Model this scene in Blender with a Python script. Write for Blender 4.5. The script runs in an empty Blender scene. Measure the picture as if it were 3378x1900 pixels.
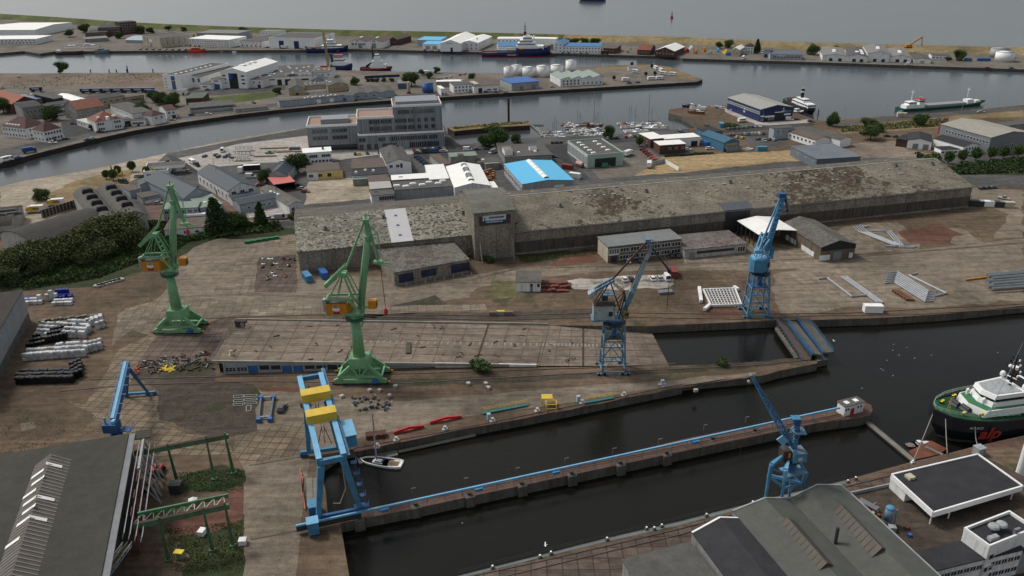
import bpy, bmesh, math, random
from mathutils import Vector, Matrix, noise
from mathutils.geometry import tessellate_polygon
random.seed(7)
R=math.radians; PI=math.pi
SC=bpy.context.scene
COL=SC.collection
# camera, world, sun, exposure
CAMH=120.0; PITCH=24.03; ROLL=0.7; FPX=2050/2576
cam=bpy.data.objects.new('camera',bpy.data.cameras.new('camera')); COL.objects.link(cam)
cam.data.sensor_width=36; cam.data.lens=36*FPX; cam.data.clip_start=1; cam.data.clip_end=12000
cam.matrix_world=Matrix.Translation((0,0,CAMH))@Matrix.Rotation(R(90-PITCH),4,'X')@Matrix.Rotation(R(-ROLL),4,'Z')
SC.camera=cam
SUN_EL,SUN_AZ=52,-60      # azimuth from +Y towards +X
wd=bpy.data.worlds.new('World'); SC.world=wd; wd.use_nodes=True
nt=wd.node_tree; nt.nodes.clear()
wo=nt.nodes.new('ShaderNodeOutputWorld'); bg=nt.nodes.new('ShaderNodeBackground'); sk=nt.nodes.new('ShaderNodeTexSky')
sk.sky_type='NISHITA'; sk.sun_disc=False; sk.sun_elevation=R(SUN_EL); sk.sun_rotation=R(SUN_AZ); sk.dust_density=3; sk.air_density=1
hs=nt.nodes.new('ShaderNodeHueSaturation'); hs.inputs['Saturation'].default_value=.28
bg.inputs[1].default_value=.097
nt.links.new(sk.outputs[0],hs.inputs['Color']); nt.links.new(hs.outputs[0],bg.inputs[0]); nt.links.new(bg.outputs[0],wo.inputs[0])
sl=bpy.data.lights.new('sun','SUN'); sl.energy=1.6; sl.angle=R(11); sl.color=(1,.94,.86)
so=bpy.data.objects.new('sun',sl); COL.objects.link(so)
sd=Vector((math.sin(R(SUN_AZ))*math.cos(R(SUN_EL)),math.cos(R(SUN_AZ))*math.cos(R(SUN_EL)),math.sin(R(SUN_EL))))
so.rotation_euler=sd.to_track_quat('Z','Y').to_euler(); so.location=(0,0,400)
SC.view_settings.view_transform='Standard'; SC.view_settings.look='None'; SC.view_settings.exposure=.38; SC.view_settings.gamma=1
# survey: sight lines taken from the photograph, turned into places on the ground
PW,PH=3378,1900; PF=FPX*PW
TL={i+1:((i%3)*1126,(i//3)*633,2.2855) for i in range(9)}
C1=(420,560,2.4977);C2=(1040,680,2.376);C3=(1900,740,2.734);C4=(2380,600,3.018);C5=(2440,1200,3.15);C6=(960,1230,2.635);C7=(300,1160,4.262);C8=(3000,1100,2.898)
D1=(0,250,4.14);D2=(560,480,4.5286);D3=(0,560,3.2935);D4=(1160,440,4.6);D5=(260,270,8.523);D6=(900,220,9.2);D7=(1560,130,8.587);D8=(2400,300,8.05);D9=(2080,1340,4.155)
def ray(t,x,y):
 if t==0: sx,sy=x*PW/2576,y*PW/2576
 else:
  a=TL[t] if isinstance(t,int) else t; sx,sy=a[0]+x/a[2],a[1]+y/a[2]
 a=(sx-PW/2)/PF; b=-(sy-PH/2)/PF; c,s=math.cos(R(ROLL)),math.sin(R(ROLL))
 a,b=a*c+b*s,-a*s+b*c; cp,sp=math.cos(R(PITCH)),math.sin(R(PITCH))
 return (a,cp+b*sp,-sp+b*cp)
def P(t,x,y,z=0.):
 d=ray(t,x,y); k=(z-CAMH)/d[2]; return Vector((d[0]*k,d[1]*k,z))
def D(t,x,y,Y):
 d=ray(t,x,y); k=Y/d[1]; return Vector((d[0]*k,Y,CAMH+d[2]*k))
def PS(t,pts,z=0.): return [P(t,x,y,z) for x,y in pts]
V=Vector
ZW=-2.6
# materials
MATS={}
def nod(nt,ty,**k):
 n=nt.nodes.new(ty)
 for a,b in k.items():
  if isinstance(b,(int,float,tuple,str,bool)) and a in n.inputs: n.inputs[a].default_value=b
  else: setattr(n,a,b)
 return n
def ramp(nt,src,stops):
 r=nt.nodes.new('ShaderNodeValToRGB'); e=r.color_ramp.elements
 while len(e)<len(stops): e.new(.5)
 for i,(p,c) in enumerate(stops): e[i].position=p; e[i].color=(*c,1) if len(c)==3 else c
 nt.links.new(src,r.inputs[0]); return r.outputs[0]
def mix(nt,fac,a,b,mode='MIX'):
 m=nt.nodes.new('ShaderNodeMix'); m.data_type='RGBA'; m.blend_type=mode
 for s,v in ((0,fac),(6,a),(7,b)):
  if isinstance(v,(int,float)): m.inputs[s].default_value=v if s==0 else (v,v,v,1)
  elif isinstance(v,tuple): m.inputs[s].default_value=(*v[:3],1)
  else: nt.links.new(v,m.inputs[s])
 return m.outputs[2]
def coords(nt,scale=(1,1,1),rot=0,warp=0):
 g=nt.nodes.new('ShaderNodeNewGeometry'); m=nt.nodes.new('ShaderNodeMapping')
 m.inputs['Scale'].default_value=scale; m.inputs['Rotation'].default_value=(0,0,rot)
 nt.links.new(g.outputs['Position'],m.inputs[0]); return m.outputs[0]
def noi(nt,vec,scale,detail=4,rough=.6,dist=0):
 n=nt.nodes.new('ShaderNodeTexNoise'); n.inputs['Scale'].default_value=scale; n.inputs['Detail'].default_value=detail
 n.inputs['Roughness'].default_value=rough; n.inputs['Distortion'].default_value=dist; nt.links.new(vec,n.inputs['Vector']); return n.outputs['Fac']
def mk(name):
 m=bpy.data.materials.new(name); m.use_nodes=True; nt=m.node_tree; b=nt.nodes['Principled BSDF']; return m,nt,b
def bump(nt,b,h,s=.3,d=.1):
 n=nt.nodes.new('ShaderNodeBump'); n.inputs['Strength'].default_value=s; n.inputs['Distance'].default_value=d
 nt.links.new(h,n.inputs['Height']); nt.links.new(n.outputs[0],b.inputs['Normal'])
def sc(c,k): return tuple(min(1,x*k) for x in c[:3])
def M(name,c,rough=.7,var=.25,kind='plain',c2=None,metal=0,s=.35,rot=0,spec=.3):
 """procedural material: colour with patchy wear; kinds: plain, streak, sheet, roof, paint"""
 if name in MATS: return MATS[name]
 m,nt,b=mk(name); b.inputs['Roughness'].default_value=rough; b.inputs['Metallic'].default_value=metal
 b.inputs['Specular IOR Level'].default_value=spec
 co=coords(nt)
 n1=noi(nt,co,s,6,.65); n2=noi(nt,co,s*7,3,.6)
 r1=ramp(nt,n1,[(.3,(1-var,)*3),(.7,(1+var*.5,)*3)]); r2=ramp(nt,n2,[(.3,(1-var*.5,)*3),(.7,(1+var*.3,)*3)])
 col=mix(nt,1.,mix(nt,1.,c,r1,'MULTIPLY'),r2,'MULTIPLY')
 if kind=='streak':   # rain streaks running down a wall
  g=coords(nt,(1,1,.07)); st=noi(nt,g,1.1,4,.7); col=mix(nt,ramp(nt,st,[(.48,(0,0,0)),(.68,(.75,)*3)]),col,c2 or sc(c,.45))
 if kind=='roof':     # lichen and moss patches on old sheet roofing
  a=noi(nt,co,.25,8,.72,.4); col=mix(nt,ramp(nt,a,[(.5,(0,0,0)),(.62,(.8,)*3)]),col,c2 or sc(c,.5))
  w=nt.nodes.new('ShaderNodeTexVoronoi'); w.inputs['Scale'].default_value=.5; nt.links.new(co,w.inputs['Vector'])
 if kind=='rust':
  a=noi(nt,co,.9,7,.75,.3); col=mix(nt,ramp(nt,a,[(.5,(0,0,0)),(.6,(.9,)*3)]),col,c2 or (.12,.055,.03))
 if kind=='ribs':     # vertical panel ribs of metal cladding, uneven widths
  mp=coords(nt,(1,1,0)); rb=noi(nt,mp,1.6,2,.5); col=mix(nt,1.,col,ramp(nt,rb,[(.42,(.62,)*3),(.5,(1.15,)*3),(.6,(.85,)*3)]),'MULTIPLY')
 if kind=='sheet':    # seams of profiled sheeting
  w=nt.nodes.new('ShaderNodeTexWave'); w.inputs['Scale'].default_value=.9; w.inputs['Distortion'].default_value=0
  mp=coords(nt,(1,1,0),rot); nt.links.new(mp,w.inputs['Vector'])
  col=mix(nt,1.,col,ramp(nt,w.outputs['Fac'],[(0,(.86,)*3),(.5,(1.04,)*3)]),'MULTIPLY')
 nt.links.new(col,b.inputs['Base Color'])
 MATS[name]=m; return m
WHITE=M('white render',(.76,.77,.76),.8,.16,'streak',(.42,.42,.40)); WHITE2=M('white paint',(.8,.81,.8),.5,.1); LGREY=M('light grey wall',(.36,.38,.39),.8,.2,'streak')
BLUEGREY=M('pale blue grey wall',(.33,.38,.42),.8,.15,'streak',(.24,.27,.3)); CREAM=M('cream wall',(.5,.46,.36),.8,.15,'streak'); YELLOWW=M('yellow wall',(.6,.46,.18),.8,.15)
TAN=M('tan wall',(.42,.34,.22),.85,.2,'streak'); BRICK=M('red brick',(.1,.052,.043),.9,.25); GREYW=M('grey render',(.26,.26,.25),.9,.25,'streak')
CONC=M('concrete',(.27,.26,.235),.9,.3,'streak',(.12,.115,.1)); DCONC=M('dark concrete',(.13,.125,.11),.9,.35,'streak',(.05,.048,.042)); LCONC=M('pale concrete',(.42,.41,.38),.9,.25,'streak')
FELT=M('roofing felt',(.095,.094,.088),.9,.3); FELTL=M('pale roofing felt',(.2,.2,.19),.9,.25); FELTD=M('dark roofing felt',(.03,.03,.034),.8,.3); ETERNIT=M('old fibre cement roof',(.135,.13,.115),.9,.3,'roof',(.08,.075,.06))
SLATE=M('slate blue roof',(.038,.053,.066),.6,.15); TILE=M('red roof tiles',(.2,.075,.05),.8,.3); TILED=M('dark red roof tiles',(.085,.045,.04),.85,.3); BROWNR=M('brown roof',(.12,.095,.08),.9,.25)
WROOF=M('white roof sheet',(.8,.8,.76),.6,.1); BRIGHTBLUE=M('bright blue roof',(.1,.42,.66),.5,.06); BLUER=M('blue roof',(.04,.17,.36),.5,.12); PALEGR=M('pale green wall',(.36,.47,.41),.7,.12); GREENROOF=M('grey green roof',(.2,.25,.21),.8,.2)
NAVY=M('navy cladding',(.018,.03,.1),.5,.12); BLUE=M('blue paint',(.04,.13,.36),.45,.15); TEAL=M('teal blue paint',(.06,.17,.26),.5,.15)
GLASS=M('dark glass',(.025,.032,.04),.12,.2,spec=.6); GLASSB=M('pale glass',(.12,.15,.16),.15,.2,spec=.6); FRAME=M('white window frame',(.6,.61,.6),.6,.05); DOORD=M('dark door',(.03,.032,.035),.6,.2); DOORG=M('grey shutter',(.2,.22,.24),.6,.1)
GREEN=M('crane green paint',(.2,.42,.215),.5,.28,'streak',(.15,.3,.17)); GREEND=M('dark green paint',(.03,.12,.07),.5,.2); ORANGE=M('orange paint',(.55,.22,.02),.45,.18); GANTRYG=M('worn green steel',(.07,.2,.1),.6,.3,'rust')
CBLUE=M('crane blue paint',(.075,.25,.42),.55,.35,'streak',(.06,.17,.26)); CBLUED=M('crane deep blue paint',(.035,.11,.25),.55,.3); CBLUEL=M('crane light blue paint',(.17,.4,.6),.45,.18); OLDBLUE=M('faded blue steel',(.12,.25,.36),.6,.25,'rust',(.1,.07,.05)); OLDPALE=M('weathered pale cab',(.33,.42,.43),.7,.25,'rust',(.2,.11,.06),s=.6)
RUST=M('rust',(.13,.06,.04),.85,.4); DRUST=M('dark rust',(.06,.04,.03),.85,.4); STEEL=M('grey steel',(.2,.21,.22),.5,.2,metal=.3); DSTEEL=M('dark steel',(.05,.052,.055),.6,.2,metal=.2); GALV=M('galvanised pipe',(.45,.47,.49),.35,.15,metal=.5)
YEL=M('yellow paint',(.6,.42,.05),.45,.15); RED=M('red paint',(.45,.03,.03),.4,.15); DRED=M('faded red steel',(.2,.05,.04),.7,.3); PINK=M('salmon roof',(.5,.14,.12),.6,.1); BLACK=M('black',(.012,.012,.013),.5,.1)
WOOD=M('timber',(.22,.15,.09),.85,.3); GWOOD=M('grey weathered planks',(.2,.19,.16),.9,.3); BARK=M('bark',(.09,.07,.05),.95,.3); RUBBER=M('tyre rubber',(.02,.02,.02),.9,.1); CHROME=M('wheel rim',(.4,.4,.41),.4,.05,metal=.6)
DECKG=M('ship deck green',(.04,.16,.07),.6,.15); HULLK=M('black hull',(.014,.016,.022),.4,.2); HULLN=M('navy hull',(.012,.02,.085),.4,.12); BOOT=M('fouled grey boot top',(.09,.085,.08),.8,.25); HULLR=M('red hull',(.4,.03,.03),.5,.15); SALMON=M('salmon deck',(.3,.14,.1),.8,.1)
GLYEL=M('bright yellow sheet',(.75,.58,.05),.6,.08)
# mesh builder
class MB:
 def __init__(s): s.v=[]; s.f=[]; s.m=[]; s.mats=[]
 def mi(s,m):
  if m not in s.mats: s.mats.append(m)
  return s.mats.index(m)
 def add(s,vs,fs,m):
  o=len(s.v); s.v+= [V(v) for v in vs]; i=s.mi(m)
  for f in fs: s.f.append([a+o for a in f]); s.m.append(i)
  return s
 def hexa(s,b,t,m):   # b,t: four bottom / four top points in the same order (counter-clockwise)
  return s.add(list(b)+list(t),[(3,2,1,0),(4,5,6,7),(0,1,5,4),(1,2,6,5),(2,3,7,6),(3,0,4,7)],m)
 def box(s,c,d,m,rz=0,rot=None):
  c=V(c); q=rot or Matrix.Rotation(rz,3,'Z'); x,y,z=d[0]/2,d[1]/2,d[2]/2
  p=lambda a,b_,e: c+q@V((a,b_,e))
  return s.hexa([p(-x,-y,-z),p(x,-y,-z),p(x,y,-z),p(-x,y,-z)],[p(-x,-y,z),p(x,-y,z),p(x,y,z),p(-x,y,z)],m)
 def bar(s,a,b,w,m,h=None,up=(0,0,1),w2=None,h2=None):  # rectangular beam a->b, w wide, h deep; may taper to w2,h2
  a=V(a); b=V(b); h=h or w; w2=w2 or w; h2=h2 or h; d=(b-a)
  if d.length<1e-6: return s
  d.normalize(); u=V(up)
  if abs(d.dot(u))>.98: u=V((1,0,0)) if abs(d.x)<.9 else V((0,1,0))
  x=d.cross(u).normalized(); y=x.cross(d).normalized()
  B=[a-x*w/2-y*h/2,a+x*w/2-y*h/2,a+x*w/2+y*h/2,a-x*w/2+y*h/2]; T=[b-x*w2/2-y*h2/2,b+x*w2/2-y*h2/2,b+x*w2/2+y*h2/2,b-x*w2/2+y*h2/2]
  return s.hexa(B,T,m)
 def tube(s,pts,r,m,n=8,cap=True):   # r number or list
  pts=[V(p) for p in pts]; rs=r if isinstance(r,(list,tuple)) else [r]*len(pts); o=len(s.v); i=s.mi(m)
  ref=None
  for k,p in enumerate(pts):
   d=(pts[min(k+1,len(pts)-1)]-pts[max(k-1,0)])
   if d.length<1e-9: d=V((0,0,1))
   d.normalize()
   if ref is None or abs(ref.dot(d))>.95: ref=V((0,0,1)) if abs(d.z)<.9 else V((1,0,0))
   x=d.cross(ref).normalized(); y=d.cross(x).normalized()
   for j in range(n):
    a=2*PI*j/n; s.v.append(p+(x*math.cos(a)+y*math.sin(a))*rs[k])
  for k in range(len(pts)-1):
   for j in range(n):
    a,b=o+k*n+j,o+k*n+(j+1)%n; s.f.append([a,a+n,b+n,b]); s.m.append(i)
  if cap: s.f.append([o+j for j in range(n)]); s.m.append(i); s.f.append([o+(len(pts)-1)*n+j for j in range(n)][::-1]); s.m.append(i)
  return s
 def cyl(s,c,r,h,m,n=16,r2=None): c=V(c); return s.tube([c,c+V((0,0,h))],[r,r if r2 is None else r2],m,n)
 def dome(s,c,r,h,m,n=10,k=4):
  c=V(c); return s.tube([c+V((0,0,h*math.sin(PI/2*i/k))) for i in range(k+1)],[max(r*math.cos(PI/2*i/k),.002) for i in range(k+1)],m,n)
 def prism(s,poly,z0,z1,m,mside=None):
  n=len(poly); tri=tessellate_polygon([[V((p[0],p[1],0)) for p in poly]])
  area=sum(poly[i][0]*poly[(i+1)%n][1]-poly[(i+1)%n][0]*poly[i][1] for i in range(n)); fl=area<0
  top=[V((p[0],p[1],z1)) for p in poly]; bot=[V((p[0],p[1],z0)) for p in poly]
  def orient(t,up):
   a,b_,c=[poly[i] for i in t]; cr=(b_[0]-a[0])*(c[1]-a[1])-(b_[1]-a[1])*(c[0]-a[0])
   return t if (cr>0)==up else t[::-1]
  s.add(top,[orient(tuple(t),True) for t in tri],m)
  if z0<z1:
   s.add(bot+top,[((i,(i+1)%n,n+(i+1)%n,n+i) if not fl else (i,n+i,n+(i+1)%n,(i+1)%n)) for i in range(n)],mside or m)
   s.add(bot,[orient(tuple(t),False) for t in tri],mside or m)
  return s
 def build(s,name,parent=None,smooth=False):
  me=bpy.data.meshes.new(name); me.from_pydata([tuple(v) for v in s.v],[],s.f)
  for m in s.mats: me.materials.append(m)
  me.polygons.foreach_set('material_index',s.m)
  if smooth: me.polygons.foreach_set('use_smooth',[True]*len(s.f))
  o=bpy.data.objects.new(name,me); COL.objects.link(o)
  if parent:
   w=WM[parent.name]; me.transform(w.inverted()); o.parent=parent; WM[o.name]=w
  return o
WM={}   # world matrices of parents
def tag(o,label=None,cat=None,group=None,kind=None):
 for k,v in (('label',label),('category',cat),('group',group),('kind',kind)):
  if v: o[k]=v
 return o
def thing(name,label,cat,loc=(0,0,0),rz=0,group=None):
 o=bpy.data.objects.new(name,None); o.empty_display_size=.5; COL.objects.link(o); o.location=loc; o.rotation_euler=(0,0,rz)
 WM[o.name]=Matrix.Translation(loc)@Matrix.Rotation(rz,4,'Z')
 return tag(o,label,cat,group)
def one(name,mb,label,cat,group=None,base=None,smooth=False):   # a thing that is a single mesh, its origin at its base
 o=mb.build(name,None,smooth)
 if base is None:
  xs=[v.co for v in o.data.vertices]; base=V((sum(v.x for v in xs)/len(xs),sum(v.y for v in xs)/len(xs),min(v.z for v in xs)))
 base=V(base); o.data.transform(Matrix.Translation(-base)); o.location=base
 return tag(o,label,cat,group)
def struct(name,mb): o=mb.build(name); o['kind']='structure'; return o
def kids(o): return [c for c in KID.get(o.name,[])]
KID={}
def freeze(o):   # remember a prototype's children for copying
 KID[o.name]=[c for c in COL.objects if c.parent is o]
 for c in KID[o.name]: freeze(c)
def dup(o,loc,rz=0,label=None,group=None,parent=None,s=1):
 c=o.copy(); COL.objects.link(c)
 if parent is None: c.location=loc; c.rotation_euler=(0,0,rz); c.scale=(s,s,s) if not isinstance(s,tuple) else s
 else: c.parent=parent
 if label: c['label']=label
 if group: c['group']=group
 for ch in KID.get(o.name,[]): dup(ch,None,parent=c)
 return c
def text_mesh(name,txt,size,m,org,xd,up,parent,bold=0,shear=0,sx=1,align='CENTER',depth=.02):
 cu=bpy.data.curves.new(name,'FONT'); cu.body=txt; cu.size=size; cu.align_x=align; cu.align_y='CENTER'; cu.offset=bold; cu.shear=shear; cu.extrude=depth; cu.resolution_u=3
 t=bpy.data.objects.new('tmp',cu); COL.objects.link(t); bpy.context.view_layer.update()
 me=bpy.data.meshes.new_from_object(t.evaluated_get(bpy.context.evaluated_depsgraph_get()))
 bpy.data.objects.remove(t); bpy.data.curves.remove(cu)
 xd=V(xd).normalized(); up=V(up).normalized(); zd=xd.cross(up).normalized(); up=zd.cross(xd)
 mt=Matrix.Translation(org)@Matrix((xd*sx,up,zd)).transposed().to_4x4()
 me.transform(mt); me.materials.clear(); me.materials.append(m)
 o=bpy.data.objects.new(name,me); COL.objects.link(o)
 if parent: w=WM[parent.name]; me.transform(w.inverted()); o.parent=parent; WM[o.name]=w
 return o
# ground materials
def gmat(name,base,grain=.12,stops=None,slab=None,grass=None,rot=0,rough=.95):
 """ground: broad patches + fine grit; slab=(w,h,joint colour); grass=(colour,threshold)"""
 m,nt,b=mk(name); b.inputs['Roughness'].default_value=rough; b.inputs['Specular IOR Level'].default_value=.15
 co=coords(nt); a=noi(nt,co,.028,7,.62,.6); col=ramp(nt,a,stops or [(.3,sc(base,.62)),(.5,base),(.7,sc(base,1.32))])
 b2=noi(nt,co,.35,6,.7); col=mix(nt,1.,col,ramp(nt,b2,[(.3,(.68,)*3),(.7,(1.3,)*3)]),'MULTIPLY')
 c3=noi(nt,co,2.5,3,.7); col=mix(nt,1.,col,ramp(nt,c3,[(.3,(.78,)*3),(.7,(1.2,)*3)]),'MULTIPLY')
 s4=noi(nt,coords(nt,(.05,.6,1),R(-9)),1,5,.7,.4); col=mix(nt,1.,col,ramp(nt,s4,[(.35,(.72,)*3),(.6,(1.1,)*3)]),'MULTIPLY')
 s5=noi(nt,co,.11,7,.75,1.2); col=mix(nt,ramp(nt,s5,[(.6,(0,0,0)),(.66,(.6,)*3)]),col,sc(base,.45))
 if slab:
  w,h,jc=slab; br=nt.nodes.new('ShaderNodeTexBrick'); nt.links.new(coords(nt,(1,1,1),rot),br.inputs['Vector'])
  br.offset=0.; br.inputs['Scale'].default_value=1; br.inputs['Brick Width'].default_value=w; br.inputs['Row Height'].default_value=h
  br.inputs['Mortar Size'].default_value=.13; br.inputs['Mortar Smooth'].default_value=.3; br.inputs['Color1'].default_value=(.8,.8,.8,1); br.inputs['Color2'].default_value=(1.15,1.12,1.08,1); br.inputs['Mortar'].default_value=(*jc,1)
  col=mix(nt,1.,col,br.outputs['Color'],'MULTIPLY')
 if grass:
  g=noi(nt,co,.06,8,.7,.5); col=mix(nt,ramp(nt,g,[(grass[1],(0,0,0)),(grass[1]+.08,(.85,)*3)]),col,mix(nt,ramp(nt,noi(nt,co,1.2,4),[(.35,(0,0,0)),(.65,(1,1,1))]),grass[0],sc(grass[0],.55)))
 nt.links.new(col,b.inputs['Base Color']); bump(nt,b,c3,.25,.15); MATS[name]=m; return m
YARD=gmat('shipyard dirt',(.12,.088,.061),grass=((.06,.065,.03),.56))
YARDD=gmat('dark yard dirt',(.07,.058,.047),grass=((.045,.05,.025),.53))
RUSTY=gmat('rusty ground',(.12,.06,.045))
SLAB=gmat('concrete paving slabs',(.185,.15,.11),slab=(2.6,2.6,(.4,.38,.34)),rot=R(8))
SLABR=gmat('reddish slab paving',(.115,.09,.076),slab=(3.2,3.2,(.45,.42,.4)),rot=R(0))
SLABF=gmat('far slab paving',(.2,.168,.132),slab=(3,3,(.6,.58,.55)),rot=R(-8))
CONCG=gmat('old concrete ground',(.182,.152,.117),grass=((.09,.08,.045),.62))
ASPH=gmat('asphalt',(.085,.085,.083)); ASPHD=gmat('dark asphalt',(.055,.056,.058)); ASPHL=gmat('worn pale asphalt',(.15,.135,.115))
QUAYR=gmat('rusty quay edge',(.12,.07,.055),grass=((.1,.09,.07),.5)); SAND=gmat('sandy gravel',(.3,.26,.2)); PALEPAV=gmat('pale paving',(.36,.33,.3),stops=[(.3,(.32,.295,.27)),(.7,(.4,.37,.34))])
REDPAV=gmat('red brick paving',(.17,.11,.09)); DRYG=gmat('dry grass ground',(.2,.15,.08),grass=((.1,.1,.045),.55)); GRASSG=gmat('lawn green',(.075,.095,.03)); GRASSN=gmat('wild dark grass',(.035,.045,.02),grass=((.09,.08,.04),.6)); WHITEPAV=gmat('chalky ground',(.4,.38,.34),grass=((.14,.11,.08),.5))
def water_mat():
 m,nt,b=mk('harbour water'); co=coords(nt)
 b.inputs['Roughness'].default_value=.16; b.inputs['IOR'].default_value=1.33; b.inputs['Specular IOR Level'].default_value=.3
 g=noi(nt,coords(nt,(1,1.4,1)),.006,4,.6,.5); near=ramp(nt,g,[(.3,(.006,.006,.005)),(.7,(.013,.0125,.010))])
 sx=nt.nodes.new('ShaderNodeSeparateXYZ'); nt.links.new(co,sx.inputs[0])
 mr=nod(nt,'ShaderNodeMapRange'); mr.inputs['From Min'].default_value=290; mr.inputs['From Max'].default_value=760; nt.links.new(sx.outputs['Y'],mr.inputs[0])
 col=mix(nt,mr.outputs[0],near,ramp(nt,g,[(.3,(.052,.068,.076)),(.7,(.068,.085,.093))])); nt.links.new(col,b.inputs['Base Color'])  # far base colour holds silt tone plus brightness of the weakened sky reflection
 w=noi(nt,coords(nt,(1,1.6,1),.3),.55,5,.65); w2=noi(nt,coords(nt,(.5,1.8,1),.2),.12,3,.6)
 ad=nod(nt,'ShaderNodeMath',operation='ADD'); nt.links.new(w,ad.inputs[0]); nt.links.new(w2,ad.inputs[1])
 bump(nt,b,ad.outputs[0],.35,.12); return m
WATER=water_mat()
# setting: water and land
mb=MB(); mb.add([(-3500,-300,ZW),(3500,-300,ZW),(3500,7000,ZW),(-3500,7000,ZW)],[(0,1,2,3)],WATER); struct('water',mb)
QWALL=M('quay wall',(.13,.12,.1),.9,.4,'streak',(.04,.038,.032)); QWALLD=M('dark quay wall',(.055,.045,.038),.9,.4,'streak',(.02,.018,.015)); QFAR=M('far quay wall',(.11,.1,.085),.9,.4,'streak',(.035,.03,.028))
def land(name,pts,m,side,z1=0.,z0=-6): struct(name,MB().prism(pts,z0,z1,m,side))
farN=PS(1,[(-400,75),(0,118),(530,150),(1000,185),(1400,205),(2000,228),(2573,245)])+PS(2,[(500,255),(1000,265),(1700,282),(2573,300)])+PS(3,[(600,330),(1300,353),(2000,368),(2573,382),(3000,395)])
farS=PS(3,[(3000,560),(2573,522),(1900,500),(940,466),(0,440)])+PS(2,[(2500,425),(1600,402),(1060,392),(460,378),(0,368)])+PS(1,[(2450,376),(1640,378),(1000,383),(700,386),(410,388),(300,405),(180,385),(100,392),(0,400),(-400,410)])
land('far_quay_ground',farN+farS,ASPHL,QFAR)
midS=PS(1,[(-700,1420),(0,1232),(300,1150),(750,1040),(1000,985),(1400,918),(1800,862),(2100,828),(2573,783)])+PS(2,[(350,757),(740,733),(1500,685),(2573,622)])+PS(3,[(100,618),(150,600)])
midN=PS(3,[(150,598),(60,565),(0,545)])+PS(2,[(2480,505),(2350,488),(2100,492),(1850,500),(1550,520),(1190,550),(700,545),(0,530)])+PS(1,[(2480,528),(1900,520),(1250,548),(950,548),(560,550),(250,553),(0,553),(-700,560)])
land('peninsula_ground',midS+midN,ASPHL,QWALLD)
nc=PS(4,[(-900,250),(0,22),(170,0)])+PS(1,[(400,1385),(700,1310),(930,1250),(1230,1165),(1500,1118),(1800,1062),(2050,1028),(2330,988)])+PS(2,[(0,960),(350,925),(758,925),(800,1010),(870,1075),(920,1105),(1010,1095),(1200,1085),(1400,1062),(1530,1045),(1600,1065),(1720,1055),(2000,1020),(2260,990),(2573,975)])+PS(3,[(60,968),(125,958),(70,920),(0,880)])+PS(2,[(2468,852),(2470,824)])+PS(3,[(0,812),(200,798),(370,790),(560,770),(800,820),(900,865),(1000,903),(1090,912),(1200,903),(1500,878),(1700,868),(2100,838),(2573,790),(3100,740)])
se=PS(6,[(3300,830),(2573,858),(2000,918),(1500,950),(1010,965),(690,968)])
b1=PS(5,[(2330,1012),(1540,1005),(1480,1322),(2450,1312)])+PS(6,[(850,1278),(1010,1272),(1018,1290),(960,1302),(730,1348),(600,1385),(0,1440)])
b2=PS(8,[(2573,18),(1500,232),(760,370),(100,492)])+PS(C6,[(480,670),(400,700),(290,775),(250,830),(300,1020),(320,1235)])
b3=PS(C6,[(420,1320),(440,1360)])+PS(8,[(0,1095),(60,1449),(140,1800)])+PS(7,[(2520,1800)])
b4=PS(8,[(200,1640),(880,1449),(1500,1290),(1990,1165),(2573,1030)])+PS(9,[(0,1030),(630,868),(1240,722),(1500,650),(1640,612),(1720,590),(2000,525),(2220,468),(2573,390),(3300,240)])
south=[V((300,150,0)),V((300,20,0)),V((-400,20,0)),V((-420,300,0))]
land('ground',nc+se+b1+b2+b3[:-2]+[P(8,60,1449),P(8,90,1560)]+b4+south,YARD,QWALL)
# ground sheets
JR=random.Random(3)
lay=[0]
def sheet(name,t,pts,m,z=None,jag=0.,sub=4.):
 pp=[P(a[0],a[1],a[2]) if len(a)==3 else P(t,a[0],a[1]) for a in pts]
 out=[]
 for i,a in enumerate(pp):
  b=pp[(i+1)%len(pp)]; n=max(1,int((b-a).length/sub)) if jag else 1
  for k in range(n):
   p=a.lerp(b,k/n)
   if jag: p=p+V((JR.uniform(-jag,jag),JR.uniform(-jag,jag),0))
   out.append(p)
 if z is None: lay[0]+=1; z=.008*(lay[0]%12+1)+.03*0
 return struct(name,MB().prism(out,z,z,m))
sheet('asphalt_road',0,[(0,470),(60,455),(200,432),(330,405),(420,385),(560,355),(690,332),(770,322),(780,345),(700,352),(600,372),(500,400),(420,420),(330,455),(250,500),(150,540),(0,600)],SAND,.008,.6)
sheet('dry_grass',0,[(95,500),(190,455),(290,432),(330,428),(325,470),(210,505),(60,545)],DRYG,.016,1.2)
sheet('industrial_ground',0,[(330,470),(420,385),(780,320),(1130,370),(1260,350),(1500,340),(1730,325),(1740,400),(2350,390),(2576,400),(2576,470),(2440,470),(1300,560),(760,600),(700,600),(560,610),(330,560),(230,560),(200,470)],ASPH,.012,0)
sheet('paved_apron',0,[(455,640),(560,590),(690,585),(750,592),(770,700),(1200,690),(1330,700),(1200,725),(1180,750),(870,775),(530,790),(390,812),(300,800),(400,750),(440,700)],CONCG,.016,1)
sheet('slab_paving',0,[(320,775),(400,755),(440,742),(760,740),(860,752),(870,790),(580,795),(520,812),(400,850),(330,830),(280,870),(300,790)],SLABF,.024,.6)
sheet('slab_paving',0,[(590,660),(620,628),(655,600),(750,590),(750,615),(655,622),(640,700),(640,738),(560,742),(480,735)],SLABF,.024,.3)
sheet('slab_strip',0,[(470,735),(600,680),(650,655),(652,665),(615,690),(500,742)],LCONC and CONCG,.032,0)
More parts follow.
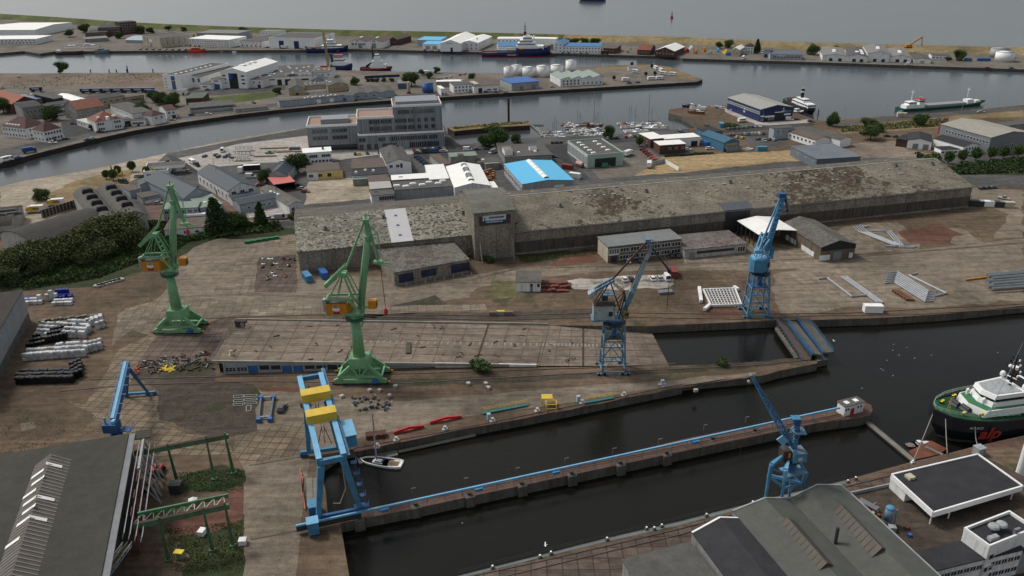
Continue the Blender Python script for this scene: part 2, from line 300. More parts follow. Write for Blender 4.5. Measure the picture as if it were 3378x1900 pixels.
sheet('yard_road',0,[(420,738),(640,740),(860,735),(985,728),(1150,700),(1290,675),(1500,672),(1750,662),(1900,655),(2200,640),(2576,600),(2576,625),(2200,668),(1900,680),(1750,680),(1500,684),(1290,705),(1170,712),(1090,745),(960,775),(860,775),(640,755),(440,750)],CONCG,.04,.4)
sheet('track_slabs',0,[(1180,700),(1300,672),(1500,668),(1700,664),(2000,655),(2150,645),(2150,652),(2000,662),(1700,672),(1500,678),(1300,690),(1185,712)],SLABF,.048,.2)
sheet('slab_paving',0,[(860,772),(1220,765),(1225,778),(960,790),(865,792)],SLABF,.03,.2)
sheet('forecourt',0,[(1720,640),(1880,625),(1890,605),(2000,620),(2080,640),(2090,652),(1900,664),(1720,668)],SLABF,.03,.3)
sheet('east_apron',0,[(1950,690),(2050,668),(2300,640),(2576,615),(2576,755),(2300,775),(2140,770),(2050,785),(1960,790),(1945,740)],CONCG,.02,1.2)
sheet('slab_paving',0,[(1950,695),(2150,672),(2240,740),(2080,745),(2010,715)],SLABF,.03,.8)
sheet('cracked_paving',0,[(2110,575),(2180,560),(2260,560),(2330,610),(2300,630),(2130,640),(2080,600)],SLABF,.028,.8)
sheet('dirt_patch',0,[(2260,585),(2360,560),(2420,590),(2380,612),(2290,612)],RUSTY,.036,1.2)
sheet('cracked_paving',0,[(2330,570),(2420,575),(2470,610),(2420,620),(2360,600)],CONCG,.03,1)
sheet('chalky_ground',0,[(1500,700),(1560,692),(1700,690),(1690,725),(1560,728),(1400,730),(1420,705)],WHITEPAV,.03,1.2)
sheet('grass_patch',0,[(1230,705),(1290,695),(1300,745),(1265,755),(1235,735)],gmat('sparse grass',(.105,.1,.052)),.034,1)
sheet('grass_patch',0,[(1300,640),(1420,632),(1500,625),(1500,645),(1320,662)],GRASSN,.02,1.2)
sheet('earth_patch',0,[(1410,640),(1500,630),(1505,660),(1380,672)],RUSTY,.028,1)
sheet('rough_grass',0,[(0,680),(340,600),(560,590),(720,570),(760,585),(700,598),(560,600),(480,625),(430,665),(330,690),(250,720),(0,740)],GRASSN,.02,1.5)
sheet('rough_grass',0,[(990,752),(1080,740),(1130,765),(1100,785),(900,800),(880,785)],YARDD,.02,1.2)
sheet('weedy_strip',0,[(860,795),(1230,785),(1560,775),(1560,800),(860,812)],YARDD,.02,1)
sheet('far_east_dirt',0,[(2170,545),(2440,500),(2576,470),(2576,540),(2300,600),(2180,585)],YARD,.01,0)
sheet('pale_track',0,[(2440,470),(2576,480),(2576,600),(2500,600),(2540,540),(2440,500)],CONCG,.018,1)
sheet('hedge_verge',0,[(2370,420),(2576,395),(2576,440),(2390,440)],GRASSN,.03,1)
sheet('slab_paving',0,[(215,1020),(300,880),(420,820),(540,812),(570,800),(560,870),(540,905),(340,930),(310,1000),(320,1090),(170,1010)],SLAB,.02,.4)
sheet('reddish_paving',0,[(390,850),(560,800),(590,810),(545,905),(340,925)],SLABR,.028,.3)
sheet('slab_paving',0,[(300,990),(400,985),(400,1060),(470,1090),(570,1105),(590,1140),(360,1150),(330,1100),(230,1050)],SLAB,.024,.4)
sheet('slab_paving',0,[(590,1080),(660,1080),(780,1060),(780,1150),(610,1170),(590,1140)],SLAB,.02,.3)
sheet('dark_dirt',0,[(350,945),(640,965),(660,985),(640,1080),(530,1110),(400,1055),(400,1000)],YARDD,.03,1.2)
sheet('dirt_lot',0,[(0,1010),(170,1000),(300,1090),(150,1125),(0,1150)],YARD,.016,1)
sheet('concrete_pad',0,[(50,1068),(85,1058),(90,1075),(55,1085)],CONCG,.034,.5)
sheet('dirt_lot',0,[(400,870),(545,905),(530,960),(340,955),(330,930)],YARDD,.012,1)
sheet('concrete_road',0,[(612,1170),(780,1140),(760,1300),(745,1449),(750,1500),(600,1500),(614,1420)],CONCG,.026,.15)
sheet('quay_apron',0,[(640,980),(780,985),(830,1000),(1000,1010),(1300,985),(1700,955),(1900,935),(1900,945),(1600,985),(1200,1045),(900,1100),(780,1150),(640,1120)],CONCG,.014,.6)
sheet('rusty_quay_strip',0,[(890,1125),(1100,1080),(1500,1015),(1800,960),(1990,925),(2040,905),(2030,914),(1900,946),(1717,973),(1359,1045),(1112,1091),(892,1137)],QUAYR,.03,.3)
sheet('rail_bed',0,[(860,955),(1300,948),(1700,925),(2000,900),(2030,905),(1900,925),(1500,950),(1000,975),(860,975)],YARDD,.022,.6)
sheet('grass_patch',0,[(460,1195),(560,1170),(614,1180),(614,1215),(560,1240),(470,1235)],GRASSN,.03,.7)
sheet('grass_patch',0,[(430,1320),(550,1300),(614,1300),(614,1449),(600,1480),(450,1480),(470,1400)],GRASSN,.03,.7)
sheet('red_concrete',0,[(555,1240),(612,1227),(612,1305),(520,1345),(440,1345),(430,1310),(540,1290)],RUSTY,.036,.3)
sheet('rusty_patch',0,[(655,975),(780,970),(780,985),(660,985)],RUSTY,.04,.3)
sheet('rusty_patch',0,[(1760,780),(1860,775),(1870,795),(1770,800)],RUSTY,.03,.5)
sheet('rusty_patch',0,[(1865,705),(1930,700),(1925,730),(1870,730)],RUSTY,.03,.5)
sheet('stained_ground',0,[(650,650),(745,640),(748,700),(745,735),(640,735)],RUSTY and SLABR,.034,.5)
sheet('south_quay_paving',8,[(900,1449),(1500,1330),(2000,1210),(2573,1075),(9,0,1075),(9,630,905),(9,1240,755),(9,1560,690),(9,1560,800),(9,1240,850),(9,900,960),(9,200,1240),(9,0,1500),(1300,1600)],SLABR,.02,.2)
sheet('south_quay_edge',8,[(870,1452),(1500,1295),(1990,1170),(2573,1035),(9,630,873),(9,1240,727),(9,1240,745),(9,630,895),(9,0,1058),(2573,1060),(1990,1192),(1500,1312),(900,1462)],M('zinc edge',(.15,.18,.18),.7,.2),.036,0)
sheet('south_quay_rust',9,[(1720,600),(2220,478),(2573,400),(2800,380),(2800,440),(2573,455),(2230,520),(1560,700),(1500,690)],QUAYR,.03,.3)
WCY=gmat('wet courtyard',(.075,.06,.048))
sheet('pale_plaza',D2,[(60,200),(460,125),(1000,-20),(1,2340,1020),(1,2350,1110),(2,0,1130),(2,330,1130),(2,330,1160),(2420,230),(1300,260),(600,330),(500,390),(420,390)],PALEPAV,.03,0)
sheet('parking_strip',2,[(330,1130),(770,1090),(800,1140),(700,1160),(520,1165),(330,1160)],PALEPAV,.032,0)
sheet('office_road',2,[(530,1160),(800,1145),(900,1120),(1150,1100),(1560,1090),(1720,1080),(2000,1050),(3,0,1010),(3,150,1000),(3,560,950),(3,960,925),(3,1000,945),(3,560,985),(3,100,1015),(3,0,1035),(2000,1080),(1720,1110),(1700,1150),(1240,1130),(1100,1160),(560,1210)],ASPHD,.036,0)
sheet('side_road',2,[(770,940),(800,1010),(870,1130),(840,1150),(790,1140),(780,1000)],ASPHD,.04,0)
sheet('side_road',2,[(1560,1090),(1680,1120),(1740,1220),(1880,1350),(1800,1370),(1700,1230),(1600,1170)],ASPHD,.044,0)
sheet('sandy_yard',0,[(778,445),(930,450),(935,500),(765,515)],SAND,.03,.6)
sheet('dry_lot',3,[(-420,1190),(0,1180),(400,1150),(900,1130),(1000,1200),(700,1225),(0,1300),(-560,1340)],gmat('straw field',(.3,.22,.12)),.03,.8)
sheet('paved_street',D2,[(480,540),(600,560),(1050,1000),(1110,1100),(1300,1120),(2000,1110),(2000,1200),(1100,1230),(900,1000),(440,600)],REDPAV,.034,0)
sheet('street',D2,[(-30,140),(20,230),(430,470),(530,520),(560,500),(480,420),(200,230),(60,150)],ASPHD,.038,0)
sheet('street',4,[(1700,160),(1850,240),(2250,215),(2250,260),(1850,270),(1700,230)],ASPHD,.038,0)
sheet('pale_lot',D2,[(1080,985),(1680,830),(1800,1020),(1160,1080)],PALEPAV,.046,0)
sheet('red_court',4,[(1080,80),(1280,60),(1300,280),(1180,290)],REDPAV,.03,0)
sheet('car_park',3,[(380,1000),(640,985),(800,1090),(560,1120)],ASPH,.04,0)
sheet('workshop_yard',2,[(1860,1250),(2120,1140),(2330,1130),(2420,1200),(2200,1330),(1950,1350)],ASPHL,.04,0)
sheet('tan_yard',3,[(1180,1090),(1600,1060),(1700,1130),(2050,1190),(1300,1190)],gmat('tan gravel yard',(.19,.155,.125)),.03,.8)
sheet('dry_grass',3,[(1180,950),(1750,900),(2000,880),(2573,830),(2573,880),(2300,890),(2050,905),(2000,960),(1600,985),(1200,1010)],DRYG,.034,1)
sheet('quay_road',3,[(1090,935),(1650,880),(2573,800),(2573,825),(1650,905),(1110,960)],ASPH,.04,0)
sheet('boulevard',3,[(1750,1200),(1930,1225),(2573,1180),(2573,1155),(1930,1200)],ASPH,.04,0)
sheet('blue_hall_apron',3,[(300,810),(380,830),(600,925),(940,900),(960,925),(640,945),(560,940),(330,850)],PALEPAV,.044,0)
sheet('dry_ground',1,[(0,560),(560,556),(1220,552),(1230,665),(700,668),(0,640)],gmat('waste ground',(.17,.135,.11),grass=((.17,.13,.065),.52)),.02,1.5)
sheet('quay_road',1,[(-300,1300),(0,1215),(330,1120),(750,1015),(1130,940),(1450,885),(2100,800),(2573,775),(2,740,725),(2,740,700),(2573,745),(2100,775),(1450,870),(1130,910),(700,985),(330,1060),(0,1130),(-300,1200)],ASPHL and ASPH,.024,0)
sheet('courtyard',1,[(460,920),(560,900),(700,960),(690,1000),(500,1040),(470,1000)],ASPHD,.032,0)
sheet('lawn',1,[(1540,740),(2060,690),(2090,730),(1780,775),(1600,760)],GRASSG,.03,1)
sheet('street',1,[(1340,690),(1600,680),(2150,650),(2150,680),(1620,720),(1520,720)],ASPH,.028,0)
sheet('trailer_park',2,[(1800,530),(1900,500),(2450,500),(2560,545),(2570,590),(2400,600),(2000,635),(1960,560)],ASPHL,.024,0)
sheet('dry_grass',2,[(2350,490),(2480,508),(2573,548),(3,0,550),(3,150,598),(3,60,605),(3,0,590),(2573,600),(2450,540)],DRYG,.032,.8)
sheet('dry_grass',2,[(1920,505),(2170,490),(2330,490),(2300,512),(1920,528)],DRYG,.034,.8)
DIKE=gmat('dike turf',(.085,.1,.035),grass=((.2,.16,.08),.55)); DIKED=gmat('dry dike turf',(.23,.185,.1))
def dike(name,m,pts):
 mb=MB(); n=len(pts)
 prof=[(0,0),(14,5.),(18,5.2),(34,0)]
 for k in range(n):
  a=pts[k]; d=(pts[min(k+1,n-1)]-pts[max(k-1,0)]).normalized(); nn=V((d.y,-d.x,0))
  for o,z in prof: mb.v.append(a+nn*o+V((0,0,z)))
 i=mb.mi(m)
 for k in range(n-1):
  for j in range(3): a=k*4+j; mb.f.append([a,a+1,a+5,a+4]); mb.m.append(i)
 struct(name,mb)
dike('dike',DIKE,farN[:10]); dike('dry_dike',DIKED,farN[9:])
# buildings
WMESH={}
def win_mesh(w,h,m,fr):
 k=('w',round(w,1),round(h,1),m.name,fr.name if fr else '')
 if k not in WMESH:
  mb=MB(); mb.box((0,-.02,0),(w,.06,h),m)
  if fr:
   t=max(.09,min(w,h)*.1)
   mb.box((0,-.05,h/2+t/2),(w+2*t,.14,t),fr); mb.box((0,-.06,-h/2-t/2),(w+2.4*t,.2,t),fr)
   for sx in (-1,1): mb.box((sx*(w/2+t/2),-.05,0),(t,.14,h),fr)
   n=max(0,int(w/1.3))
   for i in range(n): mb.box((-w/2+w*(i+1)/(n+1),-.07,0),(t*.8,.06,h),fr)
  me=bpy.data.meshes.new('window'); me.from_pydata([tuple(v) for v in mb.v],[],mb.f)
  for q in mb.mats: me.materials.append(q)
  me.polygons.foreach_set('material_index',mb.m); WMESH[k]=me
 return WMESH[k]
def place(name,me,pos,ang,parent):
 o=bpy.data.objects.new(name,me); COL.objects.link(o); w=Matrix.Translation(pos)@Matrix.Rotation(ang,4,'Z')
 o.parent=parent; o.matrix_local=WM[parent.name].inverted()@w; WM[o.name]=w; return o
def sky_mesh(w,l,h,m,dome):
 k=('s',w,l,h,m.name,dome)
 if k not in WMESH:
  mb=MB(); mb.hexa([(-w/2,-l/2,-.3),(w/2,-l/2,-.3),(w/2,l/2,-.3),(-w/2,l/2,-.3)],[(-w/2,-l/2,h*.4),(w/2,-l/2,h*.4),(w/2,l/2,h*.4),(-w/2,l/2,h*.4)],m)
  if dome:
   q=.72; mb.hexa([(-w/2,-l/2,h*.4),(w/2,-l/2,h*.4),(w/2,l/2,h*.4),(-w/2,l/2,h*.4)],[(-w/2*q,-l/2*q,h),(w/2*q,-l/2*q,h),(w/2*q,l/2*q,h),(-w/2*q,l/2*q,h)],m)
  me=bpy.data.meshes.new('skylight'); me.from_pydata([tuple(v) for v in mb.v],[],mb.f); me.materials.append(m); WMESH[k]=me
 return WMESH[k]
BC=[0]
class B:
 """A building from three roof corners seen at height h (front-left, front-right, and back-right, or back-left with side='L')."""
 def __init__(s,name,label,h,A,Bc,C,wall,roof,side='R',rt='flat',ax='x',rise=1.5,rf=.5,over=.25,par=0,z0=0,cat='building',group=None,t=1,rect=True,L=None,teeth=3,nowall=(),fill=None):
  q=lambda c: V(c) if isinstance(c,Vector) else (P(t,c[0],c[1],h) if len(c)==2 else P(c[0],c[1],c[2],h))
  a=q(A); b=q(Bc); c=q(C); x=(b-a); s.L=x.length; x.normalize(); y=V((-x.y,x.x,0)); o=b if side=='R' else a
  s.W=abs((c-o).dot(y)) if rect is True else rect
  if L: s.L=L
  BC[0]+=1; h=h+.017*(BC[0]%13); s.a=V((a.x,a.y,0)); s.x=x; s.y=y; s.h=h; s.ang=math.atan2(x.y,x.x); s.z0=z0; s.rt=rt
  s.o=thing(name,label,cat,s.pt(s.L/2,s.W/2,z0),s.ang,group)
  X=s.L; W=s.W
  n=12
  if rt=='flat': prof=[(0,0),(1,0)]
  elif rt=='gable': prof=[(0,0),(rf,rise),(1,0)]
  elif rt=='shed': prof=[(0,0),(1,rise)]
  elif rt=='arc': prof=[(i/n,rise*math.sin(PI*i/n)**.8 if 0<i<n else 0) for i in range(n+1)]
  elif rt=='multi': prof=sum([[(i/teeth,0),((i+.5)/teeth,rise)] for i in range(teeth)],[])+[(1,0)]
  elif rt=='saw': prof=sum([[(i/teeth+.001,0),((i+.75)/teeth,rise)] for i in range(teeth)],[])+[(1,0)]
  elif rt=='multiarc':
   prof=[]
   for i in range(teeth):
    for k in range(8): prof.append(((i+k/8)/teeth,rise*math.sin(PI*k/8)**.8 if k else 0))
   prof.append((1,0))
  elif rt=='hip': prof=[(0,0),(1,0)]
  else: prof=rt
  s.prof=prof; s.ax=ax
  wl=MB()
  cs=[(0,0),(X,0),(X,W),(0,W)]
  def top(u): # roof profile at fraction u
   for (p,z),(p2,z2) in zip(prof,prof[1:]):
    if p<=u<=p2: return z+(z2-z)*(u-p)/(p2-p) if p2>p else z
   return prof[-1][1]
  s.top=top
  for i,sd in enumerate('frbl'):
   if sd in nowall: continue
   p,q2=cs[i],cs[(i+1)%4]
   along = (ax=='x')==(sd in 'fb')     # wall under an eave
   if along: 
    u=0 if sd in('f','l') else 1
    zz=[(0,top(u)),(1,top(u))]
   else: zz=prof if sd in ('f','r') else [(1-u,z) for u,z in prof][::-1]
   pts=[s.pt(p[0],p[1],z0),s.pt(q2[0],q2[1],z0)]+[s.pt(p[0]+(q2[0]-p[0])*u,p[1]+(q2[1]-p[1])*u,h+z) for u,z in zz[::-1]]
   wl.add(pts,[tuple(range(len(pts)))],wall)
  if wl.v: s.wall=wl.build('wall',s.o)
  rb=MB(); T=.22; ov=over
  if rt=='hip':
   r=min(X,W)/2*.95; e=h+.05
   c=[s.pt(-ov,-ov,e),s.pt(X+ov,-ov,e),s.pt(X+ov,W+ov,e),s.pt(-ov,W+ov,e)]
   if X>=W: k=[s.pt(r,W/2,h+rise),s.pt(X-r,W/2,h+rise)]; fs=[(0,1,5,4),(1,2,5),(2,3,4,5),(3,0,4)]
   else: k=[s.pt(X/2,r,h+rise),s.pt(X/2,W-r,h+rise)]; fs=[(0,1,4),(1,2,5,4),(2,3,5),(3,0,4,5)]
   rb.add(c+k,fs+[(3,2,1,0)],roof)
  elif rt=='flat' and par:
   rb.add([s.pt(.25,.25,h-.35),s.pt(X-.25,.25,h-.35),s.pt(X-.25,W-.25,h-.35),s.pt(.25,W-.25,h-.35)],[(0,1,2,3)],roof)
   cp=fill or wall
   for (x0,y0,x1,y1) in ((-.05,-.05,X+.05,.3),(-.05,W-.3,X+.05,W+.05),(-.05,.3,.3,W-.3),(X-.3,.3,X+.05,W-.3)):
    rb.hexa([s.pt(x0,y0,h-.5),s.pt(x1,y0,h-.5),s.pt(x1,y1,h-.5),s.pt(x0,y1,h-.5)],[s.pt(x0,y0,h+par),s.pt(x1,y0,h+par),s.pt(x1,y1,h+par),s.pt(x0,y1,h+par)],cp)
  else:
   for (u,z),(u2,z2) in zip(prof,prof[1:]):
    S=W if ax=='x' else X; o0=ov if u==0 else 0; o1=ov if u2==1 else 0; sl=(z2-z)/max((u2-u)*S,.01)
    p0,p1=u*S-o0,u2*S+o1; za,zb=h+z-sl*o0+.03,h+z2+sl*o1+.03
    E=X if ax=='x' else W
    f=(lambda p,e,z:s.pt(e,p,z)) if ax=='x' else (lambda p,e,z:s.pt(p,e,z))
    lo,hi=-ov,E+ov
    bt=[f(p0,lo,za),f(p0,hi,za),f(p1,hi,zb),f(p1,lo,zb)]
    if ax=='x': bt=[bt[0],bt[1],bt[2],bt[3]]
    else: bt=bt[::-1]
    rb.hexa(bt,[v+V((0,0,T)) for v in bt],roof)
  s.roof=rb.build('roof',s.o)
  s.T=0 if (rt=='hip' or par) else T
 def pt(s,x,y,z): p=s.a+s.x*x+s.y*y; p.z=z; return p
 def side(s,sd): # origin, direction, length, outward angle
  X,W=s.L,s.W
  return {'f':(s.pt(0,0,0),s.x,X,s.ang),'r':(s.pt(X,0,0),s.y,W,s.ang+PI/2),'b':(s.pt(X,W,0),-s.x,X,s.ang+PI),'l':(s.pt(0,W,0),-s.y,W,s.ang-PI/2)}[sd]
 def wins(s,sd,z,n,f0,f1,w,h,m=None,fr=FRAME,name='window'):
  o,d,l,an=s.side(sd); m=m or GLASS
  for i in range(n):
   f=f0 if n==1 else f0+(f1-f0)*i/(n-1)
   p=o+d*(l*f); p.z=s.z0+z; place(name,win_mesh(w,h,m,fr),p,an,s.o)
  return s
 def door(s,sd,f,w,h,m=None,name='door',fr=None,z=0):
  o,d,l,an=s.side(sd); p=o+d*(l*f); p.z=s.z0+z+h/2+.02; place(name,win_mesh(w,h,m or DOORD,fr),p,an,s.o); return s
 def panel(s,sd,f,z,w,h,m,name='panel'): return s.wins(sd,z,1,f,f,w,h,m,None,name)
 def rz(s,fu,fv): return s.h+(s.top(fv) if s.ax=='x' else s.top(fu))+s.T+.05
 def sky(s,lst,w=1.6,l=1.6,h=.5,m=None,dome=True,name='skylight'):
  for fu,fv in lst:
   p=s.pt(fu*s.L,fv*s.W,s.rz(fu,fv) if s.rt!='hip' else s.h+1.2)
   if s.T==0 and s.rt=='flat': p.z=s.h-.33
   place(name,sky_mesh(w,l,h,m or WHITE2,dome),p,s.ang,s.roof)
  return s
 def chim(s,fu,fv,w=.7,hh=1.6,m=None,name='chimney'):
  mb=MB(); z=s.rz(fu,fv) if s.rt!='hip' else s.h+.5; q=Matrix.Rotation(s.ang,3,'Z'); mb.box(s.pt(fu*s.L,fv*s.W,z-.6+hh/2),(w,w,hh+1.2),m or BRICK,rot=q)
  mb.box(s.pt(fu*s.L,fv*s.W,z+hh+.06),(w+.2,w+.2,.14),DCONC,rot=q); mb.build(name,s.roof); return s
 def blk(s,x0,y0,x1,y1,z0,z1,m,name='annexe',parent=None,roof=None):
  mb=MB(); mb.hexa([s.pt(x0,y0,z0),s.pt(x1,y0,z0),s.pt(x1,y1,z0),s.pt(x0,y1,z0)],[s.pt(x0,y0,z1),s.pt(x1,y0,z1),s.pt(x1,y1,z1),s.pt(x0,y1,z1)],m)
  if roof: mb.add([s.pt(x0-.1,y0-.1,z1+.02),s.pt(x1+.1,y0-.1,z1+.02),s.pt(x1+.1,y1+.1,z1+.02),s.pt(x0-.1,y1+.1,z1+.02)],[(0,1,2,3)],roof)
  return mb.build(name,parent or s.o)
 def text(s,sd,f,z,txt,size,m,bold=.02,sx=1,name='lettering',shear=0):
  o,d,l,an=s.side(sd); p=o+d*(l*f); p.z=s.z0+z; nrm=V((d.y,-d.x,0)); return text_mesh(name,txt,size,m,p+nrm*.14,d,(0,0,1),s.o,bold,shear,sx)
# far strip
W2='window'
b=B('boat_hall','big white boat hall with curved roof at the far left edge',8,(-160,228),(262,226),(170,172),WHITE2,WROOF,rt='gable',rise=2)
b=B('waterfront_office','low white office with pale roof strip behind the far left quay',6,(-140,298),(272,294),(245,268),WHITE,WROOF).wins('f',2,14,.1,.95,1.6,1.3).wins('f',4.4,10,.3,.95,1.4,1.1).wins('r',4,2,.3,.7,1,1)
b=B('brick_office','tall dark brick office block, tallest of the stepped brick complex by the dike',14,(905,172),(1025,162),(1015,152),BRICK,FELTD)
for z in (2.5,5.5,8.5,11.5): b.wins('f',z,6,.1,.9,1.5,1.3)
b=B('brick_office','middle step of the dark brick complex by the dike',9.5,(735,212),(903,205),(890,180),BRICK,FELTD)
for z in (2,5,8): b.wins('f',z,9,.06,.94,1.5,1.2)
b=B('brick_office','lowest flat wing of the dark brick complex, its left end',6,(640,250),(800,244),(770,222),BRICK,FELTD)
for z in (2,4.6): b.wins('f',z,8,.06,.94,1.5,1.2)
B('low_shed','long low grey shed with pale roof edge right of the moored houseboats',3.6,(640,298),(815,286),(812,270),GREYW,FELTL).wins('f',2,7,.1,.9,1.6,1,GLASSB)
B('tunnel_hall','pale blue barrel shaped storage hall left of the cream hall',3,(945,302),(1075,305),(1075,275),BLUEGREY,M('pale blue sheet',(.3,.36,.42),.5,.1),rt='arc',rise=2.5,ax='x')
b=B('cream_hall','tall cream hall with dark shuttered front on the far quay',10.5,(1070,270),(1203,288),(1318,243),CREAM,FELT,par=.2).wins('f',7,2,.15,.3,1,5,GLASS,None).wins('r',5,5,.2,.9,.8,5,GLASSB,None).door('f',.45,4.5,3.5,DOORG).panel('f',.45,6.5,5,2.5,WHITE2,'sign_board')
B('shed_range','long low grey shed range behind the cream hall',6,(1325,275),(1470,262),(1460,235),TAN,FELT).wins('f',4,5,.1,.9,2,1)
B('grey_hall','wide pale grey flat hall behind the white quayside office',8.5,(1480,250),(1790,255),(1780,228),LGREY,FELTL).wins('f',6.5,10,.05,.95,2,.8,GLASSB,None)
b=B('quay_office','long white two storey office with cream roof on the far quay',8,(1420,292),(1725,303),(1740,272),WHITE,WROOF)
for z,n in ((6,18),(3.5,16),(1.5,14)): b.wins('f',z,n,.04,.96,.9,1.1)
B('quay_workshop','white workshop with grey flat roof between the white office and the big gated hall',6.5,(1808,308),(1975,315),(2035,262),WHITE,FELT).wins('f',4.8,6,.08,.92,1,.8).wins('f',1.8,5,.1,.9,1.6,2)
B('harbour_master_house','small white flat house close to the dike above the far quay',7,(1955,238),(2102,240),(2100,226),WHITE2,FELTL).wins('f',5.2,7,.08,.92,1.1,.9)
b=B('shipyard_hall','largest white hall on the far quay with two navy gates',11,(2025,283),(2368,292),(2470,250),WHITE2,FELT,par=.2).door('f',.27,6,8,NAVY,'gate').door('f',.6,6,8,NAVY,'gate').wins('f',2,1,.8,.8,2,2)
b=B('twin_gable_hall','white hall with twin brown gables on the far quay',6.5,(60,314),(305,318),(372,288),WHITE,BROWNR,t=2,rt='multi',teeth=2,rise=3,ax='y').wins('f',4,2,.1,.2,2.5,2.2,GLASSB).wins('f',4,2,.4,.45,2.5,2.2,GLASSB).door('f',.33,4.5,5,DOORG,'gate').door('f',.75,4.5,5,DOORG,'gate').wins('f',7.5,2,.25,.75,2.6,1.2,GLASSB).sky([(.25,.4),(.75,.4)],2,8)
B('brick_gable_shed','brick gabled shed touching the twin gable hall',6,(362,298),(420,300),(455,268),BRICK,BROWNR,t=2,rt='gable',rise=2.5,ax='y').wins('f',3,2,.3,.7,1,1)
b=B('blue_roof_shed','low white shed under bright blue roof, nearest the quay left of the big white hall',5,(612,334),(742,335),(745,314),WHITE2,BRIGHTBLUE,t=2,rt='shed',rise=.6).door('f',.3,5,3.6,LGREY,'gate').door('f',.7,5,3.6,LGREY,'gate')
B('blue_roof_shed','second bright blue roofed shed behind the nearer one',6,(572,302),(745,305),(778,283),BLUEGREY,BRIGHTBLUE,t=2,rt='shed',rise=.6)
b=B('white_gable_hall','high white hall with wide gable front on the far quay',8,(745,328),(900,330),(962,266),WHITE2,WROOF,t=2,rt='gable',rise=3.6,ax='y').door('f',.55,2.5,4,DOORD).panel('f',.45,8,8,.8,PALEGR,'fascia')
b=B('white_office_block','white office block with pitched white roof beside the high gable hall',7.5,(898,322),(1030,325),(1085,275),WHITE,WROOF,t=2,rt='gable',rise=2.2,ax='y').wins('f',5.5,4,.1,.9,1.4,1.2).wins('f',2,4,.1,.9,1.2,1.4).wins('r',5.5,8,.08,.92,1.2,1.1).wins('r',2.2,8,.08,.92,1.2,1.1).chim(.7,.3)
b=B('fish_hall','white hall with three dark windows and blue roof behind the navy ship',8,(1175,293),(1440,293),(1440,280),WHITE2,WROOF,t=2).wins('f',6,6,.06,.6,1.4,1)
B('fish_hall','lower white hall under bright blue roof directly behind the navy ship stern',5.5,(1182,352),(1385,348),(1380,322),WHITE2,BLUER,t=2,rt='shed',rise=1).wins('f',3,4,.08,.4,1.5,1.4)
B('storage_hall','long plain white storage hall behind the navy ship bow',10,(1440,292),(1615,296),(1615,284),WHITE2,WROOF,t=2).door('f',.85,3,5,DOORG)
b=B('blue_roof_tower_house','three storey white house with blue hipped roof beside the blue roofed row',9.5,(1607,326),(1667,328),(1680,302),WHITE2,BLUER,t=2,rt='hip',rise=1.6)
for z in (2,5,8): b.wins('f',z,2,.25,.75,1.6,1.1).wins('r',z,3,.2,.8,1.3,1)
b=B('blue_roof_row','long white two storey row with blue roof on the far quay',6.5,(1668,350),(1957,354),(1957,335),WHITE2,BLUER,t=2,rt='shed',rise=1)
for z in (1.8,4.8): b.wins('f',z,12,.05,.95,1.2,1)
B('small_brick_house','small dark brick flat house right of the blue roofed row',5,(1975,364),(2070,367),(2085,338),BRICK,BROWNR,t=2).wins('f',2.5,3,.3,.8,1.2,1).panel('f',.15,1.6,3,2.8,CREAM,'door')
B('red_roof_house','brick house under steep red tiled roof near the far quay',4.6,(2232,376),(2332,380),(2335,355),BRICK,TILE,t=2,rt='gable',rise=4).wins('f',2.5,4,.15,.85,1.2,1.1)
b=B('white_roof_brick_hall','brick gabled hall with bright white roof near the far quay',5.5,(2368,380),(2512,388),(2535,350),BRICK,WROOF,t=2,rt='gable',rise=3.5,ax='y').wins('f',3,6,.1,.9,1.3,1.3).wins('f',5.8,2,.4,.6,1.2,1)
B('cream_house','narrow cream house with gable front among the fairground pieces',6,(370,375),(428,378),(425,352),CREAM,WROOF,t=3,rt='gable',rise=2,ax='y').wins('f',3,2,.3,.7,1,1)
b=B('white_villa','small white villa with dark hipped roof beside a tall dark tree',6.5,(467,352),(537,354),(535,340),WHITE,FELTD,t=3,rt='hip',rise=2.5).wins('f',4.8,3,.2,.8,1,1.1).wins('f',2,3,.2,.8,1,1.3)
b=B('blue_grey_depot','low blue grey depot with flat roof on the far quay',4.5,(660,412),(905,415),(932,385),BLUEGREY,M('blue felt',(.11,.13,.16),.9,.2),t=3).wins('f',2.5,8,.15,.9,2.2,1.4).panel('f',.35,3.4,8,.8,WHITE2,'sign_board')
B('blue_grey_depot','taller box at the left end of the low blue grey depot',6.5,(610,380),(662,382),(662,362),BLUEGREY,FELT,t=3).door('f',.4,2.5,3)
for i,(x0,x1,xr,y,h,r) in enumerate(((1055,1243,1390,420,4.6,1.6),(1243,1396,1500,424,4.8,1.8),(1396,1567,1640,405,7,2.4),(1567,1728,1720,430,4.4,2))):
 b=B('white_warehouse',['white gabled warehouse, leftmost of the joined row on the right far quay','second white gabled warehouse from the left in the joined row','tallest white gabled warehouse in the middle of the joined row','white gabled warehouse at the right end of the joined row'][i],h,(x0,y),(x1,y+5),(xr-15,y-52),WHITE,FELTL if i!=1 else FELT,t=3,rt='gable',rise=r,ax='y',group='white gabled warehouses on the far quay')
 b.door('f',.35,3,2.6).door('f',.72,3,2.6).sky([(.5,.3),(.55,.5)] if i!=1 else [(.75,.2),(.75,.4),(.75,.6),(.5,.3)],3,6)
B('small_white_shed','small white shed with shallow gable right of the white warehouses',3.2,(1745,448),(1875,452),(1875,422),WHITE,FELT,t=3,rt='gable',rise=1.2,ax='y').door('f',.5,3,2.2,LGREY)
B('white_bungalow','long white bungalow among bushes at the right far quay',3.5,(1880,420),(2020,424),(2015,405),WHITE,FELT,t=3).wins('f',2,5,.1,.9,1.5,1)
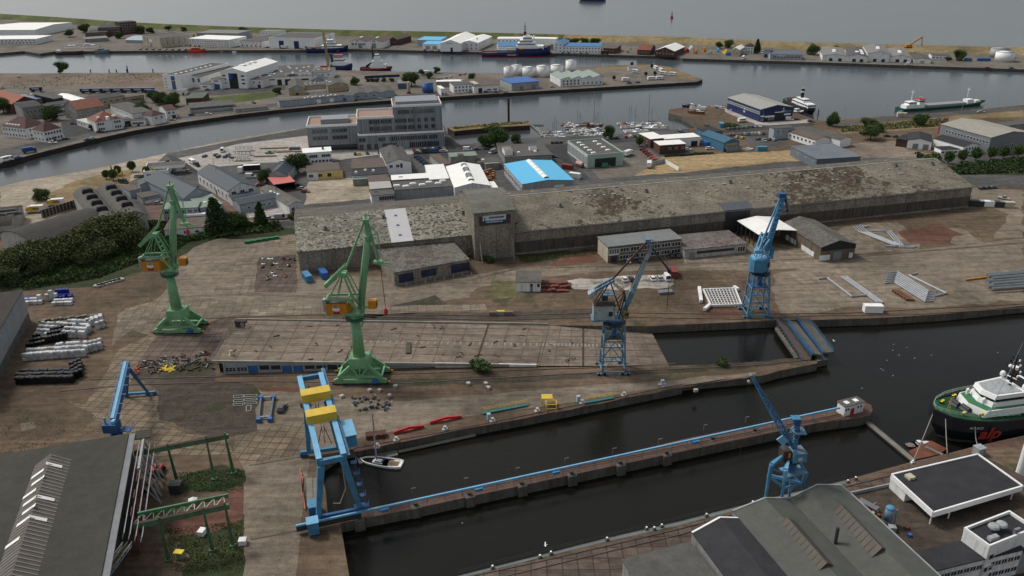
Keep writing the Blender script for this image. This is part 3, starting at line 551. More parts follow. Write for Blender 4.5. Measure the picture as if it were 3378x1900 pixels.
# peninsula
def tank(lbl,t,x0,x1,yb,yt,m=WHITE2,name='storage_tank',group='white storage tanks',ladder=True):
 c=P(t,(x0+x1)/2,yb); r=(P(t,x1,yb)-P(t,x0,yb)).length/2*.98; c=c+V((0,r,0)); ztop=3
 for k in range(20,260):
  q=P(t,(x0+x1)/2,yt,k/10)
  if q.y<=c.y: ztop=k/10; break
 o=thing(name,lbl,'tank',(c.x,c.y,0),0,group)
 mb=MB(); mb.cyl((c.x,c.y,0),r,ztop,m,28); mb.cyl((c.x,c.y,ztop),r,r*.12,m,28,.3); mb.build('shell',o,True)
 mb=MB()
 for zz in (ztop+.5,ztop+1.1): mb.tube([(c.x+r*.97*math.cos(a*PI/12),c.y+r*.97*math.sin(a*PI/12),zz) for a in range(25)],.05,LGREY,4,False)
 for a in range(12): mb.bar((c.x+r*.97*math.cos(a*PI/6),c.y+r*.97*math.sin(a*PI/6),ztop),(c.x+r*.97*math.cos(a*PI/6),c.y+r*.97*math.sin(a*PI/6),ztop+1.1),.08,LGREY)
 mb.build('railing',o)
 if ladder:
  mb=MB(); n=14
  for k in range(n):
   a=-2.4+k*.09; p=V((c.x+(r+.4)*math.cos(a),c.y+(r+.4)*math.sin(a),ztop*k/n)); mb.box(p,(.9,.4,.1),STEEL,a)
  mb.build('stair',o)
 return o
for i,(x0,x1,yb,yt) in enumerate(((1225,1300,590,507),(1283,1365,572,492),(1365,1467,584,507),(1472,1570,584,497),(1580,1677,578,490),(1692,1776,558,456))):
 tank(['white storage tank, leftmost of the row, in front','white storage tank standing behind the leftmost one','wide white storage tank, third from the left','white storage tank in the middle right of the row','white storage tank beside the tallest one','tallest narrow white storage tank at the right end of the row'][i],2,x0,x1,yb,yt)
tank('short wide white tank with red lettering at the far right quay',3,2388,2527,470,392,group=None); tank('grey tank behind the white tank at the far right quay',3,2350,2490,440,365,LGREY,group=None)
tank('bright blue storage tank beside the cement silo',2,606,693,702,628,BLUE,group=None)
b=B('tall_white_workshop','tall white workshop with blue glazed bay at the left of the peninsula halls',12,(1222,563),(1356,569),(1530,469),WHITE2,FELT,rect=True,par=.1)
b.panel('f',.57,9.5,3.6,3.4,BLUE,'window').panel('f',.57,6,3.6,3,GLASSB,'window').panel('f',.57,2.5,3.6,4,BLUE,'door')
for z in (2,4.3,6.6,8.9): b.wins('f',z,1,.15,.15,.9,.9,fr=None)
b.sky([(.5,.1+.1*i) for i in range(8)],2,2)
b=B('white_workshop','white gabled workshop with four tall windows beside the tall white one',8.5,(1360,578),(1510,582),(1635,500),WHITE2,FELT,rt='gable',rise=1.5,ax='y').door('f',.35,5,4,BLUE,'gate').wins('f',6,4,.1,.9,1.8,3.2)
B('white_workshop','narrow white workshop with blue gate left of the tallest gable hall',8,(1590,595),(1662,598),(1700,490),WHITE2,FELT).door('f',.5,6,4,BLUE,'gate').wins('f',6.5,1,.5,.5,4,.9)
B('white_link_building','low white link between the two white workshops',4.5,(1508,635),(1592,637),(1580,600),WHITE2,FELT).wins('f',2.6,1,.4,.4,3.5,1)
b=B('white_ship_hall','tallest white gabled ship hall with open blue door on the peninsula',13,(1660,541),(1852,546),(1890,462),WHITE2,WROOF,rt='gable',rise=3,ax='y').door('f',.48,8,12,DOORD,'gate').panel('f',.48,9.7,7.8,4.6,BLUE,'door').sky([(.5,.3),(.5,.45),(.5,.6)],5,5,.3)
for z in (4,7,10): b.wins('f',z,1,.12,.12,3,1.2,fr=None).wins('f',z,1,.86,.86,3,1.2,fr=None)
b=B('white_flat_building','white flat building with round rooflights right of the tallest gable hall',6.5,(1853,598),(1972,603),(2000,502),WHITE,FELT).wins('f',4.5,3,.15,.85,1.4,1.2).door('f',.8,3,2.6).sky([(.4,.2),(.4,.45),(.4,.7),(.75,.3),(.75,.6)],1.8,1.8)
b=B('sign_hall','wide grey roofed hall with white sign board and dark gates',6.5,(1972,587),(2345,572),(2333,488),WHITE2,FELT).door('f',.35,3.6,4.6).door('f',.52,5,4.6).door('f',.7,6,4.6).door('f',.87,6,4.6).wins('f',4.6,1,.15,.15,9,.9,GLASS,None)
b.sky([(.08,.3),(.15,.45),(.1,.65),(.22,.25),(.25,.6),(.35,.4),(.5,.7),(.6,.3),(.65,.65),(.75,.4),(.8,.7),(.9,.35),(.9,.75),(.45,.85)],2,2)
b.panel('f',.74,7.6,21,3.8,WHITE2,'sign_board'); b.text('f',.6,7.5,'HEISE',2.7,BLACK,.12); b.text('f',.715,7.5,'W',2.6,M('faded blue sign paint',(.1,.14,.28),.6),.12); b.panel('f',.87,8,6,.35,GREYW,'lettering'); b.panel('f',.88,7,7,.35,GREYW,'lettering')
b=B('brown_roof_building','white building with brown flat roof beside the hall with the sign',6.5,(2352,548),(2487,546),(2482,510),WHITE,BROWNR).wins('f',4.8,3,.25,.9,1.2,1.2).wins('f',2,2,.3,.8,1.2,1).sky([(.2,.5),(.5,.6),(.8,.5)])
b=B('tan_gable_building','tan gabled building with pale blue oval sign facing the canal',4.6,(480,690),(975,662),(365,465),TAN,FELT,side='L',t=D6,rt='gable',rise=2.6,ax='y').door('f',.5,2.4,1.6)
o=MB(); q=b.side('f'); pc=q[0]+q[1]*(q[2]*.48); pc.z=5; nn=V((q[1].y,-q[1].x,0)); o.add([pc+nn*.12+q[1]*(1.9*math.cos(a*PI/12))+V((0,0,1.1*math.sin(a*PI/12))) for a in range(24)],[tuple(range(24))],M('oval sign blue',(.2,.42,.6),.5,.1)); o.build('sign',b.o)
b=B('tan_flat_building','tan flat roofed building with many rooflights between the tan gables',4.8,(980,597),(1640,548),(880,432),TAN,FELT,side='L',t=D6).wins('f',2,9,.05,.95,.8,1.2,M('brown blind',(.2,.13,.06))).sky([(.05,.3),(.15,.5),(.3,.35),(.4,.6),(.5,.3),(.6,.55),(.7,.3),(.85,.3),(.3,.12),(.08,.12)],1,1).blk(-1,-2.6,16,-.1,0,1.6,WHITE2,'canopy')
b=B('tan_gable_building','wide tan gabled building at the right end of the tan row',4.6,(1660,602),(2290,548),(1545,430),TAN,FELT,side='L',t=D6,rt='gable',rise=2.2,ax='y').wins('f',2.6,5,.1,.9,1.8,1.1,M('brown blind',(.2,.13,.06))).sky([(.2,.6),(.25,.4),(.3,.35)],1.2,1.2)
B('blue_glass_gable','small slate blue gabled roof on pale walls behind the tan buildings',5.5,(1150,440),(1545,425),(1095,345),LGREY,SLATE,side='L',t=D6,rt='gable',rise=2.4,ax='y')
b=B('canal_row','long pale blue row with flat roof and rooflights along the canal road',4,(2105,768),(2,20,720),(2,0,702),BLUEGREY,FELT,rect=7).door('f',.6,3,2.8,WHITE2).door('f',.8,3,2.8,WHITE2).sky([(.4+.06*i,.3+.3*(i%2)) for i in range(9)],1.4,1.4)
b=B('canal_row','low pale blue workshop with blue door beside the wavy roofed shed',4,(-5,722),(90,722),(75,695),BLUEGREY,FELT,t=2).door('f',.3,2.5,2.5,BLUE)
b=B('wavy_roof_shed','pale blue shed with three shallow roof waves beside the canal road',4,(88,712),(402,692),(375,645),BLUEGREY,FELT,t=2,rt='multi',teeth=3,rise=1.1,ax='y').wins('f',2.2,3,.12,.5,1.6,1.1)
B('long_canal_garage','long low pale garage row with grey roof along the curved canal road',3.5,(1430,818),(1765,790),(1755,752),LGREY,FELT).wins('f',2.8,6,.1,.9,5,.7,GLASS,None).door('f',.6,3.5,3,LGREY)
B('low_yard_shed','low flat shed with blue boat beside the canal road',2,(1770,828),(2012,806),(2000,790),LGREY,BROWNR)
B('green_roof_workshop','green grey roofed workshop beside the street trees',4.5,(1400,745),(1528,740),(1490,700),BRICK,M('mossy roof',(.09,.12,.09),.9,.2))
b=B('small_transformer_house','small white house with flat roof beside the street',3.2,(1325,688),(1392,686),(1385,670),WHITE2,FELTL).door('f',.8,1.6,1.8)
b=B('depot_office','white two storey depot office left half beside the canal road',6,(845,645),(1000,635),(985,612),WHITE2,FELT,t=2)
for z in (1.8,4.4): b.wins('f',z,5,.12,.8,1.2,1.2)
b=B('depot_hall','white depot hall with dark gate and two raised roof ridges',5,(1000,655),(1187,640),(1150,585),WHITE2,BROWNR,t=2).door('f',.25,3.2,3.6).wins('f',2,2,.6,.85,3,1).blk(2,4,6,18,5,6.4,CREAM,'roof_ridge'); 
B('canopy_shed','long white topped canopy behind the white depot office',4,(715,618),(925,614),(920,602),GREYW,WROOF,t=2)
B('blue_grey_shed','small blue grey open shed behind the cement silo',4,(425,632),(492,630),(480,602),M('blue corrugated',(.07,.12,.2),.6,.2),FELTL,t=2)
b=B('blue_roof_hall','grey hall with stripy bright blue roof in front of the white tanks',5.5,(1284,632),(1492,614),(1240,592),LGREY,M('striped blue roof',(.03,.12,.36),.5,.1,'sheet',rot=R(90)),side='L',t=2).door('f',.35,3,3,FELTL).door('f',.8,3,3,FELTL)
b=B('sawtooth_hall','pale hall with four sawtooth roof steps beside the car park',5.5,(1652,602),(1972,584),(1618,556),WHITE,M('pale green roof',(.25,.31,.27),.8,.15),side='L',t=2,rt='saw',teeth=4,rise=1.8,ax='y')
for z in (1.9,4.2): b.wins('f',z,5,.08,.42,1.2,1.5)
b.wins('f',1.8,5,.55,.95,.9,1.6)
B('gatehouse','small pale pitched roof kiosk beside the camper parking',2.6,(2165,512),(2232,512),(2225,500),WHITE2,FELTL,t=2,rt='gable',rise=1.2)
B('row_house','dark blue hull shed standing beside the silos and rooflights',5,(750,670),(778,668),(775,645),WHITE2,WROOF,t=2).door('f',.5,1.5,2,BLUE)
b=B('hipped_villa','long white villa with dark hipped roof and a row of dormers at the left',6.5,(20,690),(345,725),(500,640),WHITE,TILED,t=D1,rt='hip',rise=5.5)
for z in (1.8,5): b.wins('f',z,8,.07,.93,1,1.3)
b.wins('r',1.8,3,.2,.8,1,1.3).wins('r',5,3,.2,.8,1,1.3); [b.blk(3+i*2.6,1,4.4+i*2.6,3,6.5,8.3,WHITE2,'dormer') for i in range(5)]
b=B('hipped_villa','white corner villa with brown hipped roof facing the canal road',6.8,(440,738),(592,765),(838,712),WHITE,TILED,t=D1,rt='hip',rise=5)
for z in (1.8,5.2): b.wins('r',z,6,.1,.9,1.1,1.4).wins('f',z,3,.2,.8,1,1.3)
b.door('r',.5,1.4,2.4); b.chim(.5,.5)
b=B('red_roof_customs_house','white two storey house with orange red hipped roof and central gable on the canal road',6.6,(1300,636),(1662,582),(1600,520),WHITE,TILE,t=D1,rt='hip',rise=4.8)
for z in (1.8,5): b.wins('f',z,3,.1,.27,1,1.4).wins('f',z,3,.72,.9,1,1.4)
b.door('f',.5,1.5,2.6); b.wins('f',4.6,1,.5,.5,1,1.4); b.blk(.43*b.L,-.15,.57*b.L,4,0,7.6,WHITE,'bay'); b.blk(.45*b.L,-.1,.55*b.L,4,7.6,8.8,WHITE,'bay_gable'); b.blk(2.2,2.2,4,4,8,9.2,WHITE,'dormer'); b.blk(b.L-5,1.6,b.L-3,4,7.6,9,WHITE,'dormer')
b=B('red_roof_gable_house','grey rendered gable house with red roof behind the customs house',8,(1045,470),(1420,410),(1000,395),GREYW,TILE,side='L',t=D1,rt='gable',rise=4.5,rf=.5,ax='x').wins('f',2,3,.15,.6,1.4,1.3).wins('f',5.5,3,.15,.6,1.4,1.3).wins('l',5.5,2,.3,.7,1,1.4)
B('flat_white_annexe','low cream roofed annexe wrapping the red roofed gable house',3.5,(1045,605),(1215,660),(1280,560),WHITE,M('cream felt',(.5,.48,.4),.8,.1),t=D1).wins('f',2,3,.15,.6,1.8,1.2)
b=B('long_white_office','long white angled office with mossy flat roof',7,(1500,395),(1808,525),(1890,412),WHITE,FELT,t=D1).wins('f',5.4,9,.3,.95,.9,1.1).wins('f',1.8,9,.3,.95,1,1.6)
B('small_corner_shop','small white flat shop with wide display windows on the canal road',3.6,(1785,615),(1980,605),(1975,580),WHITE2,FELT,t=D1).wins('f',1.8,2,.25,.7,3,1.4,GLASSB).door('f',.48,1.8,2.2)
B('white_garage','low white building with roller door between the customs house and the shop',4.2,(1665,610),(1790,592),(1780,560),WHITE,FELT,t=D1).door('f',.55,3.5,3.4,DOORD)
b=B('brown_roof_garage_house','white house with two garage doors and brown hipped roof by the canal',5.6,(2070,560),(2255,522),(2200,480),WHITE,TILED,t=D1,rt='hip',rise=3).door('f',.35,2.6,2.4,WHITE2).door('f',.78,2.6,2.4,WHITE2).wins('f',4.2,2,.3,.7,1.2,1)
b=B('brown_roof_garage_house','smaller brown roofed white house set back on the right',5.6,(2262,480),(2402,462),(2360,400),WHITE,TILED,t=D1,rt='gable',rise=2).wins('f',4,2,.3,.7,1.2,1).door('f',.7,2.5,2.2)
b=B('tan_warehouse','long tan warehouse with dark roof behind the old houses',6.5,(1300,335),(1700,275),(1680,222),TAN,FELTD,t=D1).wins('f',4.3,5,.1,.95,1.7,1.8).wins('f',1.2,4,.2,.9,2,1.6,GLASS,None)
B('tan_warehouse','lower tan warehouse with grey doors right of the longer one',5,(1708,305),(1962,268),(2050,235),TAN,FELT,t=D1).door('f',.15,3.6,3.4,DOORG).wins('f',3,3,.4,.75,2,1,fr=None).door('f',.9,2.2,2.6,DOORG)
B('white_roof_shed','white flat topped shed beside the dark blue trailers',5.5,(1015,350),(1185,325),(925,248),WHITE2,WROOF,side='L',t=D1,rt='gable',rise=1,ax='y')
b=B('glass_front_office','white framed office with two glazed storeys and dark roof',7,(715,408),(1010,365),(1000,322),WHITE2,FELTD,t=D1)
for z in (2,5.2): b.wins('f',z,9,.06,.94,1.7,2)
B('red_brick_annexe','red brick end block touching the glazed office',7,(615,420),(712,408),(700,375),M('orange brick',(.22,.07,.04),.9,.2),FELTD,t=D1)
b=B('grey_town_house','grey rendered town house with flat top behind the villas',8,(300,445),(572,410),(480,335),GREYW,FELTD,t=D1,rt='gable',rise=1).wins('f',5,4,.2,.8,1,1.4).wins('f',2,3,.3,.8,1.3,1.4)
B('orange_roof_barn','large orange tiled roof at the left edge of the town',7,(-160,300),(165,390),(105,225),BRICK,M('orange tiles',(.27,.09,.05),.8,.2),t=D1,rt='gable',rise=4)
B('blue_solar_shed','dark shed with pale blue mono pitch roof left of the glazed office',5,(440,335),(570,310),(570,228),GREYW,M('blue sheet roof',(.1,.16,.24),.4,.2,'sheet'),t=D1,rt='shed',rise=1)
B('black_shed','black gabled shed behind the glazed office',5.5,(740,322),(905,290),(915,205),FELTD,FELT,t=D1,rt='shed',rise=1.6)
B('flat_workshop','flat grey workshop with round rooflights at the upper left',4,(150,300),(430,292),(430,240),CREAM,FELT,t=D1).sky([(.3,.5),(.5,.4),(.7,.6)])
# grey office complex
OFF=M('grey metal cladding',(.25,.27,.29),.45,.1,'ribs',metal=.2); ROOFT=M('terracotta terrace',(.3,.2,.16),.8,.1); ZINC=M('zinc roof',(.24,.26,.28),.5,.08,metal=.2)
b=B('office_building','large stepped grey metal clad office building by the canal',9,(125,1022),(775,990),(765,900),OFF,ROOFT,t=2,par=.5,fill=WHITE2,over=0,rect=9)
ofo=b; fr=lambda x,y,h: P(2,x,y,h)
Lx=b.L
def oblk(x0,x1,y0,y1,z,zroof,rm=ROOFT):
 m=MB(); q=[b.pt(x0,y0,0),b.pt(x1,y0,0),b.pt(x1,y1,0),b.pt(x0,y1,0)]; up=lambda zz,l:[V((v.x,v.y,zz)) for v in l]
 m.add(up(0,q)+up(z,q),[(0,1,5,4),(1,2,6,5),(2,3,7,6),(3,0,4,7)],OFF); m.build('wing',b.o)
 m=MB(); m.add([b.pt(x0+.3,y0+.3,z-.4),b.pt(x1-.3,y0+.3,z-.4),b.pt(x1-.3,y1-.3,z-.4),b.pt(x0+.3,y1-.3,z-.4)],[(0,1,2,3)],rm)
 for (a,c,d,e) in ((x0-.05,y0-.05,x1+.05,y0+.35),(x0-.05,y1-.35,x1+.05,y1+.05),(x0-.05,y0+.35,x0+.35,y1-.35),(x1-.35,y0+.35,x1+.05,y1-.35)):
  m.hexa([b.pt(a,c,z-.6),b.pt(d,c,z-.6),b.pt(d,e,z-.6),b.pt(a,e,z-.6)],[b.pt(a,c,z+.7),b.pt(d,c,z+.7),b.pt(d,e,z+.7),b.pt(a,e,z+.7)],WHITE2)
 m.build('terrace',b.o)
def lx(t,x,y,z,yo): # distance along the facade line at offset yo whose point projects at pixel x
 best=min((abs((P(t,x,y,z)-b.pt(k/4,yo,z)).x),k/4) for k in range(-400,800)); return best[1]
yT=4.5
xL0=lx(1,2330,935,14.5,yT); 
oblk(xL0,0,yT,yT+26,14.5,14.5); oblk(0,.43*Lx,yT,yT+24,18,18); oblk(.42*Lx,.99*Lx,yT+.05,yT+22,24,24)
m=MB(); x0,x1,y0,y1=.46*Lx,.95*Lx,yT+3,yT+20; m.hexa([b.pt(x0,y0,24),b.pt(x1,y0,24),b.pt(x1,y1,24),b.pt(x0,y1,24)],[b.pt(x0,y0,26),b.pt(x1,y0,26),b.pt(x1,y1,26),b.pt(x0,y1,26)],ZINC); m.build('plant_room',b.o)
x0,x1=xL0+8,xL0+24; m=MB(); m.hexa([b.pt(x0,yT+6,14),b.pt(x1,yT+6,14),b.pt(x1,yT+18,14),b.pt(x0,yT+18,14)],[b.pt(x0,yT+6,17),b.pt(x1,yT+6,17),b.pt(x1,yT+18,17),b.pt(x0,yT+18,17)],ZINC); m.build('plant_room',b.o)
def orow(x0,x1,z,n,yo,w=1.9,h=2.1):
 for i in range(n):
  if n>6 and i%5==4: continue
  p=b.pt(x0+(x1-x0)*i/max(1,n-1),yo,z); place('window',win_mesh(w,h,GLASS,STEEL),p,b.ang,b.o)
orow(.5*Lx,.68*Lx,20.6,7,yT); orow(.72*Lx,.88*Lx,20.6,5,yT)
for z in (15.5,11.5): orow(.16*Lx,.4*Lx,z,10,yT); orow(.46*Lx,.64*Lx,z,7,yT); orow(.72*Lx,.88*Lx,z,3,yT)
orow(.03*Lx,.06*Lx,6.2,2,0); orow(.25*Lx,.29*Lx,6.2,2,0); orow(.38*Lx,.78*Lx,6.2,17,0); orow(.84*Lx,.9*Lx,6.2,3,0)
for z in (11.5,7.5): orow(xL0+4,xL0+24,z,10,yT)
orow(.03*Lx,.2*Lx,2,3,0,2,3); orow(.3*Lx,.42*Lx,2,3,0,2.4,3); orow(.62*Lx,.9*Lx,2,5,0,3,3)
for k in range(3): b.panel('f',.62+.1*k,1.8,3,3.4,DOORD,'door')
m=MB(); m.hexa([b.pt(xL0+.5,yT-.1,0),b.pt(-1,yT-.1,0),b.pt(-1,yT-.02,0),b.pt(xL0+.5,yT-.02,0)],[b.pt(xL0+.5,yT-.1,3.2),b.pt(-1,yT-.1,3.2),b.pt(-1,yT-.02,3.2),b.pt(xL0+.5,yT-.02,3.2)],GLASS); m.build('shopfront',b.o)
# industrial district
b=B('white_roof_office','small white two storey office with bright white roof in front of the grey office',6.3,(1985,122),(2412,92),(1990,55),WHITE2,WROOF,side='L',t=D2).wins('f',4.4,2,.36,.8,4.5,1.5).wins('f',1.5,6,.32,.95,1.2,1.2).chim(.72,.5,1,1,FELTD)
b=B('slate_gable_hall','long white hall with slate blue gabled roof and a row of side windows',5.8,(872,690),(1265,612),(515,387),WHITE,SLATE,side='L',t=D2,rt='gable',rise=3,ax='y').wins('f',4.6,3,.2,.85,2,1.4).wins('l',3,8,.08,.92,1.3,2).door('l',.6,1.4,2.6).chim(.45,.75,.5,1,WHITE2)
b=B('slate_annexe','long low pale annexe with slate roof in front of the slate gable hall',3.8,(1045,897),(1682,770),(985,806),BLUEGREY,SLATE,side='L',t=D2,rt='gable',rise=1.2).wins('f',2,4,.38,.55,1,1).wins('f',2,1,.2,.2,1,1).wins('f',2,2,.68,.95,1,1)
B('slate_annexe','short slate roofed link touching the gable end of the slate hall',3.6,(930,800),(1305,722),(900,770),WHITE,SLATE,side='L',t=D2,rt='shed',rise=.5)
b=B('slate_gable_hall','wide hall with blue slate gabled roof behind the left green crane',5.8,(460,243),(692,190),(303,55),BLUEGREY,SLATE,side='L',t=C1,rt='gable',rise=3.6,ax='y',rf=.5).chim(.7,.1,.5,1)
b=B('green_roof_annexe','pale building with grey green roof in front of the slate gable halls',5,(600,318),(785,283),(690,200),BLUEGREY,GREENROOF,t=C1,rt='shed',rise=.5).wins('f',2.5,2,.3,.7,1.2,1.2).sky([(.4,.3)])
b=B('pale_balcony_house','pale two storey house with balcony below the green roofed annexe',6,(290,330),(575,312),(242,280),BLUEGREY,GREENROOF,side='L',t=C1).wins('f',4.6,6,.1,.95,1.6,1.4).wins('f',1.8,3,.15,.5,1.4,1.4).blk(9,-2,18,-.1,2.7,3.6,WHITE2,'balcony')
b=B('brown_roof_row','long low white row with brown flat roof beside the dark conifer',3.5,(1238,236+54),(1600,262),(1225,215),WHITE,BROWNR,side='L',t=4).wins('f',2,4,.2,.9,1.4,1)
b=B('small_slate_house','small pale gabled house with slate roof beside the flags',4.5,(105,128),(318,95),(60,98),BLUEGREY,SLATE,side='L',t=C1,rt='gable',rise=1.8,ax='y').wins('f',3,2,.4,.7,1,1)
B('flat_garage_block','pale garage block with two wide doors behind the arched hall',3.2,(120,235),(262,208),(100,195),LGREY,FELT,side='L',t=C1).door('f',.45,5,1.6,WHITE2).door('f',.8,4,1.6,WHITE2)
B('flat_garage_block','small pale flat building between the arched hall and the slate house',3.6,(20,178),(105,160),(0,130),BLUEGREY,BROWNR,side='L',t=C1)
b=B('pavilion_restaurant','low white flat pavilion with white fascia beside the round trees',3.6,(1080,1300),(1265,1285),(1010,1240),WHITE2,FELT,side='L',t=1,par=.3).wins('f',1.8,3,.2,.8,2,1.2); b.blk(4,4,20,12,3.6,5.2,WHITE2,'upper_storey',None,FELT)
b=B('slate_gable_house','small slate gabled hall with white ridge behind the salmon roof',5,(1480,442),(1738,440),(1358,300),BLUEGREY,SLATE,side='L',t=D2,rt='gable',rise=2.4,ax='y')
B('salmon_roof_shed','open shed under salmon red sheet roof beside the small slate hall',3.8,(1560,592),(1868,548),(1497,487),FELTD,PINK,side='L',t=D2,nowall='f')
b=B('mossy_gable_shed','low white gabled shed with old grey corrugated roof near the long warehouse',3.8,(1782,908),(1995,862),(1580,612),WHITE,ETERNIT,side='L',t=D2,rt='gable',rise=1.3,ax='y').wins('f',2,1,.25,.25,1.4,1.6).chim(.6,.7,.4,1.4,STEEL).sky([(.2,.7),(.25,.6),(.3,.5)],1,2)
b=B('yellow_front_building','low building with brown roof and partly yellow front beside the sandy yard',4.2,(2045,408),(2536,372),(2030,292),WHITE,BROWNR,side='L',t=D2).wins('f',2.3,3,.12,.68,2,1.6).panel('f',.72,2.05,12.5,4.05,YELLOWW,'front').wins('f',2.3,1,.68,.68,2.2,1.6)
b=B('brown_flat_building','low flat brown roofed building with white rear edge left of the white gable house',4.3,(0,545),(530,515),(500,375),GREYW,BROWNR,t=D4)
b=B('white_gable_house','white gabled house with grey roof and open upper door',6.2,(527,462),(902,432),(472,238),WHITE2,FELT,side='L',t=D4,rt='gable',rise=1.9,ax='y').wins('f',4.6,2,.18,.45,1.6,1.4).door('f',.6,1.2,2.4,DOORD,z=3.4).wins('r',4,2,.2,.5,1,1).sky([(.3,.5),(.25,.35)],1.4,1.4,.2,FELTD,False).chim(.75,.9,.6,1.5)
b=B('dark_flat_roof_unit','dark flat roofed unit with two white vent domes',4.3,(10,650),(560,612),(545,532),WHITE,FELTD,t=D4).sky([(.12,.4),(.38,.7),(.6,.5)],1.4,1.4,1)
B('grey_low_unit','low grey unit with green grey roof beside the sandy yard',3.2,(20,708),(270,690),(268,650),GREYW,GREENROOF,t=D4)
B('brown_low_unit','flat brown roofed unit in the middle of the flat roofs',4,(285,745),(590,715),(565,610),GREYW,BROWNR,t=D4)
B('pale_flat_unit','pale cream flat roof unit beside the sandy yard',5,(290,852),(605,828),(580,728),CREAM,M('pale cream felt',(.36,.35,.32),.8,.1),t=D4)
b=B('dark_louvre_unit','dark roofed unit with a black louvred front at the long warehouse',4.4,(302,955),(648,925),(285,855),WHITE,FELT,side='L',t=D4).wins('f',3,9,.36,.98,.7,1.8,DOORD,FRAME,'louvre').sky([(.25,.5)],1.6,1.6,.2,FELTD,False)
b=B('domed_flat_hall','grey flat hall with eight pale oval domes on its roof',5,(655,867),(1548,806),(1500,690),LGREY,FELT,t=D4).sky([(.05,.45),(.2,.3),(.33,.55),(.48,.35),(.61,.6),(.76,.4),(.85,.65)],3.2,1.8,.7)
B('white_strip_roof_unit','narrow unit with white strip roof between the domed hall and the white gable house',5.4,(612,716),(1165,682),(1140,612),GREYW,WROOF,t=D4).sky([(.25,.5)],2,1.6,.2,FELTL,False)
b=B('white_membrane_hall','white roofed gable hall with glazed barrel rooflight near the long warehouse',5.6,(1560,832),(2103,798),(1897,485),WHITE,WROOF,t=D4,rt='gable',rise=1.8,ax='y').panel('f',.35,4,5,1.4,WHITE2,'sign_board').door('f',.66,8,2.4,DOORG,'gate')
n=MB(); y0,y1=b.W*.12,b.W*.88; xr=b.L*.5
for k in range(8):
 ya=y0+(y1-y0)*k/8; yb=ya+(y1-y0)/8*.92
 for j in range(6):
  a0,a1=PI*j/6,PI*(j+1)/6; r=1.7; zc=b.h+1.55
  q=[b.pt(xr+r*math.cos(a),y,zc+r*.8*math.sin(a)) for y in (ya,yb) for a in (a0,a1)]; n.add(q,[(0,1,3,2)],GLASSB if k%3 else WROOF)
n.build('rooflight',b.roof)
B('white_membrane_hall','lower white folded roof joined to the left of the white membrane hall',5.6,(1185,708),(1475,690),(1010,487),WHITE,WROOF,side='L',t=D4,rt='shed',rise=-.4)
B('white_lean_to','small white flat lean-to at the right foot of the white membrane hall',3,(2120,835),(2215,828),(2165,738),WHITE2,WROOF,t=D4)
b=B('bright_blue_roof_hall','hall with vivid light blue roof and white ridge rooflight',5.6,(1364,1394),(1750,1362),(1242,1240),LGREY,M('vivid blue roof',(.1,.45,.72),.5,.05),side='L',t=2,rt='gable',rise=1.2,ax='y').door('f',.5,4,2.6).panel('f',.72,3.6,5,1,WHITE2,'sign_board')
n=MB(); y0,y1=b.W*.08,b.W*.97; xr=b.L*.5
for k in range(6):
 ya=y0+(y1-y0)*k/6; yb=ya+(y1-y0)/6*.94
 for j in range(6):
  a0,a1=PI*j/6,PI*(j+1)/6; r=1.5; q=[b.pt(xr+r*math.cos(a),y,b.h+1.15+r*.7*math.sin(a)) for y in (ya,yb) for a in (a0,a1)]; n.add(q,[(0,1,3,2)],WROOF)
n.build('rooflight',b.roof); b.wins('l',3,9,.05,.95,2.4,2.5,GLASSB,FRAME)
b=B('concrete_block_building','square bare concrete block building with green grey roof',6,(1500,368),(1905,342),(1862,283),CONC,GREENROOF,t=D4).door('f',.2,2.6,2.6).wins('f',3.2,2,.42,.6,.8,1.4,fr=None).chim(.38,.15,3,.8,CONC)
B('brown_lean_to','brown roofed lean-to with pale wall left of the concrete block',3.6,(1358,478),(1500,462),(1260,320),LCONC,BROWNR,side='L',t=D4)
B('brown_lean_to','grey roofed low building with skylight right of the concrete block',3.4,(1915,450),(2245,430),(1920,380),CONC,FELT,side='L',t=D4).sky([(.3,.5)])
B('concrete_store','small bare concrete store in front of the grey roofed low building',3.2,(2030,470),(2242,452),(2225,420),CONC,CONC,t=D4)
b=B('flat_cluster_building','dark flat roofed workshop cluster with white attic box by the office road',3.8,(1232,1188),(1590,1168),(1545,1078),GREYW,FELT,t=2).sky([(.2,.5),(.35,.3),(.7,.3)]).wins('f',2.4,7,.1,.9,2,1,GLASSB); b.blk(.5,3,5,12,3.8,6.8,WHITE2,'upper_storey',None,FELTL); b.blk(16,10,20,14,3.8,5.8,WHITE2,'upper_storey',None,FELTL)
b=B('pale_green_hall','pale green hall with large open gate and glazed left side',7,(1857,1172),(2127,1150),(1722,1062),PALEGR,FELT,side='L',t=2,par=.25).door('f',.5,12,4.8,DOORD,'gate').wins('l',3.6,14,.04,.96,1.9,5,GLASSB,WHITE2).sky([(.25,.15),(.25,.32),(.25,.5),(.25,.68),(.25,.85),(.72,.25),(.72,.45),(.72,.65),(.72,.85)],2.6,1.6)
n=MB()
B('white_roof_brick_unit','dark brick unit with white flat roof nearest the workshop yard',5,(2402,1098),(3,22,1086),(2358,1068),BRICK,WROOF,side='L',t=2).wins('f',3,3,.4,.9,1.4,1)
B('white_roof_brick_unit','white roofed brick unit at the left beside the street tree',5.2,(2332,1052),(2440,1042),(2272,1006),BRICK,WROOF,side='L',t=2).wins('l',2.6,2,.3,.7,1.2,1.6)
B('white_roof_unit','long white unit with white roof beside the teal blue building',5,(2440,1052),(3,130,1034),(3,108,1004),WHITE2,WROOF,t=2).door('f',.85,4,3)
B('teal_building','teal blue flat roofed front building beside the car park road',6,(188,1002),(302,990),(136,968),TEAL,FELTD,side='L',t=3).wins('l',4,3,.3,.8,1,1)
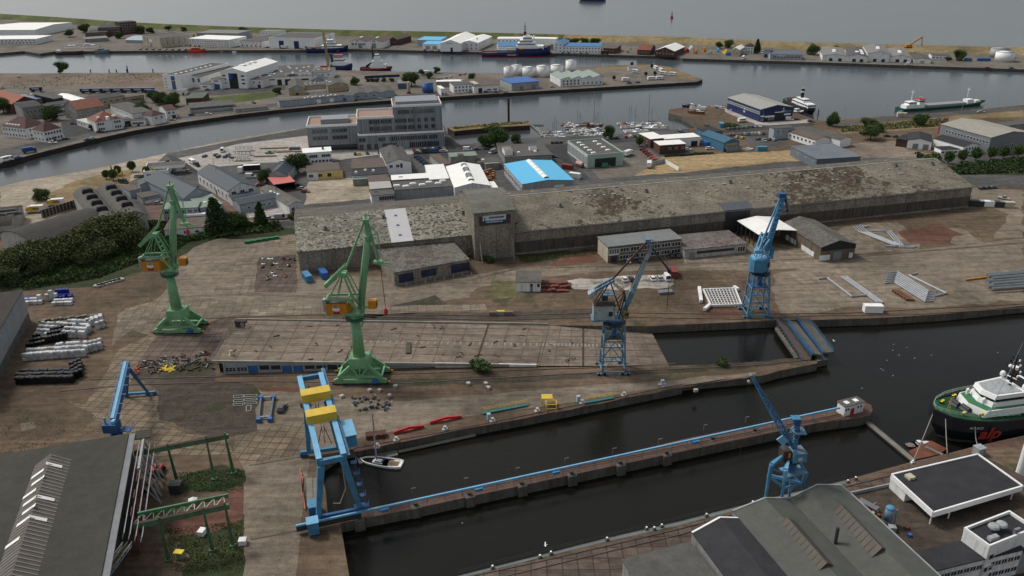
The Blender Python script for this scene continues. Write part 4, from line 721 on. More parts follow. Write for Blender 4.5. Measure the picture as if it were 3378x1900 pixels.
b=B('teal_building','teal gabled hall with curved glazed front',5,(312,1080),(428,1066),(190,1008),TEAL,M('teal roof',(.03,.1,.16),.5,.1),side='L',t=3,rt='gable',rise=1.8,ax='y').panel('f',.5,3,8,3,TAN,'gable_panel')
n=MB(); o,d,l,an=b.side('f')
for k in range(7):
 for j in range(5):
  a0,a1=PI/2*j/5,PI/2*(j+1)/5; f=lambda a,x:o+d*x+V((d.y,-d.x,0))*(2.8*math.sin(a)+.2)+V((0,0,3.2*math.cos(a)))
  n.add([f(a0,l*k/7),f(a0,l*(k+.9)/7),f(a1,l*(k+.9)/7),f(a1,l*k/7)],[(0,1,2,3)],GLASSB)
n.build('glazed_front',b.o)
B('grey_cube_office','blue grey two storey cube office beside the car park',6.2,(690,975),(838,965),(828,948),BLUEGREY,FELT,t=3).wins('f',4.6,3,.2,.8,1.4,1.1)
b=B('brown_roof_white_hall','white sided hall with brown roof and small windows by the car park',4,(1002,1060),(1112,1046),(850,988),WHITE2,BROWNR,side='L',t=3,rt='gable',rise=1.4,ax='y').wins('l',2.4,7,.1,.95,1.4,1.2)
B('brown_roof_white_hall','second brown roofed hall with long white side wall, nearer the pines',4.4,(1190,1058),(1270,1042),(955,955),WHITE2,FELT,side='L',t=3,rt='gable',rise=1.2,ax='y')
B('grey_blue_hall','low hall with patchwork grey blue roof behind the long warehouse',5,(1012,1202),(1342,1182),(850,1102),M('grey blue wall',(.14,.17,.2),.7,.15),M('patchwork grey blue roof',(.14,.16,.18),.6,.3,s=.1),side='L',t=3).wins('l',2.8,3,.3,.9,1.2,1)
b=B('white_brown_complex','white building with two garage doors under dark roof at the tan yard',4.6,(1700,1058),(1880,1072),(1850,1015),WHITE2,FELTD,t=3,rt='gable',rise=1.4,ax='y').door('f',.35,3,3,DOORG).door('f',.78,3,3,DOORG)
B('white_brown_complex','brown and white corner house at the left of the white garages',4.2,(1612,1048),(1698,1060),(1700,1020),M('brown timber cladding',(.06,.035,.028),.8,.2),FELTD,t=3)
b=B('white_brown_complex','long white office with dark roof joining the grey gable hall',5,(2120,1108),(2245,1092),(1895,1045),WHITE2,FELTD,side='L',t=3,rt='gable',rise=1.5,ax='y').wins('f',3.6,5,.2,.9,1,1.2).wins('f',1.5,5,.2,.9,1,1.2)
B('white_brown_complex','small flat roofed white office in front, nearest the street trees',3.2,(1950,1130),(2110,1125),(2090,1102),WHITE2,FELTD,t=3).wins('f',1.8,5,.1,.9,1.6,1)
b=B('grey_gable_hall','tall grey hall with pale roof and tall narrow windows at the right',9.5,(2325,1040),(2640,1005),(2008,932),M('blue grey cladding',(.19,.21,.23),.6,.1),M('pale tan roof',(.3,.285,.24),.7,.15),side='L',t=3,rt='gable',rise=2.2,ax='y').wins('l',6.6,14,.15,.95,1.2,1.4).wins('f',3,5,.08,.72,1,3.6).wins('f',8,2,.5,.8,1.2,1.6)
B('grey_tower_office','grey blocky office with windows behind the tall grey gable hall',8,(2425,955),(2640,930),(2600,905),GREYW,FELT,t=3).wins('f',6,7,.1,.8,1.4,1.4)
b=B('blue_anchor_hall','deep blue waterside hall with pale roof, white window band and anchor emblems',7.9,(880,502),(1747,436),(150,177),NAVY,M('pale hall roof',(.3,.3,.28),.7,.1),side='L',t=D8,rt='gable',rise=2.2,ax='y').door('f',.58,5.5,5,DOORD,'gate').panel('f',.58,5.5,6.5,.5,WHITE2,'lintel').panel('f',.85,5.6,5,1.6,GLASSB,'window').panel('f',.84,3.7,5,1,WHITE2,'sign_board').panel('f',.3,3.1,7,1.1,WHITE2,'sign_board').panel('f',.08,3.6,3,.9,WHITE2,'sign_board').wins('f',1.4,1,.07,.07,1.6,1.2).wins('f',1.4,1,.35,.35,4,1.2).wins('l',5.6,18,.04,.96,2.2,1.4,GLASSB)
def anchor(b,sd,f,z,s):
 o,d,l,an=b.side(sd); c=o+d*(l*f)+V((d.y,-d.x,0))*.2; c.z=z; m=MB(); u=V((0,0,1))
 m.bar(c+u*s,c-u*s*.8,.28,WHITE2); m.bar(c+u*s*.6-d*.45*s,c+u*s*.6+d*.45*s,.22,WHITE2)
 m.tube([c-u*s*.1+(d*math.cos(a*PI/8)-u*math.sin(a*PI/8))*s*.8 for a in range(9)],.2,WHITE2,5); m.build('anchor_emblem',b.o)
anchor(b,'f',.7,6.9,1.5); anchor(b,'l',.55,4,1.5)
# left edge: old brick halls with vaulted roofs
VROOF=M('dark vaulted roofing',(.1,.096,.085),.9,.25); VROOFD=M('black vaulted roofing',(.045,.042,.038),.9,.3)
b=B('vaulted_hall','old hall with two grey barrel vaulted roofs and eight raised rooflights',6.5,(1040,605),(1595,500),(845,262),LCONC,VROOF,side='L',t=D3,rt='multiarc',teeth=2,rise=2.6,ax='y',over=.1).wins('f',6.4,4,.15,.38,.9,1.4,DOORD).wins('f',6.4,4,.6,.85,.9,1.4,DOORD)
b.sky([(.25,.2+.2*i) for i in range(4)]+[(.75,.2+.2*i) for i in range(4)],4.6,2.2,1.6,FELTD,True,'rooflight')
B('black_vault_hall','wide black vaulted hall with pale arched end wall at the left edge',6,(0,700),(380,840),(700,600),LCONC,VROOFD,t=D3,rt='arc',rise=3.2,ax='y',rect=34)
b=B('black_vault_hall','smaller black roofed hall behind the wide black vault',5,(-250,640),(120,600),(330,520),LCONC,VROOFD,t=D3,rt='multiarc',teeth=2,rise=2,rect=26).sky([(.5,.3),(.7,.6),(.9,.4)],8,2,1,FELT,True,'rooflight')
B('dark_mansard_block','dark block with mansard top and grey lower walls beside the chimney',7,(372,830),(560,780),(470,700),GREYW,FELTD,t=D3,rt='hip',rise=1.2).wins('f',2,2,.3,.7,1,1)
B('flat_dark_annexe','flat roofed dark annexe with raised square roof edge',5,(700,722),(860,655),(545,690),FELTD,VROOF,side='L',t=D3,par=.6)
B('grey_slate_annexe','grey slate roofed annexe in front of the flat dark annexe',4.5,(600,790),(905,740),(560,770),FELTD,M('grey slate',(.08,.085,.09),.8,.15),side='L',t=D3,rt='shed',rise=1).sky([(.3,.5),(.55,.5)],1,1,.2,GLASSB,False)
B('low_left_shed','low shed with rooflights at the bottom of the left edge above the willows',3.5,(-200,1000),(180,960),(380,880),BLUEGREY,VROOF,t=D3).sky([(.4,.5),(.6,.4),(.7,.7),(.9,.3)],1,1.6,.2,FELTL,False)
m=MB(); p,q=P(D3,470,520,0),P(D3,880,390,0)
m.bar(p+V((0,0,1.8)),q+V((0,0,1.8)),.35,M('old brick wall',(.08,.06,.05),.9,.3),3.6)
for i in range(12): m.bar(p.lerp(q,i/11)+V((0,-.3,0)),p.lerp(q,i/11)+V((0,-.3,3.8)),.5,CONC)
one('boundary_wall',m,'dark wall with pale piers between the vaulted halls','wall')
# shipyard buildings
ROOFM=M('lichened warehouse roof',(.2,.185,.15),.9,.3,'roof',(.055,.045,.035),s=.12); ROOFB=M('mottled old roof sheets',(.15,.145,.12),.9,.35,'roof',(.08,.07,.05)); SHEETW=M('stained sheet wall',(.15,.14,.125),.85,.3,'streak',(.045,.042,.038))
def moss(name,base,c1,c2,thr,bias):
 m,nt,b=mk(name); b.inputs['Roughness'].default_value=.92; b.inputs['Specular IOR Level'].default_value=.15; co=coords(nt)
 col=ramp(nt,noi(nt,co,.12,6,.65),[(.3,sc(base,.7)),(.7,sc(base,1.25))]); 
 br=nt.nodes.new('ShaderNodeTexBrick'); nt.links.new(coords(nt,(1,1,1),R(14)),br.inputs['Vector']); br.offset=0; br.inputs['Scale'].default_value=1; br.inputs['Brick Width'].default_value=6.; br.inputs['Row Height'].default_value=2.4; br.inputs['Mortar Size'].default_value=.06; br.inputs['Color1'].default_value=(.9,.9,.9,1); br.inputs['Color2'].default_value=(1.08,1.08,1.08,1); br.inputs['Mortar'].default_value=(.6,.6,.6,1)
 col=mix(nt,1.,col,br.outputs['Color'],'MULTIPLY')
 a=noi(nt,co,.38,6,.66,.9); big=noi(nt,coords(nt,(1,1,1)),.022,4,.55); ad=nod(nt,'ShaderNodeMath',operation='ADD'); ml=nod(nt,'ShaderNodeMath',operation='MULTIPLY'); ml.inputs[1].default_value=bias; nt.links.new(big,ml.inputs[0]); nt.links.new(a,ad.inputs[0]); nt.links.new(ml.outputs[0],ad.inputs[1])
 hf=nod(nt,'ShaderNodeMath',operation='MULTIPLY'); hf.inputs[1].default_value=.5; nt.links.new(ad.outputs[0],hf.inputs[0]); f=ramp(nt,hf.outputs[0],[(thr/2,(0,0,0)),(thr/2+.03,(1,1,1))]); cc=mix(nt,ramp(nt,noi(nt,co,.8,3),[(.45,(0,0,0)),(.6,(1,1,1))]),c1,c2); sm=noi(nt,co,1.1,4,.7); col=mix(nt,1.,col,ramp(nt,sm,[(.36,(.6,)*3),(.56,(1.08,)*3)]),'MULTIPLY'); col=mix(nt,f,col,cc)
 nt.links.new(col,b.inputs['Base Color']); bump(nt,b,a,.4,.3); MATS[name]=m; return m
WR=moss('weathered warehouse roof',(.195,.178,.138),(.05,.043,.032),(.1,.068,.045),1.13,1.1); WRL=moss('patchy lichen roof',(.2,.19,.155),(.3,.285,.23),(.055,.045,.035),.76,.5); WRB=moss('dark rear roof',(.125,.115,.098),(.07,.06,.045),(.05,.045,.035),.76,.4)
WALLW=moss('banded warehouse wall',(.25,.225,.19),(.14,.125,.105),(.06,.055,.05),.85,.4)
wh=thing('long_warehouse','immensely long weathered warehouse with mossy grey roof and stained walls','warehouse',P(5,1320,480),R(14))
aF=R(14.04); fx=V((math.cos(aF),math.sin(aF),0)); fy=V((-fx.y,fx.x,0))
O=V((208.06,352.96,0))   # front right corner
LR=214.5; 
def wp(x,y,z): p=O-fx*x+fy*y; p.z=z; return p     # x measured leftwards from the right end
hE,hR,yR,yB=9.8,16.2,25,51
mb=MB()
mb.add([wp(0,0,0),wp(LR,0,0),wp(LR,0,hE),wp(0,0,hE)],[(0,3,2,1)],WALLW)
mb.add([wp(0,0,0),wp(0,yB,0),wp(0,yB,hE),wp(0,yR,hR),wp(0,0,hE)],[(0,1,2,3,4)],WALLW)
mb.add([wp(0,yB,0),wp(LR,yB,0),wp(LR,yB,hE),wp(0,yB,hE)],[(0,1,2,3)],WALLW); mb.build('wall',wh)
DARKB=M('dark corrugated band',(.1,.086,.072),.85,.3,'streak',(.03,.028,.026)); mb=MB()
mb.hexa([wp(0,-.12,.9),wp(LR,-.12,.9),wp(LR,-.02,.9),wp(0,-.02,.9)][::-1],[wp(0,-.12,5.4),wp(LR,-.12,5.4),wp(LR,-.02,5.4),wp(0,-.02,5.4)][::-1],DARKB); mb.build('dark_band',wh)
mb=MB()
def slab(a,b_,c,d,m,t=.3): u=V((0,0,t)); mb.hexa([a,b_,c,d],[a+u,b_+u,c+u,d+u],m)
slab(wp(LR,-.5,hE-.1),wp(-.4,-.5,hE-.1),wp(-.4,yR,hR),wp(LR,yR,hR),WR); mb.build('roof',wh)
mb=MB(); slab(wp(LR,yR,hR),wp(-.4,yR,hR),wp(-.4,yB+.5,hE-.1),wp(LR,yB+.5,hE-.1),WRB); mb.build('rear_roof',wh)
mb=MB(); mb.tube([wp(0,-.7,hE-.1),wp(LR,-.7,hE-.1)],.16,STEEL,6); 
for k in range(8): mb.tube([wp(8+k*26,-.5,hE-.2),wp(8+k*26,-.35,.2)],.1,STEEL,6)
mb.build('gutter',wh)
mb=MB(); mb.bar(wp(0,yR,hR+.35),wp(LR,yR,hR+.35),.5,LCONC,.12); mb.build('ridge_cap',wh)
gx=(O-P(6,345,200,4)).dot(fx); mb=MB(); mb.hexa([wp(gx+5,-.32,.1),wp(gx-6,-.32,.1),wp(gx-6,-.2,.1),wp(gx+5,-.2,.1)],[wp(gx+5,-.32,9.4),wp(gx-6,-.32,9.4),wp(gx-6,-.2,9.4),wp(gx+5,-.2,9.4)],DOORD); mb.build('gate',wh)
mb=MB(); slab(wp(gx+6,-.8,hE+.3),wp(gx-7,-.8,hE+.3),wp(gx-7,5,hE+1.8),wp(gx+6,5,hE+1.8),M('blue grey slates',(.09,.1,.115),.8,.2),.2); mb.build('gate_roof',wh)
LL=LR+13.5; LE=O-fx*LL; aL=P(4,2245,455,8.5); LT=(LE-aL).dot(fx)+LL
h2,r2,y2R,y2B=8.6,15,25.5,56
off=(aL-O).dot(fy)
mb=MB(); y0=off
mb.add([wp(LL,y0,0),wp(LT,y0,0),wp(LT,y0,h2),wp(LL,y0,h2)],[(0,3,2,1)],WALLW)
mb.add([wp(LT,y0,0),wp(LT,y2B,0),wp(LT,y2B,h2),wp(LT,y2R,r2),wp(LT,y0,h2)],[(4,3,2,1,0)],WALLW); mb.build('wall',wh)
mb=MB(); slab(wp(LT+.4,y0-.5,h2-.1),wp(LR,y0-.5,h2-.1),wp(LR,y2R,r2),wp(LT+.4,y2R,r2),WRL); mb.build('roof',wh)
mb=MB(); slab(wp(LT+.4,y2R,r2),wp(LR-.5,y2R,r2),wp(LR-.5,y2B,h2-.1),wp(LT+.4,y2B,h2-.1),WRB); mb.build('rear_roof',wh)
sx=[(O-P(5,x,y,12)).dot(fx) for x,y in ((330,255),(410,250))]
def rl(x,y,e=.36): return wp(x,y,h2+(r2-h2)*(y-y0)/(y2R-y0)+e)
mb=MB(); mb.add([rl(sx[0]-1,y0-.4),rl(sx[0]-9.5,y0-.4),rl(sx[0]-9.5,y2R-.3),rl(sx[0]-1,y2R-.3)],[(0,1,2,3)],M('new white sheeting',(.5,.5,.5),.5,.1)); mb.build('white_roof_strip',wh)
JR=random.Random(5)
PALEL=M('weathered rooflight',(.26,.25,.22),.8,.2); BLUEL=M('blue grey rooflight',(.15,.165,.19),.7,.2)
for k in range(46):
 x=4+JR.random()*(LR-30); row=JR.choice([.62,.8]); y=yR*row; m=sky_mesh(1.1,2.2,.12,PALEL,False); place('rooflight',m,wp(x,y,hE+(hR-hE)*row+.35),aF,wh)
for k in range(34):
 x=LL+4+(k%12)*(LT-LL-8)/12; row=(.2,.5,.8)[k//12]; place('rooflight',sky_mesh(1.1,1.8,.1,BLUEL,False),rl(x,y0+(y2R-y0)*row,.35),aF,wh)
for k in range(20):
 x=6+k*10.5; place('rooflight',sky_mesh(1.4,1,.12,PALEL,False),wp(x,yR+14,hR-(hR-hE)*.54+.35),aF,wh)
for k,(x,y) in enumerate(((6,20),(25,21),(52,12),(75,20),(110,20),(150,19),(190,14),(230,18),(262,20),(285,16))):
 z=hE+(hR-hE)*y/yR if x<LR else h2+(r2-h2)*(y-y0)/(y2R-y0); mb=MB(); mb.box(wp(x,y,z+.6),(1.4,1.4,.8),STEEL,aF); mb.cyl(wp(x,y,z+1),.55,.5,DSTEEL,10); mb.build('roof_vent',wh)
T0,T1=LR-1,LL+1.5
mb=MB(); yt=-1.2
prof=[(-1.2,19.2),(5,21.2),(13,22.4),(20,22),(27,19.5)]
fr_=[wp(T0,yt,0),wp(T1,yt,0),wp(T1,yt,19.2),wp(T0,yt,19.2)]; mb.add(fr_,[(0,3,2,1)],WALLW)
for xx,fl in ((T0,1),(T1,0)):
 q=[wp(xx,yt,0)]+[wp(xx,27,0)]+[wp(xx,y,z) for y,z in prof[::-1]]; mb.add(q,[tuple(range(len(q))) if fl else tuple(range(len(q)))[::-1]],WALLW)
mb.add([wp(T0,27,8),wp(T1,27,8),wp(T1,27,19.5),wp(T0,27,19.5)],[(0,1,2,3)],WALLW); mb.build('tower_wall',wh)
mb=MB()
for (ya,za),(yb,zb) in zip(prof,prof[1:]): slab(wp(T1+.3,ya-.3*(ya<0),za),wp(T0-.3,ya-.3*(ya<0),za),wp(T0-.3,yb,zb),wp(T1+.3,yb,zb),M('grey tower roof',(.15,.15,.125),.9,.25,'roof',(.1,.09,.07)),.25)
mb.build('tower_roof',wh); WM_t=wh
tw=T1-T0; fs=-fx
mb=MB(); mb.box(wp(T0+tw*.48,yt-.05,15.9),(tw*.78,.12,3.8),M('brown panel',(.07,.055,.045),.8,.3),aF); mb.build('tower_panel',wh)
sgn=thing('roof_sign','pale company sign with blue lower strip on the warehouse tower','sign',wp(T0+tw*.5,yt-.3,0),aF)
mb=MB(); mb.box(wp(T0+tw*.5,yt-.25,16.95),(9.2,.15,2.1),M('pale sign face',(.5,.58,.6),.5,.05),aF); mb.build('board',sgn); mb=MB(); mb.box(wp(T0+tw*.495,yt-.25,15.35),(8.6,.15,1.05),M('blue sign face',(.01,.04,.22),.5,.05),aF); mb.build('board',sgn)
SGD=M('dark petrol lettering',(.01,.05,.06),.5,.05)
text_mesh('lettering','J.',1.75,SGD,wp(T0+tw*.5+3.7,yt-.36,16.75),fx,(0,0,1),sgn,.05); text_mesh('lettering','schwanner',1.4,SGD,wp(T0+tw*.5-.9,yt-.36,17.2),fx,(0,0,1),sgn,.04,sx=1.0); text_mesh('lettering','www.schwanner.com',.8,WHITE2,wp(T0+tw*.5,yt-.36,15.4),fx,(0,0,1),sgn,.02,sx=.95)
for f in (.08,.88):
 mb=MB(); p=wp(T0+tw*f,yt-.3,9.5); mb.tube([p,wp(T0+tw*f,yt-4.5,.1)],.22,CONC,6); mb.build('prop',wh)
b=B('warehouse_annexe','low mossy roofed annexe with blue glazed panels on the front of the long warehouse',5.2,(398,612),(962,512),(355,392),WALLW,moss('annexe roof',(.15,.145,.125),(.07,.06,.048),(.11,.1,.085),.78,.5),side='L',t=5,rt='shed',rise=2.2)
b.panel('f',.15,2.6,5.6,3.4,M('blue black glazing',(.03,.04,.08),.3,.5),'window').panel('f',.45,2.9,6,2.8,M('blue black glazing',(0,0,0)),'window').panel('f',.88,2.7,7.5,3.4,M('blue black glazing',(0,0,0)),'window')
m=MB()
for k in range(9): m.bar(b.pt(k*b.L/8,-2.2,0),b.pt(k*b.L/8,-2.2,1.1),.25,LCONC)
one('barrier_posts',m,'row of pale concrete posts in front of the mossy annexe','posts')
b=B('yard_office','long flat roofed two storey brick office with window bands in the shipyard',6.6,(292,206),(952,132),(228,116),M('tan brick',(.15,.125,.1),.9,.2),M('grey blue felt',(.17,.185,.18),.8,.2),side='L',t=C3,over=.4)
for z in (1.8,4.8): b.wins('f',z,6,.22,.93,3.6,1.5,GLASS,FRAME)
b.wins('f',4.6,1,.08,.08,4,2,GLASSB,FRAME).door('f',.08,2.6,2.6,DOORD).panel('f',.08,3.3,4.4,.5,WHITE2,'canopy'); b.panel('l',.5,3.3,b.W-.2,6.5,CREAM,'end_wall')
b=B('yard_canteen','low flat building with reddish mossy roof and long dark window band',3.6,(17,440),(482,394),(372,291),LCONC,moss('red moss roof',(.16,.15,.14),(.12,.06,.045),(.1,.09,.08),.74,.45),t=6,over=.3).panel('f',.5,2.1,16,1.1,GLASS,'window').wins('f',1.8,3,.88,.96,.9,2).door('f',.12,2.4,2.4,DOORG)
o=B('open_timber_shed','open steel framed shed with bright white roof beside the blue crane',6,(372,528),(745,488),(176,392),FELTD,WROOF,side='L',t=C4,rt='gable',rise=1.2,ax='y',nowall='frl')
m=MB()
for fx_,fy_ in [(x,y) for x in (0.01,.99) for y in (0.01,.2,.4,.6,.8,.99)]: m.bar(o.pt(fx_*o.L,fy_*o.W,0),o.pt(fx_*o.L,fy_*o.W,6),.35,DSTEEL)
m.build('posts',o.o)
b=B('brown_gable_hall','brown gabled hall with grey roof and white lower panels in the shipyard',5.6,(1045,422),(1307,396),(780,236),M('brown sheet wall',(.15,.125,.09),.85,.25,'streak'),moss('brown hall roof',(.12,.115,.105),(.08,.075,.065),(.1,.09,.08),.8,.4),side='L',t=6,rt='gable',rise=2.2,ax='y').door('f',.5,3.4,3.4,DOORG,'gate').panel('f',.14,1.3,4.5,2.2,WHITE,'panel').panel('f',.9,1.3,1.6,2.2,WHITE,'panel').panel('f',.5,5.1,1.2,.8,WHITE2,'sign_board').panel('l',.25,1.2,8,2,WHITE,'panel').panel('l',.7,1.2,9,2,WHITE,'panel')
q=b.side('f'); m=MB(); m.add([q[0]+V((0,0,4.2))+V((q[1].y,-q[1].x,0))*.1,q[0]+q[1]*q[2]+V((0,0,4.2))+V((q[1].y,-q[1].x,0))*.1,q[0]+q[1]*q[2]+V((0,0,5.6))+V((q[1].y,-q[1].x,0))*.1,q[0]+q[1]*q[2]/2+V((0,0,7.8))+V((q[1].y,-q[1].x,0))*.1,q[0]+V((0,0,5.6))+V((q[1].y,-q[1].x,0))*.1],[(0,1,2,3,4)],FELTD); m.build('gable_panel',b.o)
b=B('gatekeeper_house','small white yard house with mossy pitched roof beside the red crates',3.6,(1320,682),(1504,682),(1502,592),WHITE,ETERNIT,t=5,rt='gable',rise=1.8,over=.3).wins('f',2.4,2,.62,.9,.9,1.3,GLASS,None).door('f',.62,1,2.2,DOORG)
G=MATS['banded warehouse wall']
cB=P(4,168,748,11); fB=P(4,0,1035,11); dd=(fB-cB).normalized(); pf=cB+dd*55; nn=V((dd.y,-dd.x,0))
if nn.x>0: nn=-nn
b=B('grey_shed','plain grey wall end of a large hall at the left edge',11,pf+nn*40,pf,cB,M('grey sheet wall',(.3,.32,.33),.7,.2,'streak',(.19,.2,.21)),M('dark brown roofing',(.04,.035,.03),.9,.3))
b.panel('r',.5,1.6,b.W,3.2,DCONC,'plinth')
ROOFH=M('green black hall roof',(.05,.05,.04),.9,.25); h=12
c0=P(7,965,388,h); cf=P(7,745,1449,h); cl=P(7,0,552,h); dx=(c0-cl).normalized(); dy=V((-dx.y,dx.x,0))
b=B('shipbuilding_hall','huge dark roofed shipbuilding hall filling the lower left corner',h,c0-dy*62-dx*90,c0-dy*62,c0,M('dark hall wall',(.05,.048,.044),.8,.3),ROOFH,over=.2)
mb=MB(); w=.9; mb.hexa([b.pt(b.L,0,h-.2),b.pt(b.L+1.6,0,h-.2),b.pt(b.L+1.6,b.W,h-.2),b.pt(b.L,b.W,h-.2)],[b.pt(b.L,0,h+.15),b.pt(b.L+1.6,0,h+.15),b.pt(b.L+1.6,b.W,h+.15),b.pt(b.L,b.W,h+.15)],M('dull zinc edge',(.17,.18,.19),.6,.2)); mb.build('roof_edge',b.o)
l0=P(7,385,528,h+2.6); l1=P(7,552,517,h+.8); LANT=M('brown corrugated lantern',(.12,.105,.09),.7,.2,'sheet',rot=-b.ang)
xr=(l0-b.a).dot(b.x); yr=(l0-b.a).dot(b.y); xe=(l1-b.a).dot(b.x)
mb=MB(); wr=xe-xr
mb.hexa([b.pt(xr-wr,0,h+.3),b.pt(xe,0,h+.3),b.pt(xe,yr,h+.3),b.pt(xr-wr,yr,h+.3)],[b.pt(xr-.1,0,h+2.6),b.pt(xr+.1,0,h+2.6),b.pt(xr+.1,yr,h+2.6),b.pt(xr-.1,yr,h+2.6)],LANT)
for k in range(int(yr/1.15)):
 y=yr-.6-k*1.15
 mb.bar(b.pt(xr+.1,y,h+2.68),b.pt(xe-.1,y,h+.4),.28,M('pale batten',(.24,.23,.21),.7,.2),.1); mb.bar(b.pt(xr-.1,y,h+2.68),b.pt(xr-wr+.1,y,h+.4),.2,M('pale batten',(0,0,0)),.1)
mb.build('lantern_roof',b.o)
for k,(f,yy) in enumerate(((.3,.93),(-.5,.9),(-.3,.84),(-.6,.78),(-.4,.72),(-.25,.66),(.4,.72),(-.35,.6),(-.6,.5),(.35,.6))):
 x0=xr+f*wr; z=h+2.75-2.2*abs(f); y=yr*yy; mb=MB(); sgnf=1 if f>0 else -1
 mb.add([b.pt(x0-1.4,y-.5,z+sgnf*1.4*2.25/wr),b.pt(x0+1.4,y-.5,z-sgnf*1.4*2.25/wr),b.pt(x0+1.4,y+.5,z-sgnf*1.4*2.25/wr),b.pt(x0-1.4,y+.5,z+sgnf*1.4*2.25/wr)],[(0,1,2,3)],WROOF); mb.build('white_sheet',b.o)
def lattice(mb,a,b_,w,m,n=10,up=(0,0,1),r=.12):
 a=V(a);b_=V(b_); u=V(up).normalized()*w; 
 mb.bar(a,b_,r,m); mb.bar(a+u,b_+u,r,m)
 for i in range(n+1):
  p=a.lerp(b_,i/n); mb.bar(p,p+u,r*.8,m)
  if i<n: q=a.lerp(b_,(i+1)/n); mb.bar((p if i%2 else p+u),(q+u if i%2 else q),r*.8,m)
LAT=M('pale lattice steel',(.3,.31,.32),.6,.2)
mb=MB()
for k in range(4):
 xx=b.L+2.2+k*1.0; lattice(mb,b.pt(xx,b.W-36,h-1.5-k*.6),b.pt(xx,b.W-3,h-1.5-k*.6),1.4,LAT,16,(b.x*.4+V((0,0,1))))
mb.build('gate_lattice',b.o)
mb=MB()
for k in range(5):
 y=b.W-1.5-k*2.6; mb.bar(b.pt(b.L+5.8,y,0),b.pt(b.L+3.2,y,h-.5),.5,LAT,.25); mb.bar(b.pt(b.L+5.8,y,0),b.pt(b.L+3.4,y-2.6,h*.6),.3,LAT,.2)
mb.bar(b.pt(b.L+3.4,b.W,h-.6),b.pt(b.L+3.4,b.W-14,h-.6),.5,LAT); mb.build('side_frame',b.o)
mb=MB(); mb.hexa([b.pt(b.L+1.6,b.W-2,h-.4),b.pt(b.L+5,b.W-2,h-.6),b.pt(b.L+5,b.W+1.6,h-.6),b.pt(b.L+1.6,b.W+1.6,h-.4)],[b.pt(b.L+1.6,b.W-2,h-.1),b.pt(b.L+5,b.W-2,h-.3),b.pt(b.L+5,b.W+1.6,h-.3),b.pt(b.L+1.6,b.W+1.6,h-.1)],ROOFH); mb.build('roof_wing',b.o)
for k in range(3):
 mb=MB(); mb.bar(b.pt(b.L+3,b.W-14-k*6,h*.45),b.pt(b.L+3,b.W-17-k*6,h*.45),.2,M('dull red door',(.14,.04,.035),.7,.2),h*.85); mb.build('gate',b.o)
hallb=b
# bottom right halls
h=9; GR=M('grey green sheet roof',(.085,.09,.08),.85,.18,'sheet',rot=R(40)); 
A1=P(9,377,965,h); A2=P(9,620,868,h+2.2); A3=P(9,800,870,h); A4=P(9,1015,768,h+2.6); A5=P(9,1195,772,h+1.4); A6=P(9,1265,835,h)
dn=(P(9,1890,1415,h)-A6); dn.z=0; dn.normalize(); Ln=75
o=thing('repair_hall','broad double gabled repair hall with grey green roof at the lower right','hall',(A3+dn*30)*1,0)
pr=[A1,A2,A3,A4,A5,A6]
mb=MB()
for p,q in zip(pr,pr[1:]):
 a=p+dn*Ln; c=q+dn*Ln; mb.hexa([a,c,q,p],[v+V((0,0,.25)) for v in (a,c,q,p)],GR)
mb.build('roof',o)
mb=MB(); G0=lambda v:V((v.x,v.y,0))
mb.add([G0(A6),G0(A1)]+pr,[(0,1,2,3,4,5,6,7)],GREYW); mb.add([G0(A6+dn*Ln),G0(A6),A6,A6+dn*Ln],[(0,1,2,3)],GREYW); mb.add([G0(A1),G0(A1+dn*Ln),A1+dn*Ln,A1],[(0,1,2,3)],GREYW); mb.build('wall',o)
mb=MB()
for p,q in zip(pr,pr[1:]): mb.bar(p+V((0,0,.3)),q+V((0,0,.3)),.35,LAT,.15)
mb.bar(A6+V((0,0,.25)),A6+dn*Ln+V((0,0,.25)),.4,LAT,.3); mb.build('verge_trim',o)
sv=V((dn.y,-dn.x,0)); sv=sv if sv.x>0 else -sv
for (x0,y0_,x1,y1_,zr) in ((790,1005,1090,1350,1.9),(1190,905,1505,1235,2.2)):
 a=P(9,x0,y0_,h+zr+1.3); c=P(9,x1,y1_,h+zr+1.3); mb=MB(); L_=M('brown glazed monitor',(.07,.06,.05),.5,.2,'sheet',rot=R(20))
 mb.hexa([a-sv*2.6-V((0,0,2.4)),a+sv*2.6-V((0,0,1.9)),c+sv*2.6-V((0,0,1.9)),c-sv*2.6-V((0,0,2.4))][::-1],[a-sv*.1,a+sv*.1,c+sv*.1,c-sv*.1][::-1],L_)
 n=int((c-a).length/1.3)
 for k in range(n+1):
  p=a.lerp(c,k/n); mb.bar(p+V((0,0,.05)),p-sv*2.6-V((0,0,2.3)),.16,M('rusty purlin',(.1,.08,.06),.8,.2),.12)
 mb.build('roof_monitor',o)
mb=MB(); p=P(9,1150,1200,h+.5); mb.cyl(p,.35,3.8,DSTEEL,8); mb.build('flue_pipe',o)
h=7.5
b1_=P(9,70,1130,h); b2_=P(9,280,1015,h+1.6); b3_=P(9,440,1020,h+1.2); 
o=thing('black_roof_hall','black roofed gable hall left of the broad double gabled hall','hall',G0(b2_+dn*20),0)
mb=MB()
for p,q in ((b1_,b2_),(b2_,b3_)):
 a=p+dn*Ln; c=q+dn*Ln; mb.hexa([a,c,q,p],[v+V((0,0,.25)) for v in (a,c,q,p)],FELTD)
mb.build('roof',o); mb=MB(); mb.add([G0(b3_),G0(b1_),b1_,b2_,b3_],[(0,1,2,3,4)],GREYW); mb.add([G0(b1_),G0(b1_+dn*Ln),b1_+dn*Ln,b1_],[(0,1,2,3)],GREYW); mb.build('wall',o)
